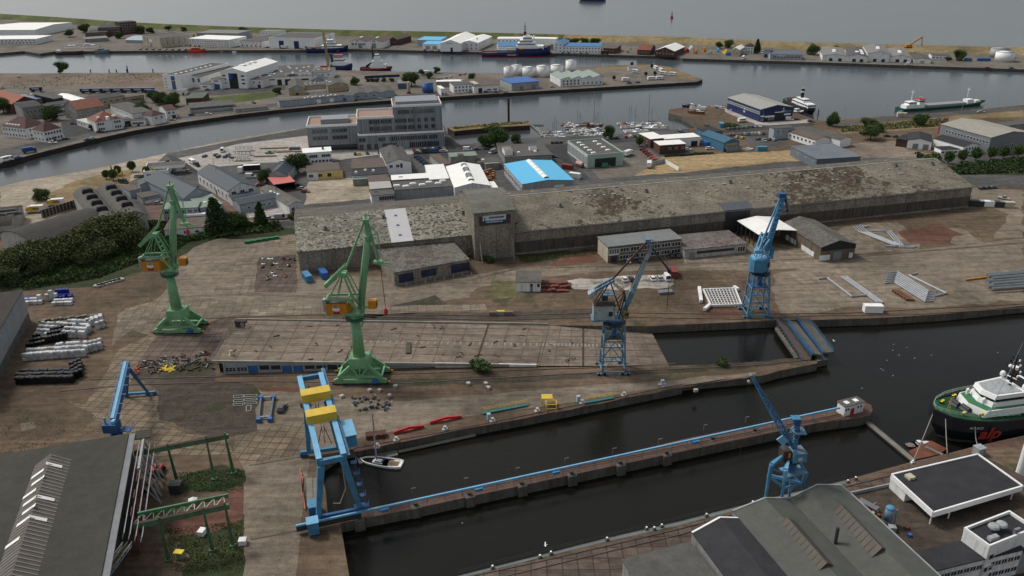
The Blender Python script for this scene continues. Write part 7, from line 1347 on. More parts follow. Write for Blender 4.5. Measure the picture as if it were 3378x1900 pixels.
for x,y in ((13.2,-3.6),(13.6,1.4)): p=f(L-x,y,6.2); mb.cyl(p,.4,1.2,WHITE2,10); mb.tube([p+V((0,0,1.2)),p+V((.3,-.3,1.5))],.45,WHITE2,10)
mb.build('ventilators',o)
mb=MB(); mb.hexa([f(L-34,-6.8,3.3),f(L-30,-6.8,3.3),f(L-30,-4.2,3.3),f(L-34,-4.2,3.3)],[f(L-33,-6.6,7),f(L-30,-6.6,7),f(L-30,-4.2,7),f(L-33,-4.2,7)],WHITE2); mb.build('side_screen',o); mb=MB(); mb.bar(f(L-36,-5.6,4.6),f(L-33,-5.6,4.6),1.2,ORANGE,1); mb.build('rescue_boat',o)
REDA=M('orange red lettering',(.3,.03,.02),.5,.05)
nv=n if n.y<0 else -n
sgn_=1 if nv.dot(n)>0 else -1
t_=text_mesh('lettering','alp',4.3,REDA,f(L-11.2,sgn_*7.5,1.2),-d+nv*.16,(0,0,1),o,.12,.3,1.2); 
text_mesh('lettering','ALP ACE',.8,LGREY,f(L-7.4,sgn_*6.9,3.2),-d+nv*.3,(0,0,1),o,.01,.1,1.1)
ROPE=M('mooring rope',(.3,.28,.24),.9,.1)
for k,((a,b_),sag) in enumerate((((P(C8,240,730,4.8),P(9,1730,600,.3)),.3),((P(C8,345,800,4.6),P(C8,362,1145,.3)),.2),((P(C8,630,845,4.2),P(C8,660,1080,.3)),1.2))):
 mb=MB(); mb.tube([a.lerp(b_,i/8)-V((0,0,sag*math.sin(PI*i/8))) for i in range(9)],.1,ROPE,5); one('mooring_rope',mb,['long taut mooring rope from the bow of the green decked ship to the walkway end','middle mooring rope from the green decked ship to the raft edge','slack mooring rope from the green decked ship to the quay by the white box'][k],'rope')
def wheelh(o,f,x0,x1,w,z0,h,mw=None,win=True,name='deckhouse'):
 mb=MB(); q=[f(x0,-w/2,z0),f(x1,-w/2,z0),f(x1,w/2,z0),f(x0,w/2,z0)]; e=.25
 mb.hexa(q,[f(x0+e,-w/2+e,z0+h),f(x1-e,-w/2+e,z0+h),f(x1-e,w/2-e,z0+h),f(x0+e,w/2-e,z0+h)],mw or WHITE2)
 if win: mb.hexa([f(x0+.1,-w/2+.03,z0+h*.5),f(x1+.02,-w/2+.03,z0+h*.5),f(x1+.02,w/2-.03,z0+h*.5),f(x0+.1,w/2-.03,z0+h*.5)],[f(x0+.1,-w/2+.08,z0+h*.75),f(x1-.05,-w/2+.08,z0+h*.75),f(x1-.05,w/2-.08,z0+h*.75),f(x0+.1,w/2-.08,z0+h*.75)],GLASS)
 return mb.build(name,o)
f,L,an,d,n=frame(P(D7,250,520,ZW),P(D7,2200,505,ZW)); n_=n; f1=f; f=lambda x,y,z:f1(x,y+8.5,z)
o=thing('supply_ship','large navy blue supply ship with white bridge forward, moored at the far quay','ship',f(L/2,0,ZW),an)
hull(o,f,L*.72,15,1.2,HULLN,HULLR,sheer=.2,blunt=.98,deckm=SALMON,n=14)
g=lambda x,y,z: f(x+L*.5,y,z); hull(o,g,L*.5,15.4,5,HULLN,HULLR,sheer=2.2,blunt=.45,deckm=LGREY,n=14,name='fore_hull')
wheelh(o,f,L*.5,L*.9,13,5,3,win=False); wheelh(o,f,L*.52,L*.78,12,8,3); wheelh(o,f,L*.55,L*.74,11,11,2.8); wheelh(o,f,L*.6,L*.73,10,13.8,3,name='wheelhouse'); wheelh(o,f,L*.62,L*.7,6,16.8,1.4,win=False)
mb=MB(); mt=f(L*.63,0,18); mb.bar(mt,mt+V((0,0,13)),1.1,DRUST,1.1,w2=.3,h2=.3)
for z in (3,6,8.5): mb.bar(mt-d*1.6+V((0,0,z)),mt+d*1.6+V((0,0,z)),.3,DSTEEL,.4)
mb.box(mt+V((0,0,2)),(2.4,2.4,3),M('maroon mast house',(.1,.02,.04),.6,.1)); mb.build('mast',o)
mb=MB(); p=f(L*.76,3,16); mb.cyl(p-V((0,0,4)),.3,4,WHITE2,8); mb.dome(p,1.1,1.6,WHITE2,12); mb.build('radome',o)
mb=MB(); mb.bar(f(L*.5,-4,9),f(L*.67,-6,11.5),.9,WHITE2,1.6); mb.build('crane_arm',o); mb=MB(); mb.tube([f(L*.55,-7.9,5.6),f(L*.6,-7.9,5.6)],[1,.9],ORANGE,10); mb.build('lifeboat',o)
mb=MB()
for k in range(6): mb.bar(f(L*(.22+.05*k),-7,1.5),f(L*(.22+.05*k),-7,5),.4,LGREY); mb.bar(f(L*(.22+.05*k),7,1.5),f(L*(.22+.05*k),7,5),.4,LGREY)
for s in (-7,7): mb.bar(f(L*.2,s,5),f(L*.5,s,5),.7,WHITE2,.8)
mb.build('cargo_rail',o); mb=MB(); mb.box(f(L*.3,0,3),(12,6,3),LGREY,an); mb.box(f(L*.42,1,3.4),(8,6,4),GREYW,an); mb.build('deck_cargo',o)
for x in (.365,.515):
 mb=MB(); mb.bar(f(L*x,-7.9,-2.2),f(L*x,-7.9,2 if x<.4 else 4),.5,LGREY,.1); mb.build('white_stripe',o)
text_mesh('lettering','BOKA ORCA',1.5,WHITE2,f(L*.44,-8.25,-.2),d,(0,0,1),o,.05,0,1)
def ship(nm,lbl,A,Bp,w,zd,mh,decks,mast=8,off=0,sheer=1.2,deckm=LGREY,cat='ship',boot=None,extra=None,blunt=.6):
 global f
 f_,L,an,d,n=frame(A,Bp); f=lambda x,y,z:f_(x,y+off,z); o=thing(nm,lbl,cat,f(L/2,0,ZW),an)
 hull(o,f,L,w,zd,mh,boot,sheer=sheer,deckm=deckm,n=12,blunt=blunt,bul=.5)
 for (x0,x1,ww,z0,h,m,win) in decks: wheelh(o,f,L*x0,L*x1,ww,z0,h,m,win)
 if mast: mb=MB(); mt=f(L*(decks[-1][0]+decks[-1][1])/2,0,decks[-1][3]+decks[-1][4]); mb.bar(mt,mt+V((0,0,mast)),.4,DSTEEL,.4,w2=.15,h2=.15); mb.bar(mt-n*1.2+V((0,0,mast*.6)),mt+n*1.2+V((0,0,mast*.6)),.2,WHITE2); mb.build('mast',o)
 return o,f,L,d,n
o,f,L,d,n=ship('survey_ship','dark blue and white survey ship at the far quay behind the yellow mobile crane',P(E6,220,190,ZW),P(E6,1210,160,ZW),11,1.4,HULLN,[(.36,.85,9,1.6,3,WHITE2,True),(.42,.7,8,4.6,2.8,WHITE2,True),(.5,.66,7,7.4,2.8,WHITE2,True)],9,6.5,2)
mb=MB(); mb.tube([f(L*.12,-2,2.4),f(L*.24,-2,2.4)],[1,.8],RED,10); mb.build('rescue_boat',o); mb=MB(); mb.bar(f(L*.03,-5,1),f(L*.9,-5.3,2.6),.12,WHITE2,.4); mb.build('white_stripe',o)
o,f,L,d,n=ship('harbour_tug','blue harbour tug with white house and red wheelhouse roof beside the mobile crane',P(E6,790,600,ZW),P(E6,1290,600,ZW),9.5,1.6,NAVY,[(.1,.74,8,1.8,3,WHITE2,False),(.16,.62,7,4.8,3,WHITE2,True),(.2,.55,6.4,7.8,3,WHITE2,True),(.16,.58,7,10.8,.7,RED,False)],5,4.5,1.6,boot=BLACK)
mb=MB(); mb.bar(f(L*.08,0,4),f(L*.02,0,12),1.4,NAVY,1.6); mb.build('funnel',o)
o,f,L,d,n=ship('red_tug','low red hulled tug with tall white house and black funnel at the peninsula quay',P(E6,1480,600,ZW),P(E6,2230,598,ZW),9,-.9,M('dull red hull',(.26,.02,.025),.5,.1),[(.32,.82,8,-.4,3,WHITE2,False),(.38,.72,7,2.6,3.4,WHITE2,False),(.44,.64,6,6,3.4,WHITE2,False),(.47,.6,5.4,9.4,2.4,WHITE2,True)],4,5,1.2,deckm=DRUST,boot=BLACK)
mb=MB(); mb.bar(f(L*.43,0,8),f(L*.4,0,19),2,BLACK,2,w2=.6,h2=.6); mb.bar(f(L*.18,0,.6),f(L*.34,0,3.4),3,BLACK,2); mb.build('funnel',o)
o,f,L,d,n=ship('pilot_cutter','small bright red pilot cutter at the far quay',P(1,1418,402,ZW),P(1,1546,400,ZW),5,.2,M('bright red hull',(.55,.05,.03),.5,.1),[(.2,.65,4,.6,2.2,M('bright red hull',(0,0,0)),True)],2,3,1.,deckm=RED)
ship('grey_workboat','grey blue workboat moored at the left of the far quay',P(1,712,410,ZW),P(1,822,408,ZW),5.5,.4,M('grey blue hull',(.12,.17,.2),.6,.15),[(.25,.6,4,.8,2.6,LGREY,True)],4,3)
ship('barge','long dark red barge moored left of the grey workboat',P(1,412,418,ZW),P(1,625,414,ZW),6,.1,M('dark maroon hull',(.06,.03,.03),.6,.2),[(.04,.2,4.4,.4,2,WHITE2,True)],0,3.4,.8,deckm=FELTD)
ship('white_motor_yacht','white motor yacht lying behind the dark red barge',P(1,480,384,ZW),P(1,590,382,ZW),5,.4,WHITE2,[(.2,.75,3.6,.8,2,WHITE2,True)],2,5); ship('white_motor_yacht','larger white motor yacht with upper deck right of the first one',P(1,600,384,ZW),P(1,740,380,ZW),6,.6,WHITE2,[(.15,.8,4.6,1,2,WHITE2,True),(.25,.55,3.6,3,1.8,WHITE2,True)],8,5)
ship('white_launch','low white launch at the far quay in front of the white offices',P(1,1665,397,ZW),P(1,1745,395,ZW),3,-1.4,WHITE2,[(.3,.7,2,-1.2,.8,WHITE2,True)],0,1.6,.3); ship('white_launch','tiny white launch at the far quay right of the longer launch',P(1,1750,398,ZW),P(1,1786,397,ZW),2,-1.6,WHITE2,[(.3,.7,1.4,-1.4,.6,WHITE2,True)],0,1.2,.2)
o,f,L,d,n=ship('river_ship','blue and white ship sailing on the river at the top edge',P(2,1985,10,ZW),P(2,1790,4,ZW),12,2,NAVY,[(.1,.9,9,2.2,3,NAVY,False),(.15,.8,8,5.2,3,WHITE2,True)],6,0)
o,f,L,d,n=ship('river_dredger','long low green and grey river barge with white bridge at the right quay',P(3,1655,845,ZW),P(3,2305,795,ZW),8,-1.3,M('dark green hull',(.02,.09,.04),.5,.2),[(.05,.26,6,-1,2.4,WHITE2,False),(.08,.17,5.4,1.4,2.2,WHITE2,True),(.2,.26,5,1.4,3.2,WHITE2,True)],3,4,1.4,deckm=M('barge grey deck',(.24,.25,.25),.7,.15))
mb=MB(); mb.box(f(L*.23,0,5),(5,6,.4),RED,math.atan2(d.y,d.x)); mb.build('bridge_roof',o); mb=MB(); mb.hexa([f(L*.3,-3.6,-1),f(L*.74,-3.6,-1),f(L*.74,3.6,-1),f(L*.3,3.6,-1)],[f(L*.3,-3.4,.6),f(L*.74,-3.4,.6),f(L*.74,3.4,.6),f(L*.3,3.4,.6)],M('hatch grey',(.26,.27,.28),.6,.1)); mb.build('hatch_cover',o)
wheelh(o,f,L*.76,L*.84,5,-.8,3,win=False); wheelh(o,f,L*.86,L*.92,4,-.6,1.8,WHITE2,False)
for x,h_ in ((.13,7),(.78,6)): mb=MB(); mb.tube([f(L*x,0,4),f(L*x,0,4+h_)],.35,WHITE2,6); mb.bar(f(L*x,-1.5,3+h_),f(L*x,1.5,3+h_),.25,WHITE2); mb.build('mast',o)
o,f,L,d,n=ship('old_steamer','old steamer with tall black funnel and white superstructure behind the blue anchor hall',P(D8,1480,360,ZW),P(D8,2180,655,ZW),8,1,HULLK,[(.3,.9,6,1.4,2.6,WHITE2,True),(.42,.7,5,4,2.2,WHITE2,True),(.1,.3,6,1.4,2,DRUST,False)],0,3,1)
mb=MB(); q=f(L*.52,0,4); mb.cyl(q,1.1,8.4,BLACK,14); mb.cyl(q+V((0,0,5.8)),1.14,1,WHITE2,14); mb.cyl(q+V((0,0,8.4)),1.2,.3,LGREY,14); mb.build('funnel',o)
ship('small_fishing_boat','black hulled white fishing boat by the corner of the blue anchor hall',P(D8,1790,690,ZW),P(D8,2060,655,ZW),4.5,0,HULLK,[(.15,.5,3,.4,2.2,WHITE2,True)],4,2,1,deckm=WHITE2)
# vehicles
PAINT={'white':(.7,.7,.7),'silver':(.36,.37,.38),'black':(.02,.02,.022),'dark grey':(.06,.062,.068),'blue':(.03,.07,.2),'red':(.3,.02,.02),'green':(.04,.2,.12),'yellow':(.7,.5,.03),'pale':(.3,.36,.36)}
def pm(c): return M('car paint '+c,PAINT[c],.25,.05,spec=.6)
LAMP=M('headlamp',(.6,.6,.58),.2,.02)
def mcar(c,kind):
 p=pm(c); o=thing('parked_car','x','car'); 
 L,W,Hh={'car':(4.4,1.8,1.45),'estate':(4.7,1.85,1.5),'van':(5.4,2.0,2.4),'pickup':(5.1,1.85,1.7)}[kind]
 a=L/2; w=W/2; mb=MB(); bz=.95 if kind!='van' else 1.15
 mb.hexa([(-a+.08,-w+.05,.25),(a-.1,-w+.05,.25),(a-.1,w-.05,.25),(-a+.08,w-.05,.25)],[(-a,-w,.62),(a,-w,.58),(a,w,.58),(-a,w,.62)],p)
 mb.hexa([(-a,-w,.62),(a,-w,.58),(a,w,.58),(-a,w,.62)],[(-a+.12,-w+.08,bz),(a-.35,-w+.1,bz-.14),(a-.35,w-.1,bz-.14),(-a+.12,w-.08,bz)],p)
 x0,x1,t0,t1={'car':(-a+.2,a-1.1,-a+.75,a-1.9),'estate':(-a+.15,a-1.2,-a+.45,a-2),'van':(-a+.05,a-.6,-a+.12,a-1.5),'pickup':(-.6,a-1.3,-.3,a-1.9)}[kind]
 mb.hexa([(t0,-w+.24,Hh-.06),(t1,-w+.24,Hh-.06),(t1,w-.24,Hh-.06),(t0,w-.24,Hh-.06)],[(t0+.1,-w+.3,Hh),(t1-.1,-w+.3,Hh),(t1-.1,w-.3,Hh),(t0+.1,w-.3,Hh)],p)
 if kind=='van': mb.hexa([(-a+.1,-w+.03,bz),(.9,-w+.03,bz),(.9,w-.03,bz),(-a+.1,w-.03,bz)],[(-a+.12,-w+.16,Hh-.05),(.8,-w+.16,Hh-.05),(.8,w-.16,Hh-.05),(-a+.12,w-.16,Hh-.05)],p)
 mb.build('body',o)
 mb=MB(); mb.hexa([(x0,-w+.09,bz-.05),(x1,-w+.1,bz-.1),(x1,w-.1,bz-.1),(x0,w-.09,bz-.05)],[(t0,-w+.24,Hh-.06),(t1,-w+.24,Hh-.06),(t1,w-.24,Hh-.06),(t0,w-.24,Hh-.06)],GLASS); mb.build('window',o)
 wm=None
 for sx in (-1,1):
  for sy in (-1,1):
   mb=MB(); mb.tube([(sx*(a-.85),sy*(w-.12)-.1,.33),(sx*(a-.85),sy*(w-.12)+.1,.33)],.33,RUBBER,10); mb.tube([(sx*(a-.85),sy*(w-.12)-.11,.33),(sx*(a-.85),sy*(w-.12)+.11,.33)],.18,CHROME,8); mb.build('wheel',o)
 for sy in (-1,1): mb=MB(); mb.box((a-.03,sy*(w-.3),.62),(.1,.36,.16),LAMP); mb.build('headlight',o)
 freeze(o); return o
def mbox(name,cat,L,W,Hh,m,cabm=None,z0=.9,win=False,roof=None):
 o=thing(name,'x',cat); a,w=L/2,W/2; mb=MB(); xb=a-(1.9 if cabm else 0)
 mb.hexa([(-a,-w,z0),(xb,-w,z0),(xb,w,z0),(-a,w,z0)],[(-a,-w,Hh),(xb,-w,Hh),(xb,w,Hh),(-a,w,Hh)],m)
 if roof: mb.box(((xb-a)/2,0,Hh+.03),(xb+a+.04,W+.04,.08),roof)
 mb.build('box_body' if z0>.3 else 'shell',o)
 if win:
  for sy in (-1,1): mb=MB(); mb.box(((xb-a)/2,sy*(w+.01),z0+(Hh-z0)*.62),((xb+a)*.7,.05,.6),GLASS); mb.build('window',o)
 if cabm:
  mb=MB(); mb.hexa([(xb+.1,-w+.05,.5),(a,-w+.05,.5),(a,w-.05,.5),(xb+.1,w-.05,.5)],[(xb+.15,-w+.12,min(Hh,2.7)),(a-.45,-w+.12,min(Hh,2.7)),(a-.45,w-.12,min(Hh,2.7)),(xb+.15,w-.12,min(Hh,2.7))],cabm); mb.build('cab',o)
  mb=MB(); mb.hexa([(xb+.6,-w+.03,1.45),(a-.18,-w+.03,1.45),(a-.18,w-.03,1.45),(xb+.6,w-.03,1.45)],[(xb+.7,-w+.08,2.2),(a-.3,-w+.08,2.2),(a-.3,w-.08,2.2),(xb+.7,w-.08,2.2)],GLASS); mb.build('window',o)
 if z0>.3:
  mb=MB(); mb.box((0,0,z0-.15),(L-1,W*.5,.25),DSTEEL); mb.build('chassis',o)
  for x in ((-a+1.2,a-1.1) if L<8 else (-a+1.3,-a+2.5,a-1.2)):
   for sy in (-1,1): mb=MB(); mb.tube([(x,sy*(w-.25)-.14,.45),(x,sy*(w-.25)+.14,.45)],.45,RUBBER,10); mb.build('wheel',o)
 else:
  for sy in (-1,1):
   mb=MB(); mb.box((0,sy*(w+.01),.2),(L-.1,.05,.2),m)
   for k in range(int(L/.6)): mb.box((-a+.4+k*.6,sy*(w+.02),Hh/2),(.18,.06,Hh-.3),m)
   mb.build('ribs',o)
 freeze(o); return o
PROTO={}; USED=set()
def proto(kind,c):
 k=(kind,c)
 if k not in PROTO:
  if kind in ('car','estate','van','pickup'): o=mcar(c,kind)
  elif kind=='camper': o=mbox('camper_van','camper',6.6,2.2,2.9,WHITE2,WHITE2,.6,True)
  elif kind=='caravan': o=mbox('caravan','caravan',5.5,2.2,2.6,WHITE2,None,.6,True)
  elif kind=='truck': o=mbox('box_truck','truck',7.6,2.4,3.3,M('box '+c,PAINT[c],.5,.06),pm(c),.95)
  elif kind=='trailer': o=mbox('box_trailer','trailer',9,2.5,3.6,M('trailer navy',(.012,.02,.07),.5,.1) if c=='navy' else M('box '+c,PAINT[c],.5,.06),None,1.1,roof=M('trailer roof',(.1,.13,.2),.5,.1))
  elif kind=='container': o=mbox('shipping_container','container',6.06,2.44,2.6,{'blue':BLUE,'pale blue':CBLUE,'red':DRED,'cream':CREAM,'white':WHITE2,'green':GREEND,'grey':DSTEEL,'orange':ORANGE}[c],None,.1)
  PROTO[k]=o
 return PROTO[k]
NAME={'car':'car','estate':'estate car','van':'van','pickup':'pickup','camper':'camper van','caravan':'caravan','truck':'box truck','trailer':'box trailer','container':'container'}
ORD=['leftmost','second','third','fourth','fifth','sixth','seventh','eighth','ninth','tenth','eleventh','twelfth','thirteenth','fourteenth','fifteenth']
def row(place,t,a,b_,spec,head=90,group=None,s=1):
 """vehicles spaced along a ground line; spec like 'car white,van blue,-' ('-' leaves a gap)"""
 A=P(t,*a) if not isinstance(a,Vector) else a; Bq=P(t,*b_) if not isinstance(b_,Vector) else b_; it=spec.split(','); n=len(it); d=Bq-A; an=math.atan2(d.y,d.x)+R(head); real=[i for i in it if i!='-']; k=0
 for i,sp in enumerate(it):
  if sp=='-': continue
  kind,c=sp.split(' ',1); p=A.lerp(Bq,i/max(1,n-1)) if n>1 else A; o=proto(kind,c); JRv=random.Random(i*7+n)
  tail='' if len(real)==1 else ', '+ORD[k]+(' of those' if k==0 else ' from left')
  lab=f"{c} {NAME[kind]} {place}{tail}"; g=group or (None if len(real)==1 else 'vehicles '+place); k+=1; q=p+V((0,0,.06))
  if (kind,c) not in USED: USED.add((kind,c)); o.location=q; o.rotation_euler=(0,0,an+JRv.uniform(-.05,.05)); o['label']=lab; 
  else: o=dup(o,q,an+JRv.uniform(-.05,.05),lab)
  if g: o['group']=g
  elif 'group' in o: del o['group']
 return o
row('in the gravel yard row below the brick office',C3,(435,505),(815,495),'car white,car black,-,-,car white,car silver,van white',96)
row('parked before the two storey yard office',C3,(475,340),(580,335),'car white,car black',75); row('beside the yard canteen',C3,(862,292),(918,292),'car black,car black',90)
row('standing alone on the apron by the blue trailer frame',7,(2128,195),(2160,195),'car dark grey',90)
row('on end behind the weathered crane jib',C3,(880,460),(915,560),'container red',0)
row('beside the warehouse corner',4,(2318,665),(2440,640),'container pale blue,container blue',88); row('near the pipe racks on the east quay',6,(1430,905),(1500,905),'container white',0)
row('at the right end of the long warehouse',3,(2260,1425),(2340,1420),'car black,car black,car dark grey',10); row('on the track right of the long warehouse',6,(2420,55),(2500,60),'pickup silver',-25)
row('lying beside the track east of the warehouse',6,(2210,105),(2440,115),'container grey,container white,container grey,container cream',0)
row('on the chalky lot by the slate annexe',D2,(1570,880),(1600,960),'van white',0); row('on the street below the chalky lot',D2,(1480,1105),(1660,1095),'estate silver,van silver',0)
row('in the court behind the slate hall',4,(1195,92),(1250,90),'car silver',0)
row('on the yard by the sandy lot',D2,(1940,610),(2030,700),'car black,car silver,car red',55); row('by the white tents behind the slate hall',D2,(1345,600),(1370,620),'car red',90)
row('on the curved street',D2,(200,330),(290,400),'car black,car dark grey',0); row('on the pale plaza corner',D2,(340,270),(410,310),'caravan white,van black',0)
row('between the plaza planters',D2,(525,170),(935,180),'car dark grey,-,car black,car blue,car dark grey',92); row('in the upper plaza row',D2,(690,150),(880,150),'car dark grey,car silver',92); row('beside the plaza wall path',D2,(790,90),(800,60),'van white',0)
row('in the row by the white roofed office',D2,(1815,55),(1925,52),'car dark grey,car blue,car dark grey',92); row('with green cover on the plaza',D2,(1490,120),(1530,118),'pickup green',0)
row('half hidden behind the slate gable house',D2,(1690,262),(1730,262),'car white',0); row('beside the slate hall gable end',D2,(1210,480),(1250,520),'van white',60)
row('under the flags by the pavilion',D3,(1345,145),(1400,150),'van black',0); row('by the pavilion restaurant',D3,(1500,80),(1560,80),'car silver,car dark grey',30)
row('in front of the office gates',D4,(55,325),(420,300),'car dark grey,car yellow,-,car dark grey,-,-,car dark grey',92); row('parked before the right office wing',D4,(945,270),(1400,235),'car red,-,car dark grey,car silver,car blue,car white,car blue,car black,-',92)
row('on the kerb before the office',D4,(1000,305),(1400,285),'estate dark grey,van black,van blue,estate silver',0); row('on the office road by the little basin',D4,(1760,262),(2190,235),'van white,car black,car black,car silver',0); row('in the bay by the concrete block',D4,(2140,300),(2160,330),'van silver',-50)
row('in the scrap row behind the white gable house',D4,(1000,370),(1120,470),'car blue,car dark grey,car blue,car dark grey',80)
row('on the marina promenade',E4,(15,655),(175,650),'car black,car black,car black',80); row('by the promenade tree',E4,(1075,575),(1600,535),'car silver,car dark grey,car dark grey,-,car red,estate white,car dark grey',80)
row('by the pale green hall gate',E4,(910,1070),(1040,1120),'car white,van green',80); row('with open tail in the workshop yard',E4,(1480,900),(1540,930),'truck white',120); row('by the white fence of the workshop yard',E4,(1880,1120),(1940,1150),'truck white',150)
row('on the street beside the bright blue roof',2,(1705,1275),(1710,1290),'container red',60,s=.6); row('below the red box on the street',2,(1760,1340),(1765,1350),'container white',60)
row('on the slope beside the bright blue hall',E4,(40,930),(60,960),'car black',60)
row('beside the brick unit',E5,(490,1115),(1010,1090),'estate white,-,-,estate white',0); row('beside the teal hall',E5,(920,1000),(860,960),'container blue',0); row('under the red awning',E5,(830,930),(830,900),'container cream',0)
row('in the big car park top row',E5,(1480,770),(2420,725),'car dark grey,car red,-,car dark grey,car silver,car blue,car silver,car silver,car white,car dark grey,-,car red',95)
row('in the big car park lower row',E5,(1650,830),(2540,885),'car silver,car yellow,-,-,car black,-,car dark grey,car silver',70); row('with canopy in the big car park',E5,(2300,900),(2390,930),'pickup pale',-20)
row('in the roadside row by the bushes',E5,(1440,625),(2080,565),'car dark grey,car black,car dark grey,car green,car green,car blue,car silver',100); row('on the pale forecourt of the blue anchor hall',E5,(2200,555),(2290,580),'estate white',-30)
row('at the boatyard corner',E5,(960,550),(1000,560),'car black',0); row('on the boatyard tip',E5,(1230,125),(1290,140),'car black,car silver',10); row('at the boatyard edge',E5,(340,690),(400,700),'car black',0)
row('beside the blue anchor hall door',3,(805,905),(860,905),'van white,car black',-15); row('by the anchor hall corner',3,(965,920),(1000,925),'car dark grey',30)
row('standing by the boatyard bushes',3,(445,920),(490,915),'caravan white',0); row('in the boatyard',3,(290,955),(320,950),'container pale blue',60); row('in front of the dry field',3,(595,1138),(640,1136),'container pale blue',0)
row('on the right quay road',3,(2250,850),(2280,850),'estate silver',0); row('by the barge stern on the right quay',3,(1650,880),(1700,880),'container cream',0); row('behind the cream box on the right quay',3,(1635,868),(1640,866),'container blue',0); row('near the barge on the right quay',3,(1780,872),(1820,870),'car black',0)
row('in the tan yard',3,(1540,1030),(1610,1035),'car black,car dark grey',20); row('by the tree row at the right',3,(2465,1165),(2500,1160),'car red',0); row('on the boulevard',3,(2330,1175),(2370,1170),'car green',0)
row('on the left canal quay',1,(55,1215),(135,1195),'camper white,estate blue',0); row('by the corner villa',1,(398,1082),(430,1080),'pickup white',0); row('beside the corner villa gable',1,(500,1052),(530,1050),'car black',20)
row('on the quay before the customs house',1,(660,1058),(700,1050),'car blue,car silver',0); row('at the customs house door',1,(755,1000),(790,1000),'car black',10); row('by the corner shop',1,(970,950),(1000,945),'car black',10); row('by the garage house',1,(1300,908),(1340,905),'car silver',0); row('in the gravel yard of the old town',1,(555,938),(580,940),'car black',10)
row('on the road by the garage row',1,(1445,872),(1570,865),'car black,estate white',0); row('by the low canal sheds',1,(1915,780),(1985,810),'car black,estate silver',0); row('on the road behind the lawn',1,(1568,682),(1600,680),'car black',0); row('at the ship hall gate',1,(1708,658),(1850,660),'car black,-,car dark grey',90); row('on the left waste ground',1,(20,668),(145,585),'pickup pale,car silver',0)
row('on the canal road by the wavy shed',2,(295,750),(300,750),'car silver',0); row('on the depot road',2,(980,695),(1245,700),'car silver,van white,-,car blue,car silver,car dark grey,-,estate silver',5); row('by the sawtooth hall',2,(1590,658),(1620,656),'car silver',0)
row('on the peninsula rear road',2,(645,560),(700,555),'truck white',0); row('in the upper depot lot',2,(790,590),(930,560),'car silver,car white,-,car red,car silver',20); row('by the sawtooth hall end',2,(2170,630),(2235,625),'car black,car blue',0)
row('on the camper park, upper row',2,(2220,550),(2500,570),'camper white,-,-,camper white,camper white',0); row('on the camper park, lower row',2,(2145,612),(2400,600),'camper white,-,-,camper white,camper white',0); row('at the top of the camper park',2,(2370,522),(2410,540),'camper white,camper pale',0)
row('parked along the far quay office',1,(1060,375),(1400,378),'car black,car black,car dark grey,car black,car silver,car dark grey,car black,car black',92); row('before the white far quay office',1,(1395,348),(1500,352),'car dark grey,car black,car silver,car black',92); row('on the far quay by the workshop',1,(1840,352),(2270,372),'car white,car dark grey,-,car dark grey,-,truck white,-,car dark grey',5)
row('on the far quay under the blue roof sheds',2,(630,382),(950,385),'car black,car silver,car black,car dark grey,car silver,car dark grey,car black',92); row('on the far quay by the blue roof row',2,(1580,400),(1850,405),'car silver,car white,car dark grey,car black,car silver,car dark grey,car black',92); row('by the twin gable hall',2,(115,368),(430,355),'car white,-,van white,-,car white',0)
row('tipper on the far quay',2,(1985,410),(2030,412),'truck black',0); row('by the red roofed house',2,(2160,395),(2180,370),'car black,car silver',0); row('before the white warehouses',3,(1430,462),(1470,462),'truck silver',0); row('on the right far quay',3,(1700,490),(1720,490),'van white',0); row('by the blue grey depot',3,(700,445),(860,440),'car black,car dark grey,car silver,car black,car black',92)
row('on the far quay by the fairground pieces',3,(600,400),(455,445),'van white,camper pale',10); row('beside the far right tank',3,(2300,515),(2480,518),'car red,-,car blue',0); row('stacked by the dog leg of the far right quay',3,(2150,460),(2290,460),'container blue,-,container blue,container blue',0)
def signed(lab,t,a,b_,kind,c,txt,tm,size,z,bm=None,n=1,name=None):
 A,Bq=P(t,*a),P(t,*b_); d=(Bq-A); an=math.atan2(d.y,d.x)
 o=proto(kind,c); o=dup(o,A.lerp(Bq,.5)+V((0,0,.06)),an,lab) if (kind,c) in USED else o
 if (kind,c) not in USED: USED.add((kind,c)); o.location=A.lerp(Bq,.5)+V((0,0,.06)); o.rotation_euler=(0,0,an); o['label']=lab
 if 'group' in o: del o['group']
 WM[o.name]=Matrix.Translation(o.location)@Matrix.Rotation(an,4,'Z'); d.normalize(); nn=V((d.y,-d.x,0)); nn=nn if nn.y<0 else -nn; W=1.27
 c_=A.lerp(Bq,.5)+V((0,0,z)); 
 if bm: mb=MB(); mb.box(c_+nn*(W+.03)+d*(.8 if kind=='truck' and d.x<0 else 0),(4.6,.06,1.9),bm,an); mb.build('side_panel',o)
 dd_=d if d.x>0 else -d
 text_mesh('lettering',txt,size,tm,c_+nn*(W+.1)+(dd_*.6 if kind=='truck' else V((0,0,0))),dd_,(0,0,1),o,.03,.1); return o
signed('white rental box truck with yellow panel, nearer the dark vaulted halls',4,(325,150),(215,158),'truck','white','Hertz',BLACK,1.3,2.2,YEL); signed('white rental box truck with yellow panel parked behind the pier wall, farther right',4,(480,98),(370,106),'truck','white','Hertz',BLACK,1.3,2.2,YEL)
for i in range(7):
 o=signed('navy blue lettered trailer in the long row, '+ORD[i]+(' one' if i==0 else ' from the left'),D5,(90+i*292,318-i*3),(355+i*292,313-i*3),'trailer','navy','WÜRFEL',WHITE2,1.5,2.5); o['group']='navy trailers in the long row'
signed('single navy blue lettered trailer apart at the left of the row',D1,(430,218),(570,213),'trailer','navy','WÜRFEL',WHITE2,1.5,2.5)
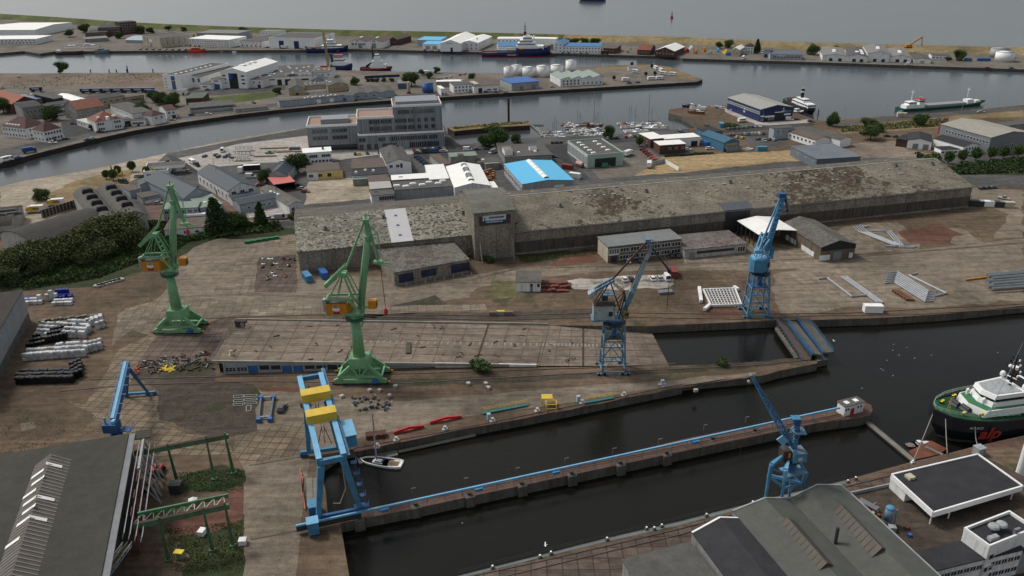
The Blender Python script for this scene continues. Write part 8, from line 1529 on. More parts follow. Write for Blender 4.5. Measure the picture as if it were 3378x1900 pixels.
row('covering the right end of the navy trailers',1,(1150,708),(1200,706),'truck blue',0); row('lorry on the canal quay by the villas',1,(225,1150),(330,1132),'truck blue',0)
mb=MB(); a,c=P(D2,1115,402),P(D2,1362,388); mb.bar(a+V((0,0,2.5)),c+V((0,0,2.5)),2.5,BLACK,2.9); mb.bar(a+V((0,0,4)),c+V((0,0,4)),2.52,WHITE2,.1); o=thing('lorry','white cabbed lorry with long black trailer behind the slate hall','truck',(a+c)/2); mb.build('trailer_body',o); mb=MB(); mb.bar(a+V((-3,0,1.7)),a+V((-.6,0,1.7)),2.3,WHITE2,2.8); mb.build('cab',o)
# trees
def leafmat(n,c):
 m,nt,b=mk(n); b.inputs['Roughness'].default_value=.8; b.inputs['Specular IOR Level'].default_value=.1; co=coords(nt)
 nt.links.new(ramp(nt,noi(nt,co,.7,4,.7),[(.3,sc(c,.75)),(.7,sc(c,1.3))]),b.inputs['Base Color']); return m
LF1=leafmat('leaf green',(.07,.108,.037)); LF2=leafmat('dark leaf',(.045,.07,.027)); LF3=leafmat('olive leaf',(.092,.105,.042)); LF4=leafmat('bright leaf',(.06,.11,.03))
def leaves(mb,rnd,lobes,n,s,m):
 i=mb.mi(m); tot=sum(l[3]**2 for l in lobes)
 for (x,y,z,r,sq) in lobes:
  for _ in range(int(n*r*r/tot)):
   u=rnd.uniform(-1,1); a=rnd.uniform(0,2*PI); k=math.sqrt(1-u*u); rr=r*rnd.uniform(.72,1.08); p=V((x+rr*k*math.cos(a),y+rr*k*math.sin(a),z+rr*u*sq))
   if noise.noise(p*.9)<-.28: continue
   e=V((rnd.uniform(-1,1),rnd.uniform(-1,1),rnd.uniform(-.4,.9))).normalized(); f_=e.cross(V((rnd.uniform(-1,1),rnd.uniform(-1,1),rnd.uniform(-1,1)))).normalized(); g_=e.cross(f_); q=s*rnd.uniform(.6,1.3); o=len(mb.v)
   mb.v+=[p-f_*q-g_*q*.6,p+f_*q-g_*q*.5,p+f_*q*.7+g_*q*.7,p-f_*q*.8+g_*q*.6]; mb.f.append([o,o+1,o+2,o+3]); mb.m.append(i)
def mtree(kind,seed):
 rnd=random.Random(seed); o=thing('bush' if kind=='bush' else 'tree','x','tree'); mb=MB(); tr=MB()
 if kind=='broad' or kind=='willow':
  lobes=[(rnd.uniform(-.3,.3)*1,rnd.uniform(-.3,.3),.44+rnd.uniform(-.2,.24),.22+rnd.uniform(0,.12),.85) for _ in range(12)]+[(0,0,.6,.34,.9)]
  lobes=[(a*1.15,b_*1.15,c-(.08 if kind=='willow' else 0),d*(1.15 if kind=='willow' else 1),e) for a,b_,c,d,e in lobes]; leaves(mb,rnd,lobes,4600,.021,{'broad':LF1,'willow':LF3}[kind]); leaves(mb,rnd,[(a,b_,c-.04,d*.7,e) for a,b_,c,d,e in lobes],1500,.045,LF2)
  tr.tube([(0,0,0),(.01,0,.25),(0,.02,.55)],[.035,.026,.012],BARK,7)
  for k in range(5): a=k*1.3; tr.tube([(0,0,.22+k*.05),(.15*math.cos(a),.15*math.sin(a),.42+k*.04),(.26*math.cos(a),.26*math.sin(a),.62)],[.016,.01,.004],BARK,5)
 elif kind=='cone':
  for k in range(16): z=.12+.86*k/16; r=.24*(1-k/16)**.8+.02; leaves(mb,rnd,[(rnd.uniform(-.03,.03),rnd.uniform(-.03,.03),z,r,.35)],260*(1-k/20),.028,LF2)
  leaves(mb,rnd,[(0,0,.3,.17,1.3)],300,.04,LF2); tr.tube([(0,0,0),(0,0,.95)],[.03,.004],BARK,7)
 elif kind=='ball':
  leaves(mb,rnd,[(0,0,.58,.36,1.05),(.08,.05,.7,.24,.9)],1500,.04,LF4 if seed%2 else LF1); leaves(mb,rnd,[(0,0,.6,.24,.95)],300,.08,LF2); tr.tube([(0,0,0),(0,0,.5)],[.035,.02],BARK,6)
 else: # bush
  lobes=[(rnd.uniform(-.45,.45),rnd.uniform(-.35,.35),.3+rnd.uniform(-.1,.2),.25+rnd.uniform(0,.15),.9) for _ in range(6)]; leaves(mb,rnd,lobes,1100,.055,LF1); leaves(mb,rnd,[(a,b_,c-.05,d*.7,e) for a,b_,c,d,e in lobes],400,.08,LF2); tr.tube([(0,0,0),(0,0,.3)],[.05,.02],BARK,6)
 tr.build('trunk',o); mb.build('crown',o); freeze(o); return o
TP={k:[mtree(k,i+3) for i in range(n)] for k,n in (('broad',3),('willow',2),('cone',1),('ball',2),('bush',2))}; TU=set(); tn=[0]
def tree(kind,t,x,y,h,lab,g=None,w=1.,name=None):
 tn[0]+=1; c=TP[kind]; o=c[tn[0]%len(c)]; p=P(t,x,y) if t!='w' else V((x,y,0)); s=(h*w,h*w,h); rz=tn[0]*1.7
 if o.name in TU: o=dup(o,p,rz,lab,g,s=s)
 else: TU.add(o.name); o.location=p; o.rotation_euler=(0,0,rz); o.scale=s; o['label']=lab; g and o.__setitem__('group',g)
 if kind=='bush': o['category']='bush'
 return o
tree('cone',D2,730,1310,17,'largest dark conifer by the street between the left green crane and the warehouse',None,1.25); tree('cone',D2,1370,1215,12,'slim dark spruce with a red car behind it'); tree('broad',D2,1010,1250,9,'round dark tree between the two conifers'); tree('broad',D2,1920,410,12,'lone green tree in front of the white roofed office'); tree('broad',D2,1440,550,8,'tree beside the salmon roof shed',None,.9)
tree('bush',D2,1850,1095,4,'small bush at the corner of the long warehouse'); tree('bush',D2,1195,1225,3.5,'young sapling at the edge of the street')
tree('ball',D3,1158,100,5,'round clipped tree, leftmost beside the yellow flags'); tree('ball',D3,1235,115,6,'round clipped tree between the yellow flags'); tree('ball',D3,1285,60,5.5,'round clipped tree behind the tallest flag'); tree('ball',D1,1808,1310,6,'round clipped tree at the left corner of the pavilion'); tree('ball',D1,2015,1370,5.5,'round clipped tree in front of the pavilion'); tree('ball',D1,2310,1275,5,'round clipped tree at the right end of the pavilion')
tree('broad',D3,445,325,6,'lone bush like tree by the rental trucks',None,1.2)
for i,(x,y,h) in enumerate(((90,1130,9),(250,1120,12),(330,1050,12),(520,1060,12),(620,980,11),(760,1000,12),(880,930,13),(1000,900,12),(1120,850,15),(1260,820,16),(1380,830,14),(1450,860,10),(1180,960,10),(980,1010,9),(420,1130,8),(60,1250,8))):
 tree('willow',D3,x,y,h,'shaggy olive willow in the thicket at the left, below the vaulted halls','willows of the left thicket',1.25)
tree('broad',2,530,650,13,'big green tree left of the bright blue tank'); tree('broad',2,100,640,7,'bushy tree behind the wavy roofed shed'); tree('broad',1,470,545,11,'lone tree by the canal behind the waste ground')
for x,y,h,l in ((1075,875,10,'dense dark tree right of the customs house'),(400,905,11,'large dark tree behind the corner villa'),(350,765,8,'dark tree by the blue roofed shed'),(1172,770,9,'left of three street trees behind the tan warehouses'),(1225,785,10,'middle of three street trees behind the tan warehouses'),(1310,800,11,'right of three street trees behind the tan warehouses'),(30,850,12,'dark tree mass at the left edge of the old town'),(700,980,4,'small tree at the customs house corner'),(2095,710,6,'bushy tree left of the tan gable building'),(1460,655,4,'small clipped tree before the white workshop')): tree('broad',1,x,y,h,l,None,1.1)
for i,x in enumerate((200,235,270,320,380)): tree('bush',2,x,615,4,'dark bush in the row behind the wavy roofed shed','bushes behind the wavy shed')
for x,y in ((605,570),(665,590),(720,550),(745,640),(985,600)): tree('broad',2,x,y,6,'small tree along the peninsula rear road','small trees of the rear road')
for x,y in ((2055,605),(2190,500),(2365,570),(2295,575),(2340,515),(1745,565)): tree('ball',2,x,y,4,'small tree on the camper park','small trees of the camper park')
for i,x in enumerate((1700,1760,1830,1900,1925)): tree('broad',2,x,332,7,'dark hedge like tree behind the blue roofed row','trees behind the blue roofed row',1.4)
for x,y,h,l in ((975,412,11,'round dark tree by the blue grey depot'),(2080,455,11,'round tree near the far right tanks'),(270,368,8,'tree behind the fairground pieces'),(345,360,9,'taller tree behind the fairground pieces'),(1155,385,6,'tree poking up behind the white warehouses'),(2000,465,5,'small tree before the white bungalow')): tree('broad',3,x,y,h,l)
tree('cone',3,560,395,14,'tall dark conifer right of the white villa')
for x,y,h,l in ((640,245,12,'dark tree left of the stepped brick complex'),(530,280,10,'dark tree mass below the brick complex'),(1060,255,11,'dark tree right of the brick complex'),(1135,250,8,'tree behind the pale blue barrel hall'),(1270,232,7,'tree behind the cream hall'),(1385,235,6,'tree above the long shed range'),(1835,278,13,'big dark tree behind the white far quay office'),(40,262,9,'dark tree before the big boat hall'),(900,290,8,'dark tree left of the pale blue barrel hall')): tree('broad',1,x,y,h,l,None,1.15)
tree('broad',E4,1110,560,9,'slender tree on the marina promenade',None,.7); tree('broad',E4,1030,560,4,'low bush beside the promenade tree'); tree('ball',E4,1690,720,6,'young street tree before the white roofed brick units')
tree('broad',2,1160,1105,14,'large tree beside the little basin',None,1.1); tree('broad',2,1075,1110,8,'smaller tree left of the large basin tree',None,.8); tree('broad',2,1320,1075,6,'small dark tree right of the large basin tree')
tree('broad',3,1133,952,10,'lone pale green tree on the right quay road',None,.8)
for x,y,h,l in ((1395,975,8,'left of the three dark trees on the grassy verge'),(1470,990,6,'middle dark tree on the grassy verge'),(1790,945,8,'right dark tree on the grassy verge'),(1415,1050,10,'broad dark tree at the edge of the tan yard')): tree('broad',3,x,y,h,l,None,1.2)
for i,(x,y) in enumerate(((2000,1235),(2103,1222),(2208,1210),(2318,1200),(2415,1195),(2522,1185))): tree('ball',3,x,y,7,'street tree in the boulevard row at the right, '+ORD[i]+(' tree' if i==0 else ' from left'),'boulevard trees')
tree('bush',3,1885,1215,6,'dark bush by the warehouse end',None,1.3); tree('bush',3,1780,1190,4,'dark bush behind the warehouse end')
tree('broad',6,800,225,9,'dense green bush behind the open white roofed shed',None,1.4); tree('bush',5,1050,1340,4,'green shrub growing at the slipway wall',None,1.4); tree('bush',6,300,1305,3,'shrub at the tip of the slipway quay'); tree('bush',5,1110,525,2.6,'shrub at the foot of the warehouse tower',None,1.6); tree('bush',E5,1500,560,3,'green bushes among the boatyard containers',None,3)
def growth(name,t,poly,n,h,s,m,seed=1):
 rnd=random.Random(seed); pl=[P(t,*q) if len(q)==2 else P(*q) for q in poly]; xs=[p.x for p in pl]; ys=[p.y for p in pl]; mb=MB(); i=mb.mi(m); c=0
 def inside(x,y):
  r=False
  for a,b_ in zip(pl,pl[1:]+pl[:1]):
   if (a.y>y)!=(b_.y>y) and x<(b_.x-a.x)*(y-a.y)/(b_.y-a.y)+a.x: r=not r
  return r
 while c<n:
  x,y=rnd.uniform(min(xs),max(xs)),rnd.uniform(min(ys),max(ys)); 
  if not inside(x,y): continue
  c+=1; hh=h*max(.15,.55+noise.noise(V((x*.16,y*.16,seed)))*1.1+noise.noise(V((x*.5,y*.5,0)))*.4); z=hh*rnd.uniform(.55,1); e=V((rnd.uniform(-1,1),rnd.uniform(-1,1),rnd.uniform(-.3,1))).normalized(); f_=e.cross(V((0,0,1))).normalized(); g_=e.cross(f_); q=s*rnd.uniform(.6,1.4); o=len(mb.v); p=V((x,y,z))
  mb.v+=[p-f_*q-g_*q,p+f_*q-g_*q,p+f_*q+g_*q,p-f_*q+g_*q]; mb.f.append([o,o+1,o+2,o+3]); mb.m.append(i)
 o=mb.build(name); o['kind']='stuff'; return o
growth('thicket',0,[(0,690),(0,640),(150,600),(340,560),(440,560),(700,560),(715,580),(560,592),(470,610),(430,645),(330,665),(250,700),(60,730)],30000,1.7,.26,LF2); growth('thicket',0,[(60,690),(320,600),(700,570),(700,582),(460,610),(300,680),(100,720)],12000,1.9,.24,LF1,4)
growth('weeds',0,[(420,1330),(614,1310),(614,1440),(430,1440)],2600,.16,.11,LF3,2); growth('weeds',0,[(440,1190),(614,1180),(610,1235),(450,1240)],1800,.16,.11,LF1,3); growth('weeds',0,[(1300,650),(1500,630),(1500,640),(1310,660)],1200,.25,.15,LF3,5); growth('hedge_growth',0,[(2375,422),(2576,400),(2576,435),(2390,440)],4200,2.2,.35,LF2,6); growth('hedge_growth',E5,[(-50,1260),(1100,1185),(1100,1200),(-50,1280)],900,1.2,.25,LF2,7)
for i_,q_ in enumerate(([(0,1010),(300,1090),(150,1125),(0,1150)],[(860,800),(1500,785),(1900,780),(1900,800),(1400,812),(860,812)],[(340,960),(640,965),(640,1080),(450,1090)],[(860,945),(1500,935),(2000,900),(1700,945),(1000,980)],[(250,790),(400,700),(560,730),(400,830)],[(1700,690),(1860,690),(1860,780),(1560,790)],[(1950,740),(2576,700),(2576,760),(1960,790)],[(2170,545),(2440,500),(2560,540),(2300,600)])): growth('weed_tufts',0,q_,800,.16,.08,LF3,20+i_)
growth('weeds',3,[(1180,960),(2000,890),(2000,950),(1200,1000)],2200,.8,.3,LF3,8)
growth('weeds',1,[(0,640),(600,560),(1220,560),(1220,600),(0,680)],500,.5,.3,LF3,9)
# wrapped bales
def mbale(m,seed):
 rnd=random.Random(seed); mb=MB(); g=[-.62,-.25,.25,.62]
 bm=bmesh.new(); bmesh.ops.create_cube(bm,size=1.26); bmesh.ops.bevel(bm,geom=bm.edges[:],offset=.16,segments=2,affect='EDGES')
 for v in bm.verts: v.co+=V((rnd.uniform(-.04,.04),rnd.uniform(-.04,.04),rnd.uniform(-.04,.04))); v.co.z+=.63
 me=bpy.data.meshes.new('bale'); bm.to_mesh(me); bm.free(); me.materials.append(m); return me
WB=[mbale(M('white stretch wrap',(.55,.57,.59),.35,.15),1),mbale(MATS['white stretch wrap'],2),mbale(M('dull white wrap',(.42,.43,.42),.4,.2),3)]; KB=[mbale(M('black stretch wrap',(.014,.014,.016),.3,.2),4),mbale(MATS['black stretch wrap'],5)]; UB=[mbale(M('blue wrap',(.01,.03,.22),.35,.2),6)]
JB=random.Random(4)
BN=[0]; XB=MB()
def bale(me,p,lab,g):
 BN[0]+=1
 if BN[0]>300: XB.box(p+V((0,0,.62)),(1.2,1.2,1.2),me.materials[0],R(6)+JB.uniform(-.12,.12)); return
 o=bpy.data.objects.new('bale',me); COL.objects.link(o); o.location=p; o.rotation_euler=(0,0,R(6)+JB.uniform(-.12,.12)); o.scale=(1,JB.uniform(.9,1.05),JB.uniform(.9,1.05)); tag(o,lab,'bale',g)
def bales(corner,right,back,nx,ny,mes,lab,g,layers,skip=.05):
 A,Bq,C=P(E3,*corner),P(E3,*right),P(E3,*back)
 for i in range(nx):
  for j in range(ny):
   if JB.random()<skip: continue
   p=A+(Bq-A)*(i/(nx-1))+(C-A)*(j/max(1,ny-1))
   for k in range(layers(i,j)): bale(JB.choice(mes),p+V((JB.uniform(-.12,.12),JB.uniform(-.12,.12),.02+k*1.2)),lab,g)
bales((90,1390),(850,1370),(150,1240),17,4,KB,'black wrapped bale in the large lower black block','black bales of the lower block',lambda i,j:2 if j<2 else 1)
bales((880,1330),(980,1280),(860,1180),3,4,KB,'black wrapped bale in the large lower black block','black bales of the lower block',lambda i,j:2)
bales((190,1060),(1010,1000),(240,945),18,3,WB,'white wrapped bale in the long middle block between the black ones','white bales of the middle block',lambda i,j:2 if j==0 or i>8 else 1)
bales((1060,950),(1240,905),(1050,850),4,3,WB,'white wrapped bale in the long middle block between the black ones','white bales of the middle block',lambda i,j:2 if j<2 else 1)
bales((350,715),(1020,745),(440,560),16,4,WB,'white wrapped bale in the upper white block beside the black bales','white bales of the upper block',lambda i,j:1 if i<9 else 2)
bales((1090,660),(1275,590),(1060,520),4,3,WB,'white wrapped bale in the upper white block beside the black bales','white bales of the upper block',lambda i,j:1+(j<2))
bales((240,870),(760,765),(330,740),11,3,KB,'black wrapped bale wedged beside the upper white block','black bales of the upper block',lambda i,j:2 if i>4 else 1)
bales((220,270),(400,262),(215,230),4,2,WB,'white wrapped bale in the low heap by the grey shed corner','white bales by the shed',lambda i,j:1)
bales((400,225),(620,205),(410,190),5,1,WB,'white wrapped bale stacked high in the row beside the blue ones','white bales by the blue ones',lambda i,j:2+(i%2))
bales((640,205),(820,190),(650,150),5,3,UB,'blue wrapped bale in the heap below the thicket','blue wrapped bales',lambda i,j:1+(j==2))
bales((600,285),(820,275),(620,245),5,2,WB,'white wrapped bale in the sagging heap before the blue bales','white bales before the blue ones',lambda i,j:1)
bales((205,215),(260,210),(200,200),2,1,UB,'blue wrapped bale near the grey shed corner','blue bales by the shed',lambda i,j:1)
o=XB.build('bales'); o['kind']='stuff'
for i in range(16): mb=MB(); p=P(E3,400+i*56,500-i*5.5,.25); mb.box(p,(1.1,1.4,.4+.3*(i%3)),GWOOD if i%2 else M('dirty pallet',(.14,.12,.08),.9,.3),R(20+i*9)); one('pallet_stack',mb,'weathered stack in the pallet row behind the upper bales','pallets','pallets behind the bales')
# pipes and yard goods
def pipe(t,pts,lab,g,n=1,dx=0,dy=0,r=.38,m=None,z=.4,ex=0):
 for i in range(n):
  q=[P(t,x+dx*i,y+dy*i,z) for x,y in pts]; mb=MB(); mb.tube(q,r,m or GALV,8); l=lab if n==1 else lab; one('insulated_pipe',mb,l,'pipe',g)
pipe(6,[(1345,253),(1290,262),(1330,300),(1595,402),(1520,408)],'bent silvery pipe in the left bundle of the upper pipe stack','upper pipes, left bundle',4,22,1,r=.27); pipe(6,[(1420,292),(1540,298),(1640,418),(1740,418)],'bent silvery pipe in the right bundle of the upper pipe stack','upper pipes, right bundle',3,14,-4,r=.27)
pipe(6,[(1025,652),(1090,648),(1275,788),(1388,776)],'single thin silvery pipe with two bends, leftmost on the east apron',None); pipe(6,[(1195,637),(1468,832),(1415,842)],'straight silvery pipe ending at the white box','pipes ending at the white box',3,22,1,r=.3)
pipe(6,[(1545,607),(1620,602),(1855,748),(1915,742)],'long twice bent pipe in the big group of the east apron','big pipe group on the east apron',7,-4,13,r=.3); pipe(6,[(1770,610),(1708,628),(1990,765),(1905,782)],'long pipe with hooked ends right of the big pipe group',None)
for k in range(18): pipe(6,[(2290+(k%6)*9,620+k*6.5),(2720,586+k*7)],'long dark silver pipe in the stacked bundle at the right edge','stacked pipes at the right edge',1,r=.42,m=M('dull pipe',(.25,.28,.28),.4,.2,metal=.5),z=.5+.5*(k%3)) 
mb=MB(); mb.bar(P(6,2132,662,.4),P(6,2292,642,.4),.5,ORANGE,.5); one('orange_beam',mb,'orange beam pointing at the stacked pipes','beam')
for i in range(7):
 for j in range(2): mb=MB(); p=P(6,1592+i*17-j*0,745+i*11+j*2,.4)+V((1.6*j,0,0)); mb.box(p,(1.3,1.0,.7),M('rusty block',(.17,.08,.05),.9,.3),R(-12)); one('steel_block',mb,'rusty orange block in the double row before the big pipe group','block','rusty blocks')
o=thing('grid_platform','large white painted steel grid lying on its side legs left of the bright blue crane','frame',P(6,300,800)); q=[P(6,155,735,.9),P(6,395,728,.9),P(6,442,848,.9),P(6,212,855,.9)]; mb=MB()
for i in range(11): mb.bar(q[0].lerp(q[1],i/10),q[3].lerp(q[2],i/10),.18,WHITE,.25)
for i in range(9): mb.bar(q[0].lerp(q[3],i/8),q[1].lerp(q[2],i/8),.18,WHITE,.25)
for a,b_ in ((0,1),(1,2),(2,3),(3,0)): mb.bar(q[a],q[b_],.45,WHITE,.6)
mb.build('grid',o)
for x0,y0,x1,y1 in ((125,720,140,825),(385,715,418,735),(165,885,205,850)): mb=MB(); mb.bar(P(6,x0,y0,.8),P(6,x1,y1,.8),1.1,WHITE,1); mb.build('bracket',o)
def item(lab,cat,t,x,y,d,m,rz=0,z=0,name=None,g=None,extra=None):
 mb=MB(); p=P(t,x,y,z); mb.box(p+V((0,0,d[2]*.45)),(d[0],d[1],d[2]*.9),m,R(rz)); mb.box(p+V((0,0,d[2]*.93)),(d[0]*1.06,d[1]*1.06,d[2]*.12),extra or m,R(rz)); 
 for s in (-1,1): mb.box(p+V((s*d[0]*.3,0,d[2]*.5)),(d[0]*.08,d[1]*1.05,d[2]*.9),extra or m,R(rz))
 return one(name or cat.replace(' ','_'),mb,lab,cat,g)
JR=random.Random(12)
for i in range(26): item('rusty red steel pallet stacked beside the white yard house','steel pallet',5,1525+(i%9)*24,700+(i//9)*26,(1.5,1.4,.6+.7*JR.random()),JR.choice([DRED,RUST]),JR.uniform(-20,20),g='red steel pallets')
SM=[DSTEEL,STEEL,GALV,DRUST,RUST,GREYW]
for i in range(80):
 x,y=JR.uniform(1010,1620),JR.uniform(1255,1385); y-= (x-1010)*.09; m=JR.choice(SM+[DSTEEL]*3)
 if 1215<x<1330 and y>1320: m=GLYEL
 if x<1080 and y>1320: m=RED
 l=JR.uniform(.6,2.6); mb=MB(); p=P(4,x,y,.25); a=JR.uniform(0,PI); dv=V((math.cos(a),math.sin(a),0))*l/2; mb.bar(p-dv,p+dv,.3,m,.3); mb.bar(p-dv,p-dv+V((-dv.y,dv.x,.5))*.6,.18,m); mb.bar(p+dv*.4,p+dv*.4+V((-dv.y,dv.x,.7))*.7,.2,m); one('steel_fitting',mb,{'bright yellow sheet':'yellow','red paint':'red'}.get(m.name,'rusty or grey')+' steel fitting in the jumble left of the slipway workshops','fitting','steel fittings left of the slipway')
for i in range(36):
 x,y=JR.uniform(80,370),JR.uniform(90,200); mb=MB(); p=P(8,x,y,.2); mb.cyl(p,.45,.5,JR.choice([DSTEEL,STEEL]),8,.3); mb.bar(p,p+V((JR.uniform(-1,1),JR.uniform(-1,1),.7)),.2,STEEL); one('anchor_shackle',mb,'grey steel shackle in the field of fittings before the right green crane','fitting','steel shackles on the apron')
for i in range(18): mb=MB(); x,y=JR.uniform(1980,2230),JR.uniform(490,660); p=P(4,x,y,.2); mb.box(p+V((0,0,.1)),(JR.uniform(1,2.4),.7,.6),JR.choice([WOOD,WHITE,DRUST,GWOOD]),JR.uniform(0,3)); mb.box(p+V((0,.4,.5)),(.5,.4,.5),DRUST,.4); one('timber_prop',mb,'timber or steel prop lying on the stained bay left of the warehouse','prop','props on the stained bay')
for i in range(14): item('grey concrete block or bollard dotted about the apron before the slipway','block',0,[700,716,905,930,955,980,1178,1222,1228,1500,1660,1750,995,860][i],[885,888,880,985,985,998,968,968,978,800,972,985,975,1000][i],(1.1,.9,.8),LCONC,i*17,g='blocks about the apron')
for i in range(9): item('broken concrete lump on the rubble heap at the thicket edge','rubble',4,735+i*22,715-i*6,(2.2,1.8,.7),LCONC,i*31,g='rubble at the thicket edge')
for i in range(6): item('green skip in the row at the back of the apron','skip',4,1865+i*44,388-i*7,(2.1,1.3,1.1),M('skip green',(.02,.16,.07),.5,.15),10,g='green skips')
for a,b_,l in (((395,368),(622,318),'left of the two bright red beams along the quay'),((668,292),(905,246),'right of the two bright red beams along the quay')): mb=MB(); p,q=P(8,*a,.5),P(8,*b_,.5); m_=(p+q)/2+V((0,0,.5)); mb.bar(p,m_,.5,RED,.6); mb.bar(m_,q,.5,RED,.6); mb.bar(p-V((0,0,.3)),q-V((0,0,.3)),.5,RED,.15); one('red_beam',mb,l,'beam')
for (a,b_,l) in (((1065,222),(1405,158),'longer yellow and teal gangway lying on the quay'),((1840,142),(2050,104),'shorter teal gangway farther along the quay')):
 o=thing('gangway',l,'gangway',P(8,*a)); p,q=P(8,*a,.3),P(8,*b_,.3); mb=MB(); mb.bar(p,q,.9,M('teal gangway',(.03,.16,.15),.6,.15),.3); mb.build('deck',o); mb=MB(); rail_(mb,[p+V((0,1,0)),q+V((0,1,0))],YEL,1,1.4,.09); mb.build('railing',o)
for x,y,l in ((1550,155,'upper yellow tubular cage on the quay'),(1582,198,'lower yellow tubular cage on the quay')):
 mb=MB(); p=P(8,x,y,0)
 for a in (-1.4,1.4):
  for b_ in (-1.1,1.1): mb.bar(p+V((a,b_,0)),p+V((a,b_,2.4)),.18,YEL)
  mb.bar(p+V((a,-1.1,2.4)),p+V((a,1.1,2.4)),.18,YEL); mb.bar(p+V((a,-1.1,1.1)),p+V((a,1.1,1.1)),.14,YEL)
 for b_ in (-1.1,1.1): mb.bar(p+V((-1.4,b_,2.4)),p+V((1.4,b_,2.4)),.18,YEL); mb.bar(p+V((-1.4,b_,1.1)),p+V((1.4,b_,1.1)),.14,YEL)
 if y<180: mb.box(p+V((0,0,2.5)),(3,2.4,.12),YEL)
 one('yellow_cage',mb,l,'cage')
def bollard(t,x,y,lab,g,m=LCONC,s=1,head=None,name='bollard'): mb=MB(); p=P(t,x,y,0); mb.box(p+V((0,0,.2)),(1.7*s,1.2*s,.4),m,R(15)); mb.cyl(p+V((0,0,.4)),.35*s,.6*s,m,10,.28*s); mb.cyl(p+V((0,0,.4+.6*s)),.5*s,.25*s,head or m,10); one(name,mb,lab,'bollard',g)
for i,(x,y) in enumerate(((415,430),(782,348),(1478,210),(2130,90),(270,480),(1140,285),(1815,148),(2435,22))): bollard(8,x,y,'concrete mooring bollard on the rusty quay edge of the upper dock','quay bollards of the upper dock',LCONC,.9)
for x,y in ((1112,270),(1786,135),(2420,15)): item('pale blue power cabinet on the quay edge','power cabinet',8,x,y,(.9,.8,1.9),M('cabinet blue',(.35,.45,.52),.5,.1),15,g='power cabinets on the quay')
for i,(t,x,y) in enumerate(((8,1140,1392),(8,1497,1312),(8,1580,1285),(8,2003,1180),(8,2300,1100),(8,2358,1100),(8,2415,1080),(9,178,1000),(9,527,905),(9,1243,745),(9,1302,722))): bollard(t,x,y,'white topped bollard on the lower quay','white topped bollards',DCONC,.45,WHITE2)
mb=MB(); pts=[P(8,880,1438,.05),P(8,1500,1280,.05),P(8,2573,1022,.05),P(9,630,862,.05),P(9,1240,715,.05)]; rail_(mb,pts,DSTEEL,1,1.6,.05,2); one('quay_railing',mb,'thin dark railing along the lower quay edge','railing')
bollard(9,1732,598,'small white bollard holding the taut bow rope',None,WHITE2,.5); item('white square box with dark windows on the quay by the black roof','signal hut',9,2228,530,(2.2,2,2.2),LGREY,20)
mb=MB(); p=P(9,2518,752,0); mb.tube([p,p+V((0,0,18))],[.9,.75],WHITE2,14); mb.box(p+V((0,0,.3)),(2.6,2.4,.6),GREYW); one('white_pole',mb,'thick white steel pole at the right edge','pole')
o=thing('dust_silo','light blue filter silo with pipe in the courtyard','silo',P(9,1540,1060,5.6)); mb=MB(); p=P(9,1540,1060,5.6); mb.cyl(p+V((0,0,1.2)),.9,3,M('silo blue grey',(.14,.22,.3),.5,.1),16); mb.cyl(p,.4,1.2,STEEL,12,.9); mb.dome(p+V((0,0,4.2)),.95,.5,CBLUE,14); mb.build('vessel',o,True); mb=MB(); mb.tube([p+V((.9,0,3.9)),p+V((1.5,0,3.7)),p+V((1.5,0,0))],.22,LGREY,8); mb.build('pipe',o)
item('open red rimmed grey skip on the courtyard','skip',9,1395,935,(4,1.4,1.1),DRED,-52,5.6,extra=STEEL); item('white compressor box by the silo','compressor',9,1575,1105,(1.4,1.2,1.1),LGREY,-10,5.6)
for i,(x,y) in enumerate(((1455,965),(1430,985),(1475,1000),(1690,1095),(1710,1150))): item('small valve box among the pipes by the silo','valve box',9,x,y,(.7,.6,.6),[WHITE2,CREAM,RUST,DRED,BLUE][i],i*20,5.6,g='valve boxes by the silo')
o=thing('boom_lift','red boom lift with its arm folded towards the viewer','boom lift',P(E1,225,430)); mb=MB(); p=P(E1,225,440); mb.box(p+V((0,.6,1.2)),(2.6,2.8,1.2),M('boom lift red',(.28,.03,.03),.5,.1)); mb.build('body',o); mb=MB(); mb.bar(p+V((.1,1.6,2.4)),p+V((.2,-5.4,1.3)),.45,MATS['boom lift red'],.5); mb.build('arm',o); mb=MB(); mb.box(p+V((.3,-6.4,.7)),(2,1,1),DSTEEL); mb.build('basket',o)
for sx in (-1.4,1.4):
 for sy in (-.9,1.8): mb=MB(); mb.tube([p+V((sx-.2,sy,.55)),p+V((sx+.2,sy,.55))],.55,RUBBER,10); mb.build('wheel',o)
item('dark grey box container beside the upper green frame foot','container',E1,435,610,(2.6,2.2,2.6),DSTEEL,3); item('yellow topped pale box on the lower left grass','bin',E1,465,1270,(1.8,1.2,1.8),M('mossy box',(.2,.24,.17),.8,.3),-8,extra=GLYEL); item('white green tank at the concrete road edge','tank box',E1,1092,1125,(1.5,1.4,1.2),WHITE,5); item('small white machine beside the lower green frame','machine',E1,687,1035,(1.3,1.6,1.3),WHITE2,-12)
mb=MB(); q=[P(E1,x,y,1.2+z) for x,y,z in ((545,680,0),(590,660,.4),(640,665,0),(605,728,-.2),(548,732,0))]; mb.add(q+[v-V((0,0,1)) for v in q],[(4,3,2,1,0)]+[(i,(i+1)%5,5+(i+1)%5,5+i) for i in range(5)],WHITE2); one('tarpaulin',mb,'crumpled white tarpaulin beside the lattice truss','tarpaulin')
o=thing('transport_frame','blue ended low loader frame on the apron','trailer',P(7,2010,190)); q=[P(7,x,y,.7) for x,y in ((1968,105),(2062,102),(2035,268),(1950,272))]
for a,b_ in ((0,3),(1,2)): mb=MB(); mb.bar(q[a],q[b_],.5,M('loader side',(.1,.13,.18),.6,.2),.7); mb.build('side_rail',o); 
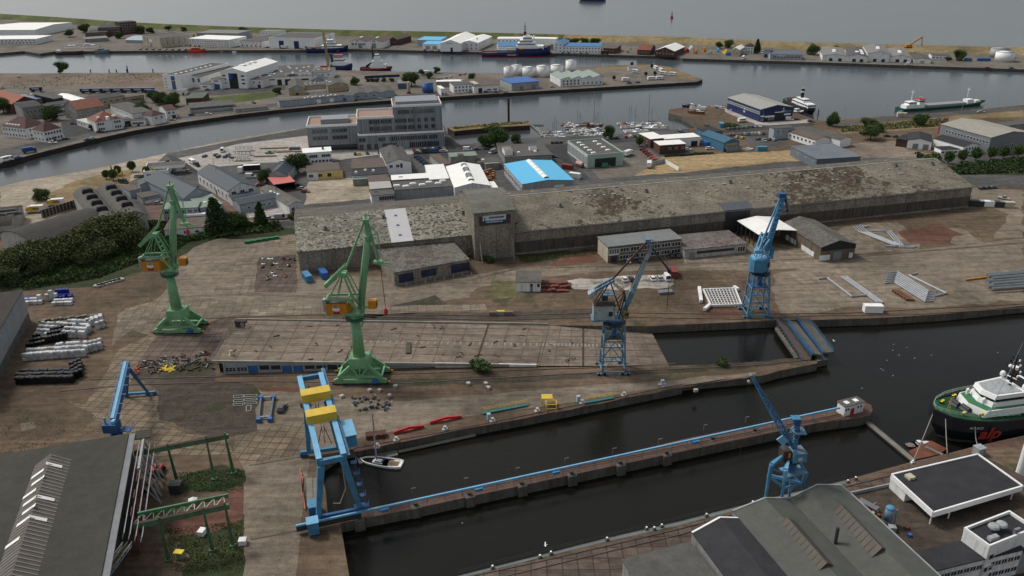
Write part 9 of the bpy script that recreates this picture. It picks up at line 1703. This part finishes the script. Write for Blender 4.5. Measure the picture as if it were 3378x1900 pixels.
for v in q: mb=MB(); mb.box(v,(1.2,1,1),BLUE); mb.build('bogie',o)
mb=MB(); mb.bar(q[0],q[1],.4,LGREY,.5); mb.bar(q[3].lerp(q[0],.12),q[2].lerp(q[1],.12),.4,LGREY,.4); mb.build('cross_beam',o)
for i,(x,y,w,h_) in enumerate(((1798,98,74,18),(1798,130,74,16),(1795,160,72,16),(1890,92,96,14),(1890,120,96,14),(1890,148,96,14),(1875,188,36,40))):
 q=[P(7,x-w/2,y-h_/2,.15),P(7,x+w/2,y-h_/2-4,.15),P(7,x+w/2,y+h_/2-4,.15),P(7,x-w/2,y+h_/2,.15)]; mb=MB()
 for k in range(4): mb.bar(q[k],q[(k+1)%4],.14,LCONC,.2)
 one('scaffold_section',mb,'pale rectangular steel frame lying on the dark dirt','steel section','pale frames on the dark dirt')
for x,y,l in ((2300,165,'grey forklift like winch trolley, nearer'),(2305,60,'grey winch trolley farther away, left of the gantry')): item(l+', left of the light blue gantry' if 'nearer' in l else l,'winch',7,x,y,(1.6,2.6,1.5),STEEL,-5,extra=DSTEEL)
for i,x in enumerate((2338,2388)): mb=MB(); p,q=P(7,x,925,.4),P(7,x-5,712,.4); mb.bar(p,q,1.4,GWOOD,.35); one('plank_walkway',mb,['left','right'][i]+' of two plank walkways at the dock head','walkway')
for i in range(3): mb=MB(); mb.bar(P(7,2262+i*10,640+i*30,.4),P(7,2300-i*12,945-i*50,.4),.22,M('salmon bar',(.4,.14,.11),.7,.2)); one('salmon_bar',mb,'long salmon red bar lying left of the plank walkways','bar','salmon bars')
for x,y,l,c in ((1200,912,'yellow and blue rack between the two timber benches',YEL),(1145,918,'left timber bench by the yellow rack',WOOD),(1262,916,'right timber bench by the yellow rack',WOOD)): item(l,'rack',5,x,y+12,(2.6,1.2,1.4),GWOOD if c is WOOD else M('pale blue rack',(.2,.35,.45),.6,.1),0,extra=c)
for x,y,l in ((240,372,'dark red steel frame beside the yacht mast'),): item(l,'frame',8,262,400,(5,2,1.2),M('brown red frame',(.1,.045,.035),.9,.2),12)
item('pale blue skid before the right green crane','skid',5,2440,765,(5,2.2,1),STEEL,10); 
# boats
def mboat(c,L,w,mast,cover):
 o=thing('sailing_yacht' if mast else 'motor_boat','x','boat'); hull(o,lambda x,y,z:V((x-L/2,y,z)),L,w,.55,c,None,sheer=.3,zw=0,deckm=WHITE2,n=10,blunt=.35,bul=.1,stern=.75)
 mb=MB(); mb.hexa([(-.5,-w*.26,.6),(L*.2,-w*.2,.65),(L*.2,w*.2,.65),(-.5,w*.26,.6)],[(-.3,-w*.2,1.1),(L*.12,-w*.14,1.05),(L*.12,w*.14,1.05),(-.3,w*.2,1.1)] if mast else [(-.3,-w*.24,1.6),(L*.1,-w*.2,1.5),(L*.1,w*.2,1.5),(-.3,w*.24,1.6)],WHITE2); mb.box((L*.02,0,.95 if mast else 1.3),(L*.2,w*.44 if mast else w*.5,.14),GLASS); mb.build('cabin',o)
 mb=MB(); mb.box((-L*.3,0,.62),(L*.25,w*.5,.1),WOOD); mb.build('cockpit',o)
 if mast:
  mb=MB(); mb.tube([(L*.1,0,.8),(L*.1,0,mast)],[.16,.11],LGREY,6); mb.bar((L*.1-.05,-.7,mast*.55),(L*.1-.05,.7,mast*.55),.05,LGREY)
  for e in ((L*.48,0,.9),(-L*.48,0,.9),(L*.08,w*.45,.8),(L*.08,-w*.45,.8)): mb.bar((L*.1,0,mast-.1),e,.03,STEEL)
  mb.build('mast',o); mb=MB(); mb.tube([(L*.1,0,1.5),(-L*.32,0,1.45)],[.2,.12],cover,6); mb.build('boom_cover',o)
 freeze(o); return o
BP={}
HC={'white':WHITE2,'red':HULLR,'blue':NAVY,'black':HULLK,'brown':M('varnished hull',(.2,.09,.05),.5,.2)}
def boat(lab,t,x,y,L,ang,c='white',mast=0,cov='blue',z=ZW-.3,g=None):
 k=(c,mast>0,cov); p=P(t,x,y,ZW); p.z=z; L*=1.2 if t==E4 else 1
 if k not in BP: BP[k]=o=mboat(HC[c],9,2.9,12 if mast else 0,{'blue':NAVY,'tan':SALMON,'grey':LGREY}[cov]); o.location=p; o.rotation_euler=(0,0,R(ang)); o['label']=lab; o.scale=(L/9,L/9,(mast or 12)/12*1. if mast else L/9)
 else: o=dup(BP[k],p,R(ang),lab,s=(L/9,L/9,(mast/12) if mast else L/9))
 if g: o['group']=g
 elif 'group' in o: del o['group']
 return o
boat('white sailing yacht with blue boom cover moored in the upper dock',8,300,600,11,168,'white',15,'blue')
mb=MB(); q=[P(8,x,y,ZW+.35) for x,y in ((118,558),(420,495),(428,535),(135,600))]; mb.prism(q,ZW-.4,ZW+.35,GWOOD); one('pontoon',mb,'short grey pontoon beside the white yacht','pontoon')
mb=MB(); mb.bar(P(8,430,512,ZW+.4),P(8,1012,385,ZW+.4),1.,GWOOD,.3); one('plank_pontoon',mb,'long narrow plank pontoon along the foot of the upper dock quay','pontoon')
for i in range(3): mb=MB(); a,c=P(E4,[(640,340),(1640,260),(0,1)][i][0],[(340),(260),(1)][i] if i<2 else 1,ZW+.4),P(E4,[820,1880,0][i],[560,440,1][i],ZW+.4); (mb.bar(a,c,1.6,GWOOD,.35),one('jetty',mb,['grey jetty of the left marina group','grey jetty of the right marina group'][i],'jetty')) if i<2 else None
BT=[(400,330,9,'white',0),(470,310,9,'white',11),(500,375,9,'white',10),(430,385,9,'blue',0),(520,410,10,'white',12),(450,440,9,'white',0),(590,425,9,'white',0),(570,485,8,'white',0),(660,480,9,'blue',0),(690,525,9,'white',0),(640,550,8,'red',0),(870,410,10,'brown',10),(900,430,10,'white',13),(930,475,9,'blue',14),(980,500,9,'white',0),(330,300,9,'red',0),(900,395,9,'white',0),(760,548,8,'black',0)]
for i,(x,y,L,c,ms) in enumerate(BT): boat(('white' if c=='white' else c)+' hulled boat moored in the left marina group',E4,x,y,L,8 if x<720 else 188,c,ms,'blue',g='boats of the left marina group')
boat('large varnished sailing cutter with furled sails in the marina',E4,765,320,14,5,'brown',22,'tan')
for i,(x,y,L,c,ms) in enumerate(((1450,280,11,'white',12),(1490,310,10,'red',14),(1540,355,12,'white',0),(1580,330,9,'white',15),(1560,420,10,'white',14),(1640,450,13,'white',0),(1900,300,12,'white',20),(1960,335,12,'white',13),(2010,380,14,'white',0))): boat(c+' hulled boat moored in the right marina group',E4,x,y,L,6 if x<1700 else 186,c,ms,'blue',g='boats of the right marina group')
for x,y,c,ms in ((15,450,'white',11),(50,495,'white',10),(70,560,'white',0),(150,580,'white',0),(-20,500,'blue',9)): boat(c+' hulled boat at the left end of the marina by the promenade cars',E4,x,y,11,5,c,ms,'blue',g='boats at the left marina end')
for x,y in ((1475,970),(1485,985),(1495,1000),(1505,1010)): boat('small white covered dinghy on the slanting pontoon by the mole',2,x,y,4.5,120,'white',0,g='dinghies by the mole')
mb=MB(); mb.bar(P(2,1430,940,ZW+.4),P(2,1560,1055,ZW+.4),1.4,GWOOD,.3); mb.bar(P(2,1430,942,ZW+.4),P(2,1525,942,ZW+.4),1.2,DSTEEL,.3); one('jetty',mb,'slanting pontoon linking the mole with the promenade','jetty')
boat('blue and turquoise workboat beside the rust red raft',9,1775,455,7,12,'blue',0,'blue'); 
for x,y,l in ((735,235,'green and white hulled boat hauled out on the boatyard'),(560,195,'yellow workboat hauled out on the boatyard tip'),(700,340,'dark wooden hull propped up on the boatyard')): 
 c='white' if 'green' in l else ('brown' if 'dark' in l else 'blue'); boat(l.replace('green and white','white') if c=='white' else (l if c=='brown' else 'dark blue workboat hauled out on the boatyard tip'),E5,x,y,12,-30,c,0,z=.9)
for x,y in ((1140,180),(1270,200),(1500,275),(1870,1215),(1420,1155),(1900,1205)): boat('small white boat standing ashore near the boatyard','E5' and E5,x,y,6,-10,'white',0,z=.3,g='small boats ashore')
for i in range(10): boat('small yacht laid up in the yard behind the boat hall',1,290+(i%5)*38,205+(i//5)*18,9,10*i,'white',[0,12,10][i%3],'grey',z=.6,g='yachts laid up at the far left')
mb=MB(); q=[P(2,x,y,.2) for x,y in ((800,962),(980,940),(1260,920),(1400,915),(1424,930),(1422,945),(1100,965),(850,990))]; mb.prism(q,-5,.3,DRYG,DRUST); o=struct('mole',mb); growth('mole_weeds',2,[(810,965),(1260,925),(1410,920),(1410,935),(860,980)],700,.9,.3,LF3,11)
mb=MB(); p=P(2,1262,922); mb.tube([p,p+V((0,0,16))],.8,DRUST,10); one('mooring_dolphin',mb,'tall rusty steel pile standing on the mole','pile'); mb=MB(); p=P(3,1018,885,ZW); mb.tube([p,p+V((0,0,5.5))],.35,DSTEEL,8); one('mooring_dolphin',mb,'thin dark pile in the water near the anchor hall','pile')
for x,y in ((685,548),(825,548),(958,545),(1155,545),(880,548),(960,520)): mb=MB(); p=P(1,x,y,0); mb.tube([p-V((0,0,3)),p+V((0,0,3))],.5,DSTEEL,8); one('mooring_pile',mb,'dark pile on the rear quay of the peninsula','pile','piles of the peninsula rear quay')
mb0=None
for i,(t,x,y) in enumerate(((6,1140,1125),(6,1590,1150),(6,1583,1195),(6,1690,1175),(6,1630,1232),(6,1540,1270),(6,1875,1232),(6,1748,1255),(6,1495,1335),(6,1510,1345),(6,1585,1385),(9,1350,35),(8,912,1050),(8,1540,1217),(6,2375,1213))):
 mb=MB(); p=P(t,x,y,ZW+.12); s=1.2 if i in(0,13) else .55; mb.tube([p-V((.3*s,0,0)),p,p+V((.28*s,.05,.06))],[.04,.13*s,.05],WHITE2,7); mb.dome(p+V((.3*s,.05,.1)),.08*s,.1,WHITE2,6,3)
 if i in (0,13): mb.add([p+V((0,0,.1)),p+V((.1,.7,.25)),p+V((-.15,.75,.25)),p+V((-.2,0,.1)),p+V((.1,-.7,.25)),p+V((-.15,-.75,.25))],[(0,1,2,3),(3,5,4,0),(3,2,1,0),(0,4,5,3)],WHITE2)
 one('gull',mb,'white gull with spread wings over the dock' if i==13 else ('white gull with spread wings near the bridge decks' if i==0 else 'white gull resting on the dark dock water'),'gull',None if i in (0,13) else 'gulls on the dock water')
for x,y0,y1,l in ((1216,60,5,'upper yellow flag among the clipped trees'),(1278,110,40,'left lower yellow flag beside the dark van'),(1338,130,55,'right lower yellow flag beside the dark van'),(1660,75,0,'single tall yellow flag by the slate house')): o=thing('flag',l,'flag',P(D3,x,y0)); p=P(D3,x,y0); mb=MB(); mb.tube([p,p+V((0,0,6))],.08,LGREY,6); mb.build('pole',o); mb=MB(); mb.box(p+V((.45,0,4)),(.9,.05,3.6),GLYEL); mb.box(p+V((.45,-.04,3.8)),(.3,.02,1.2),BLACK); mb.build('cloth',o)
LP=None
for i,(t,x,y) in enumerate(((E4,1395,620),(E4,475,570),(E4,215,520),(E4,2350,450),(3,1220,905),(3,1530,875),(3,2100,850),(3,2370,835),(D2,165,160),(D2,510,95),(D2,735,60),(D2,660,295),(D2,900,270),(E5,160,700),(3,1758,1190),(3,600,925))):
 p=P(t,x,y)
 if LP is None:
  LP=o=thing('street_lamp','tall thin curved street lamp by the water','street lamp',p,0,'street lamps'); mb=MB(); mb.tube([p,p+V((0,0,7)),p+V((.3,0,8.2)),p+V((-.6,0,8.8))] and [p,p+V((0,0,6.5)),p+V((-.3,0,8)),p+V((-1.2,0,8.8))],[.11,.08,.07,.06],LGREY,6); mb.build('pole',o); mb=MB(); mb.box(p+V((-1.5,0,8.8)),(.8,.25,.12),LGREY); mb.build('lamp_head',o); freeze(o)
 else: dup(LP,p,0,'tall thin curved street lamp by the water')
for i,(x,y,m,l) in enumerate(((30,385,RED,'red finned amusement ride piece'),(95,395,ORANGE,'orange inflatable ride piece, left'),(155,380,ORANGE,'tall orange ride piece in the middle'),(205,400,CREAM,'cream fairground wagon'),(260,385,CBLUEL,'pale blue round ride piece'),(320,395,GLYEL,'yellow fairground figure stand'),(345,410,BLUE,'blue cone topped stall'),(455,405,LGREY,'grey round fairground drum'),(60,365,WHITE2,'white fairground trailer'))): mb=MB(); p=P(3,x,y+8); mb.box(p+V((0,0,1)),(5,2.6,2),m,i); mb.dome(p+V((.8,0,2)),1.6,2.2,m,8,3); mb.tube([p+V((-1,0,2)),p+V((-1.6,0,4.6))],[.5,.2],m,6); one('ride_piece',mb,l+' on the far quay','ride')
o=thing('excavator','long armed orange excavator on the dike by the river','excavator',P(3,1700,360,4)); p=P(3,1700,358,5); mb=MB(); mb.box(p+V((0,0,1.6)),(6,4,2.6),ORANGE); mb.box(p+V((0,0,0)),(6,4,1),DSTEEL); mb.build('body',o); mb=MB(); mb.bar(p+V((1,0,2.5)),p+V((12,0,10)),.9,ORANGE,1.2); mb.build('boom',o); mb=MB(); mb.bar(p+V((12,0,10)),p+V((13,0,1)),.6,ORANGE,.9); mb.build('arm',o)
mb=MB(); p=P(2,2491,136,ZW); mb.cyl(p,2.2,1.6,M('buoy red',(.3,.04,.03),.6,.1),12); mb.cyl(p+V((0,0,1.6)),1.4,5,MATS['buoy red'],8,.4); mb.cyl(p+V((0,0,6.6)),.7,1.6,MATS['buoy red'],8); one('buoy',mb,'red channel buoy alone on the river','buoy')
o=thing('mobile_crane','orange yellow mobile lattice crane behind the brown roofed building','crane',P(E6,700,560)); p=P(E6,690,545); mb=MB(); mb.box(p+V((-2,0,1.6)),(6,3,2.4),M('crane orange red',(.4,.06,.03),.5,.1)); mb.build('carrier',o); mb=MB(); lattice(mb,p+V((1.2,0,2)),p+V((-.4,0,33)),1.6,M('crane ochre',(.38,.24,.08),.6,.15),18,(1,0,0),.35); lattice(mb,p+V((1.2,1.4,2)),p+V((-.4,1.4,33)),1.6,MATS['crane ochre'],18,(1,0,0),.35); mb.build('boom',o)
o=thing('cement_silo','cream cement silo with red base beside the bright blue tank','silo',P(2,510,700)); p=P(2,510,705); mb=MB(); mb.cyl(p+V((0,0,3.4)),1.3,5.6,CREAM,12); mb.cyl(p+V((0,0,1.4)),.4,2,CREAM,12,1.3); mb.build('vessel',o); mb=MB(); mb.box(p+V((0,0,.8)),(2.8,2.2,1.6),DRED); mb.build('base',o)
mb=MB(); p=P(3,1948,1010); mb.cyl(p,2.2,7.6,M('rust red tower',(.2,.05,.04),.9,.25),16,2.); mb.cyl(p+V((0,0,7.6)),2.3,.4,DRUST,16); mb.tube([p+V((0,0,8)),p+V((0,0,9.6))],.2,DRUST,6); one('brick_tower',mb,'round rust red brick tower beside the grey gable hall','tower')
mb=MB(); mb.bar(P(2,175,590)+V((0,0,1)),P(2,440,578)+V((0,0,1)),.3,NAVY,2); one('blue_fence',mb,'long dark blue fence along the rear road of the peninsula','fence')
mb=MB(); a,c=P(E4,2180,1040),P(E4,2450,1190); mb.bar(a+V((0,0,1)),c+V((0,0,1)),.2,WHITE2,2); mb.bar(P(E4,1950,1090)+V((0,0,1.2)),a+V((0,0,1.2)),.25,LGREY,2.4); one('white_fence',mb,'white fence between the workshop yard and the dry field','fence')
for i in range(6): mb=MB(); p=P(E4,1750+i*48,800+i*38); mb.tube([p+V((-1.6,0,.8)),p+V((1.6,.4,.8))],.7,DRED if i<4 else PINK,8); mb.box(p+V((0,0,.3)),(2.6,1.4,.5),DSTEEL); one('red_tank_trailer',mb,'faded red tank trailer in the row beside the brick units','trailer','red tank trailers')
mb=MB(); p=P(E4,540,1120); mb.bar(p+V((-1.4,2,1.1)),p+V((1.4,-2,1.1)),2.2,M('tarp truck side',(.12,.06,.05),.8,.2),1.6); mb.tube([p+V((-1.4,2,1.9)),p+V((1.4,-2,1.9))],1.15,M('pink tarpaulin',(.5,.3,.28),.7,.1),10); one('covered_wagon',mb,'wagon with rounded pink tarpaulin by the pale green hall','wagon')
for x,y,w,l in ((1640,95,14,'left'),(1780,98,14,'right'),(1560,45,16,'rear'),(1425,165,12,'front')): item(l+' long wooden planter on the pale plaza','planter',D2,x,y,(w,1.6,.6),WOOD,6)
for x,y,l in ((1055,235,'nearest'),(1080,150,'middle'),(1105,85,'farthest')):
 o=thing('bike_shelter',l+' pale framed bicycle shelter on the plaza','shelter',P(D2,x,y)); p=P(D2,x,y); mb=MB()
 for i in range(5):
  for j in (0,2.4): mb.bar(p+V((-4.4+i*2.2,j,0)),p+V((-4.4+i*2.2,j,2.6)),.16,DSTEEL)
 mb.build('posts',o); mb=MB(); mb.box(p+V((0,1.2,2.7)),(10,3,.15),M('pale shelter roof',(.22,.24,.22),.4,.1)); mb.build('roof',o)
for i in range(16): item('stacked orange brown pallets between the white and the bright blue roofs','pallets',D4,2010+(i%4)*45,590+(i//4)*48,(1.8,1.4,1+.5*(i%3)),M('fresh pallet wood',(.3,.15,.08),.9,.25),i*13,g='pallets by the blue roof')
for i in range(8): item('pallet or frame stacked along the bright blue hall wall','pallets',D4,2380+i*18,660+i*22,(1.6,1.3,.9),MATS['fresh pallet wood'],i*9,g='pallets along the blue hall')
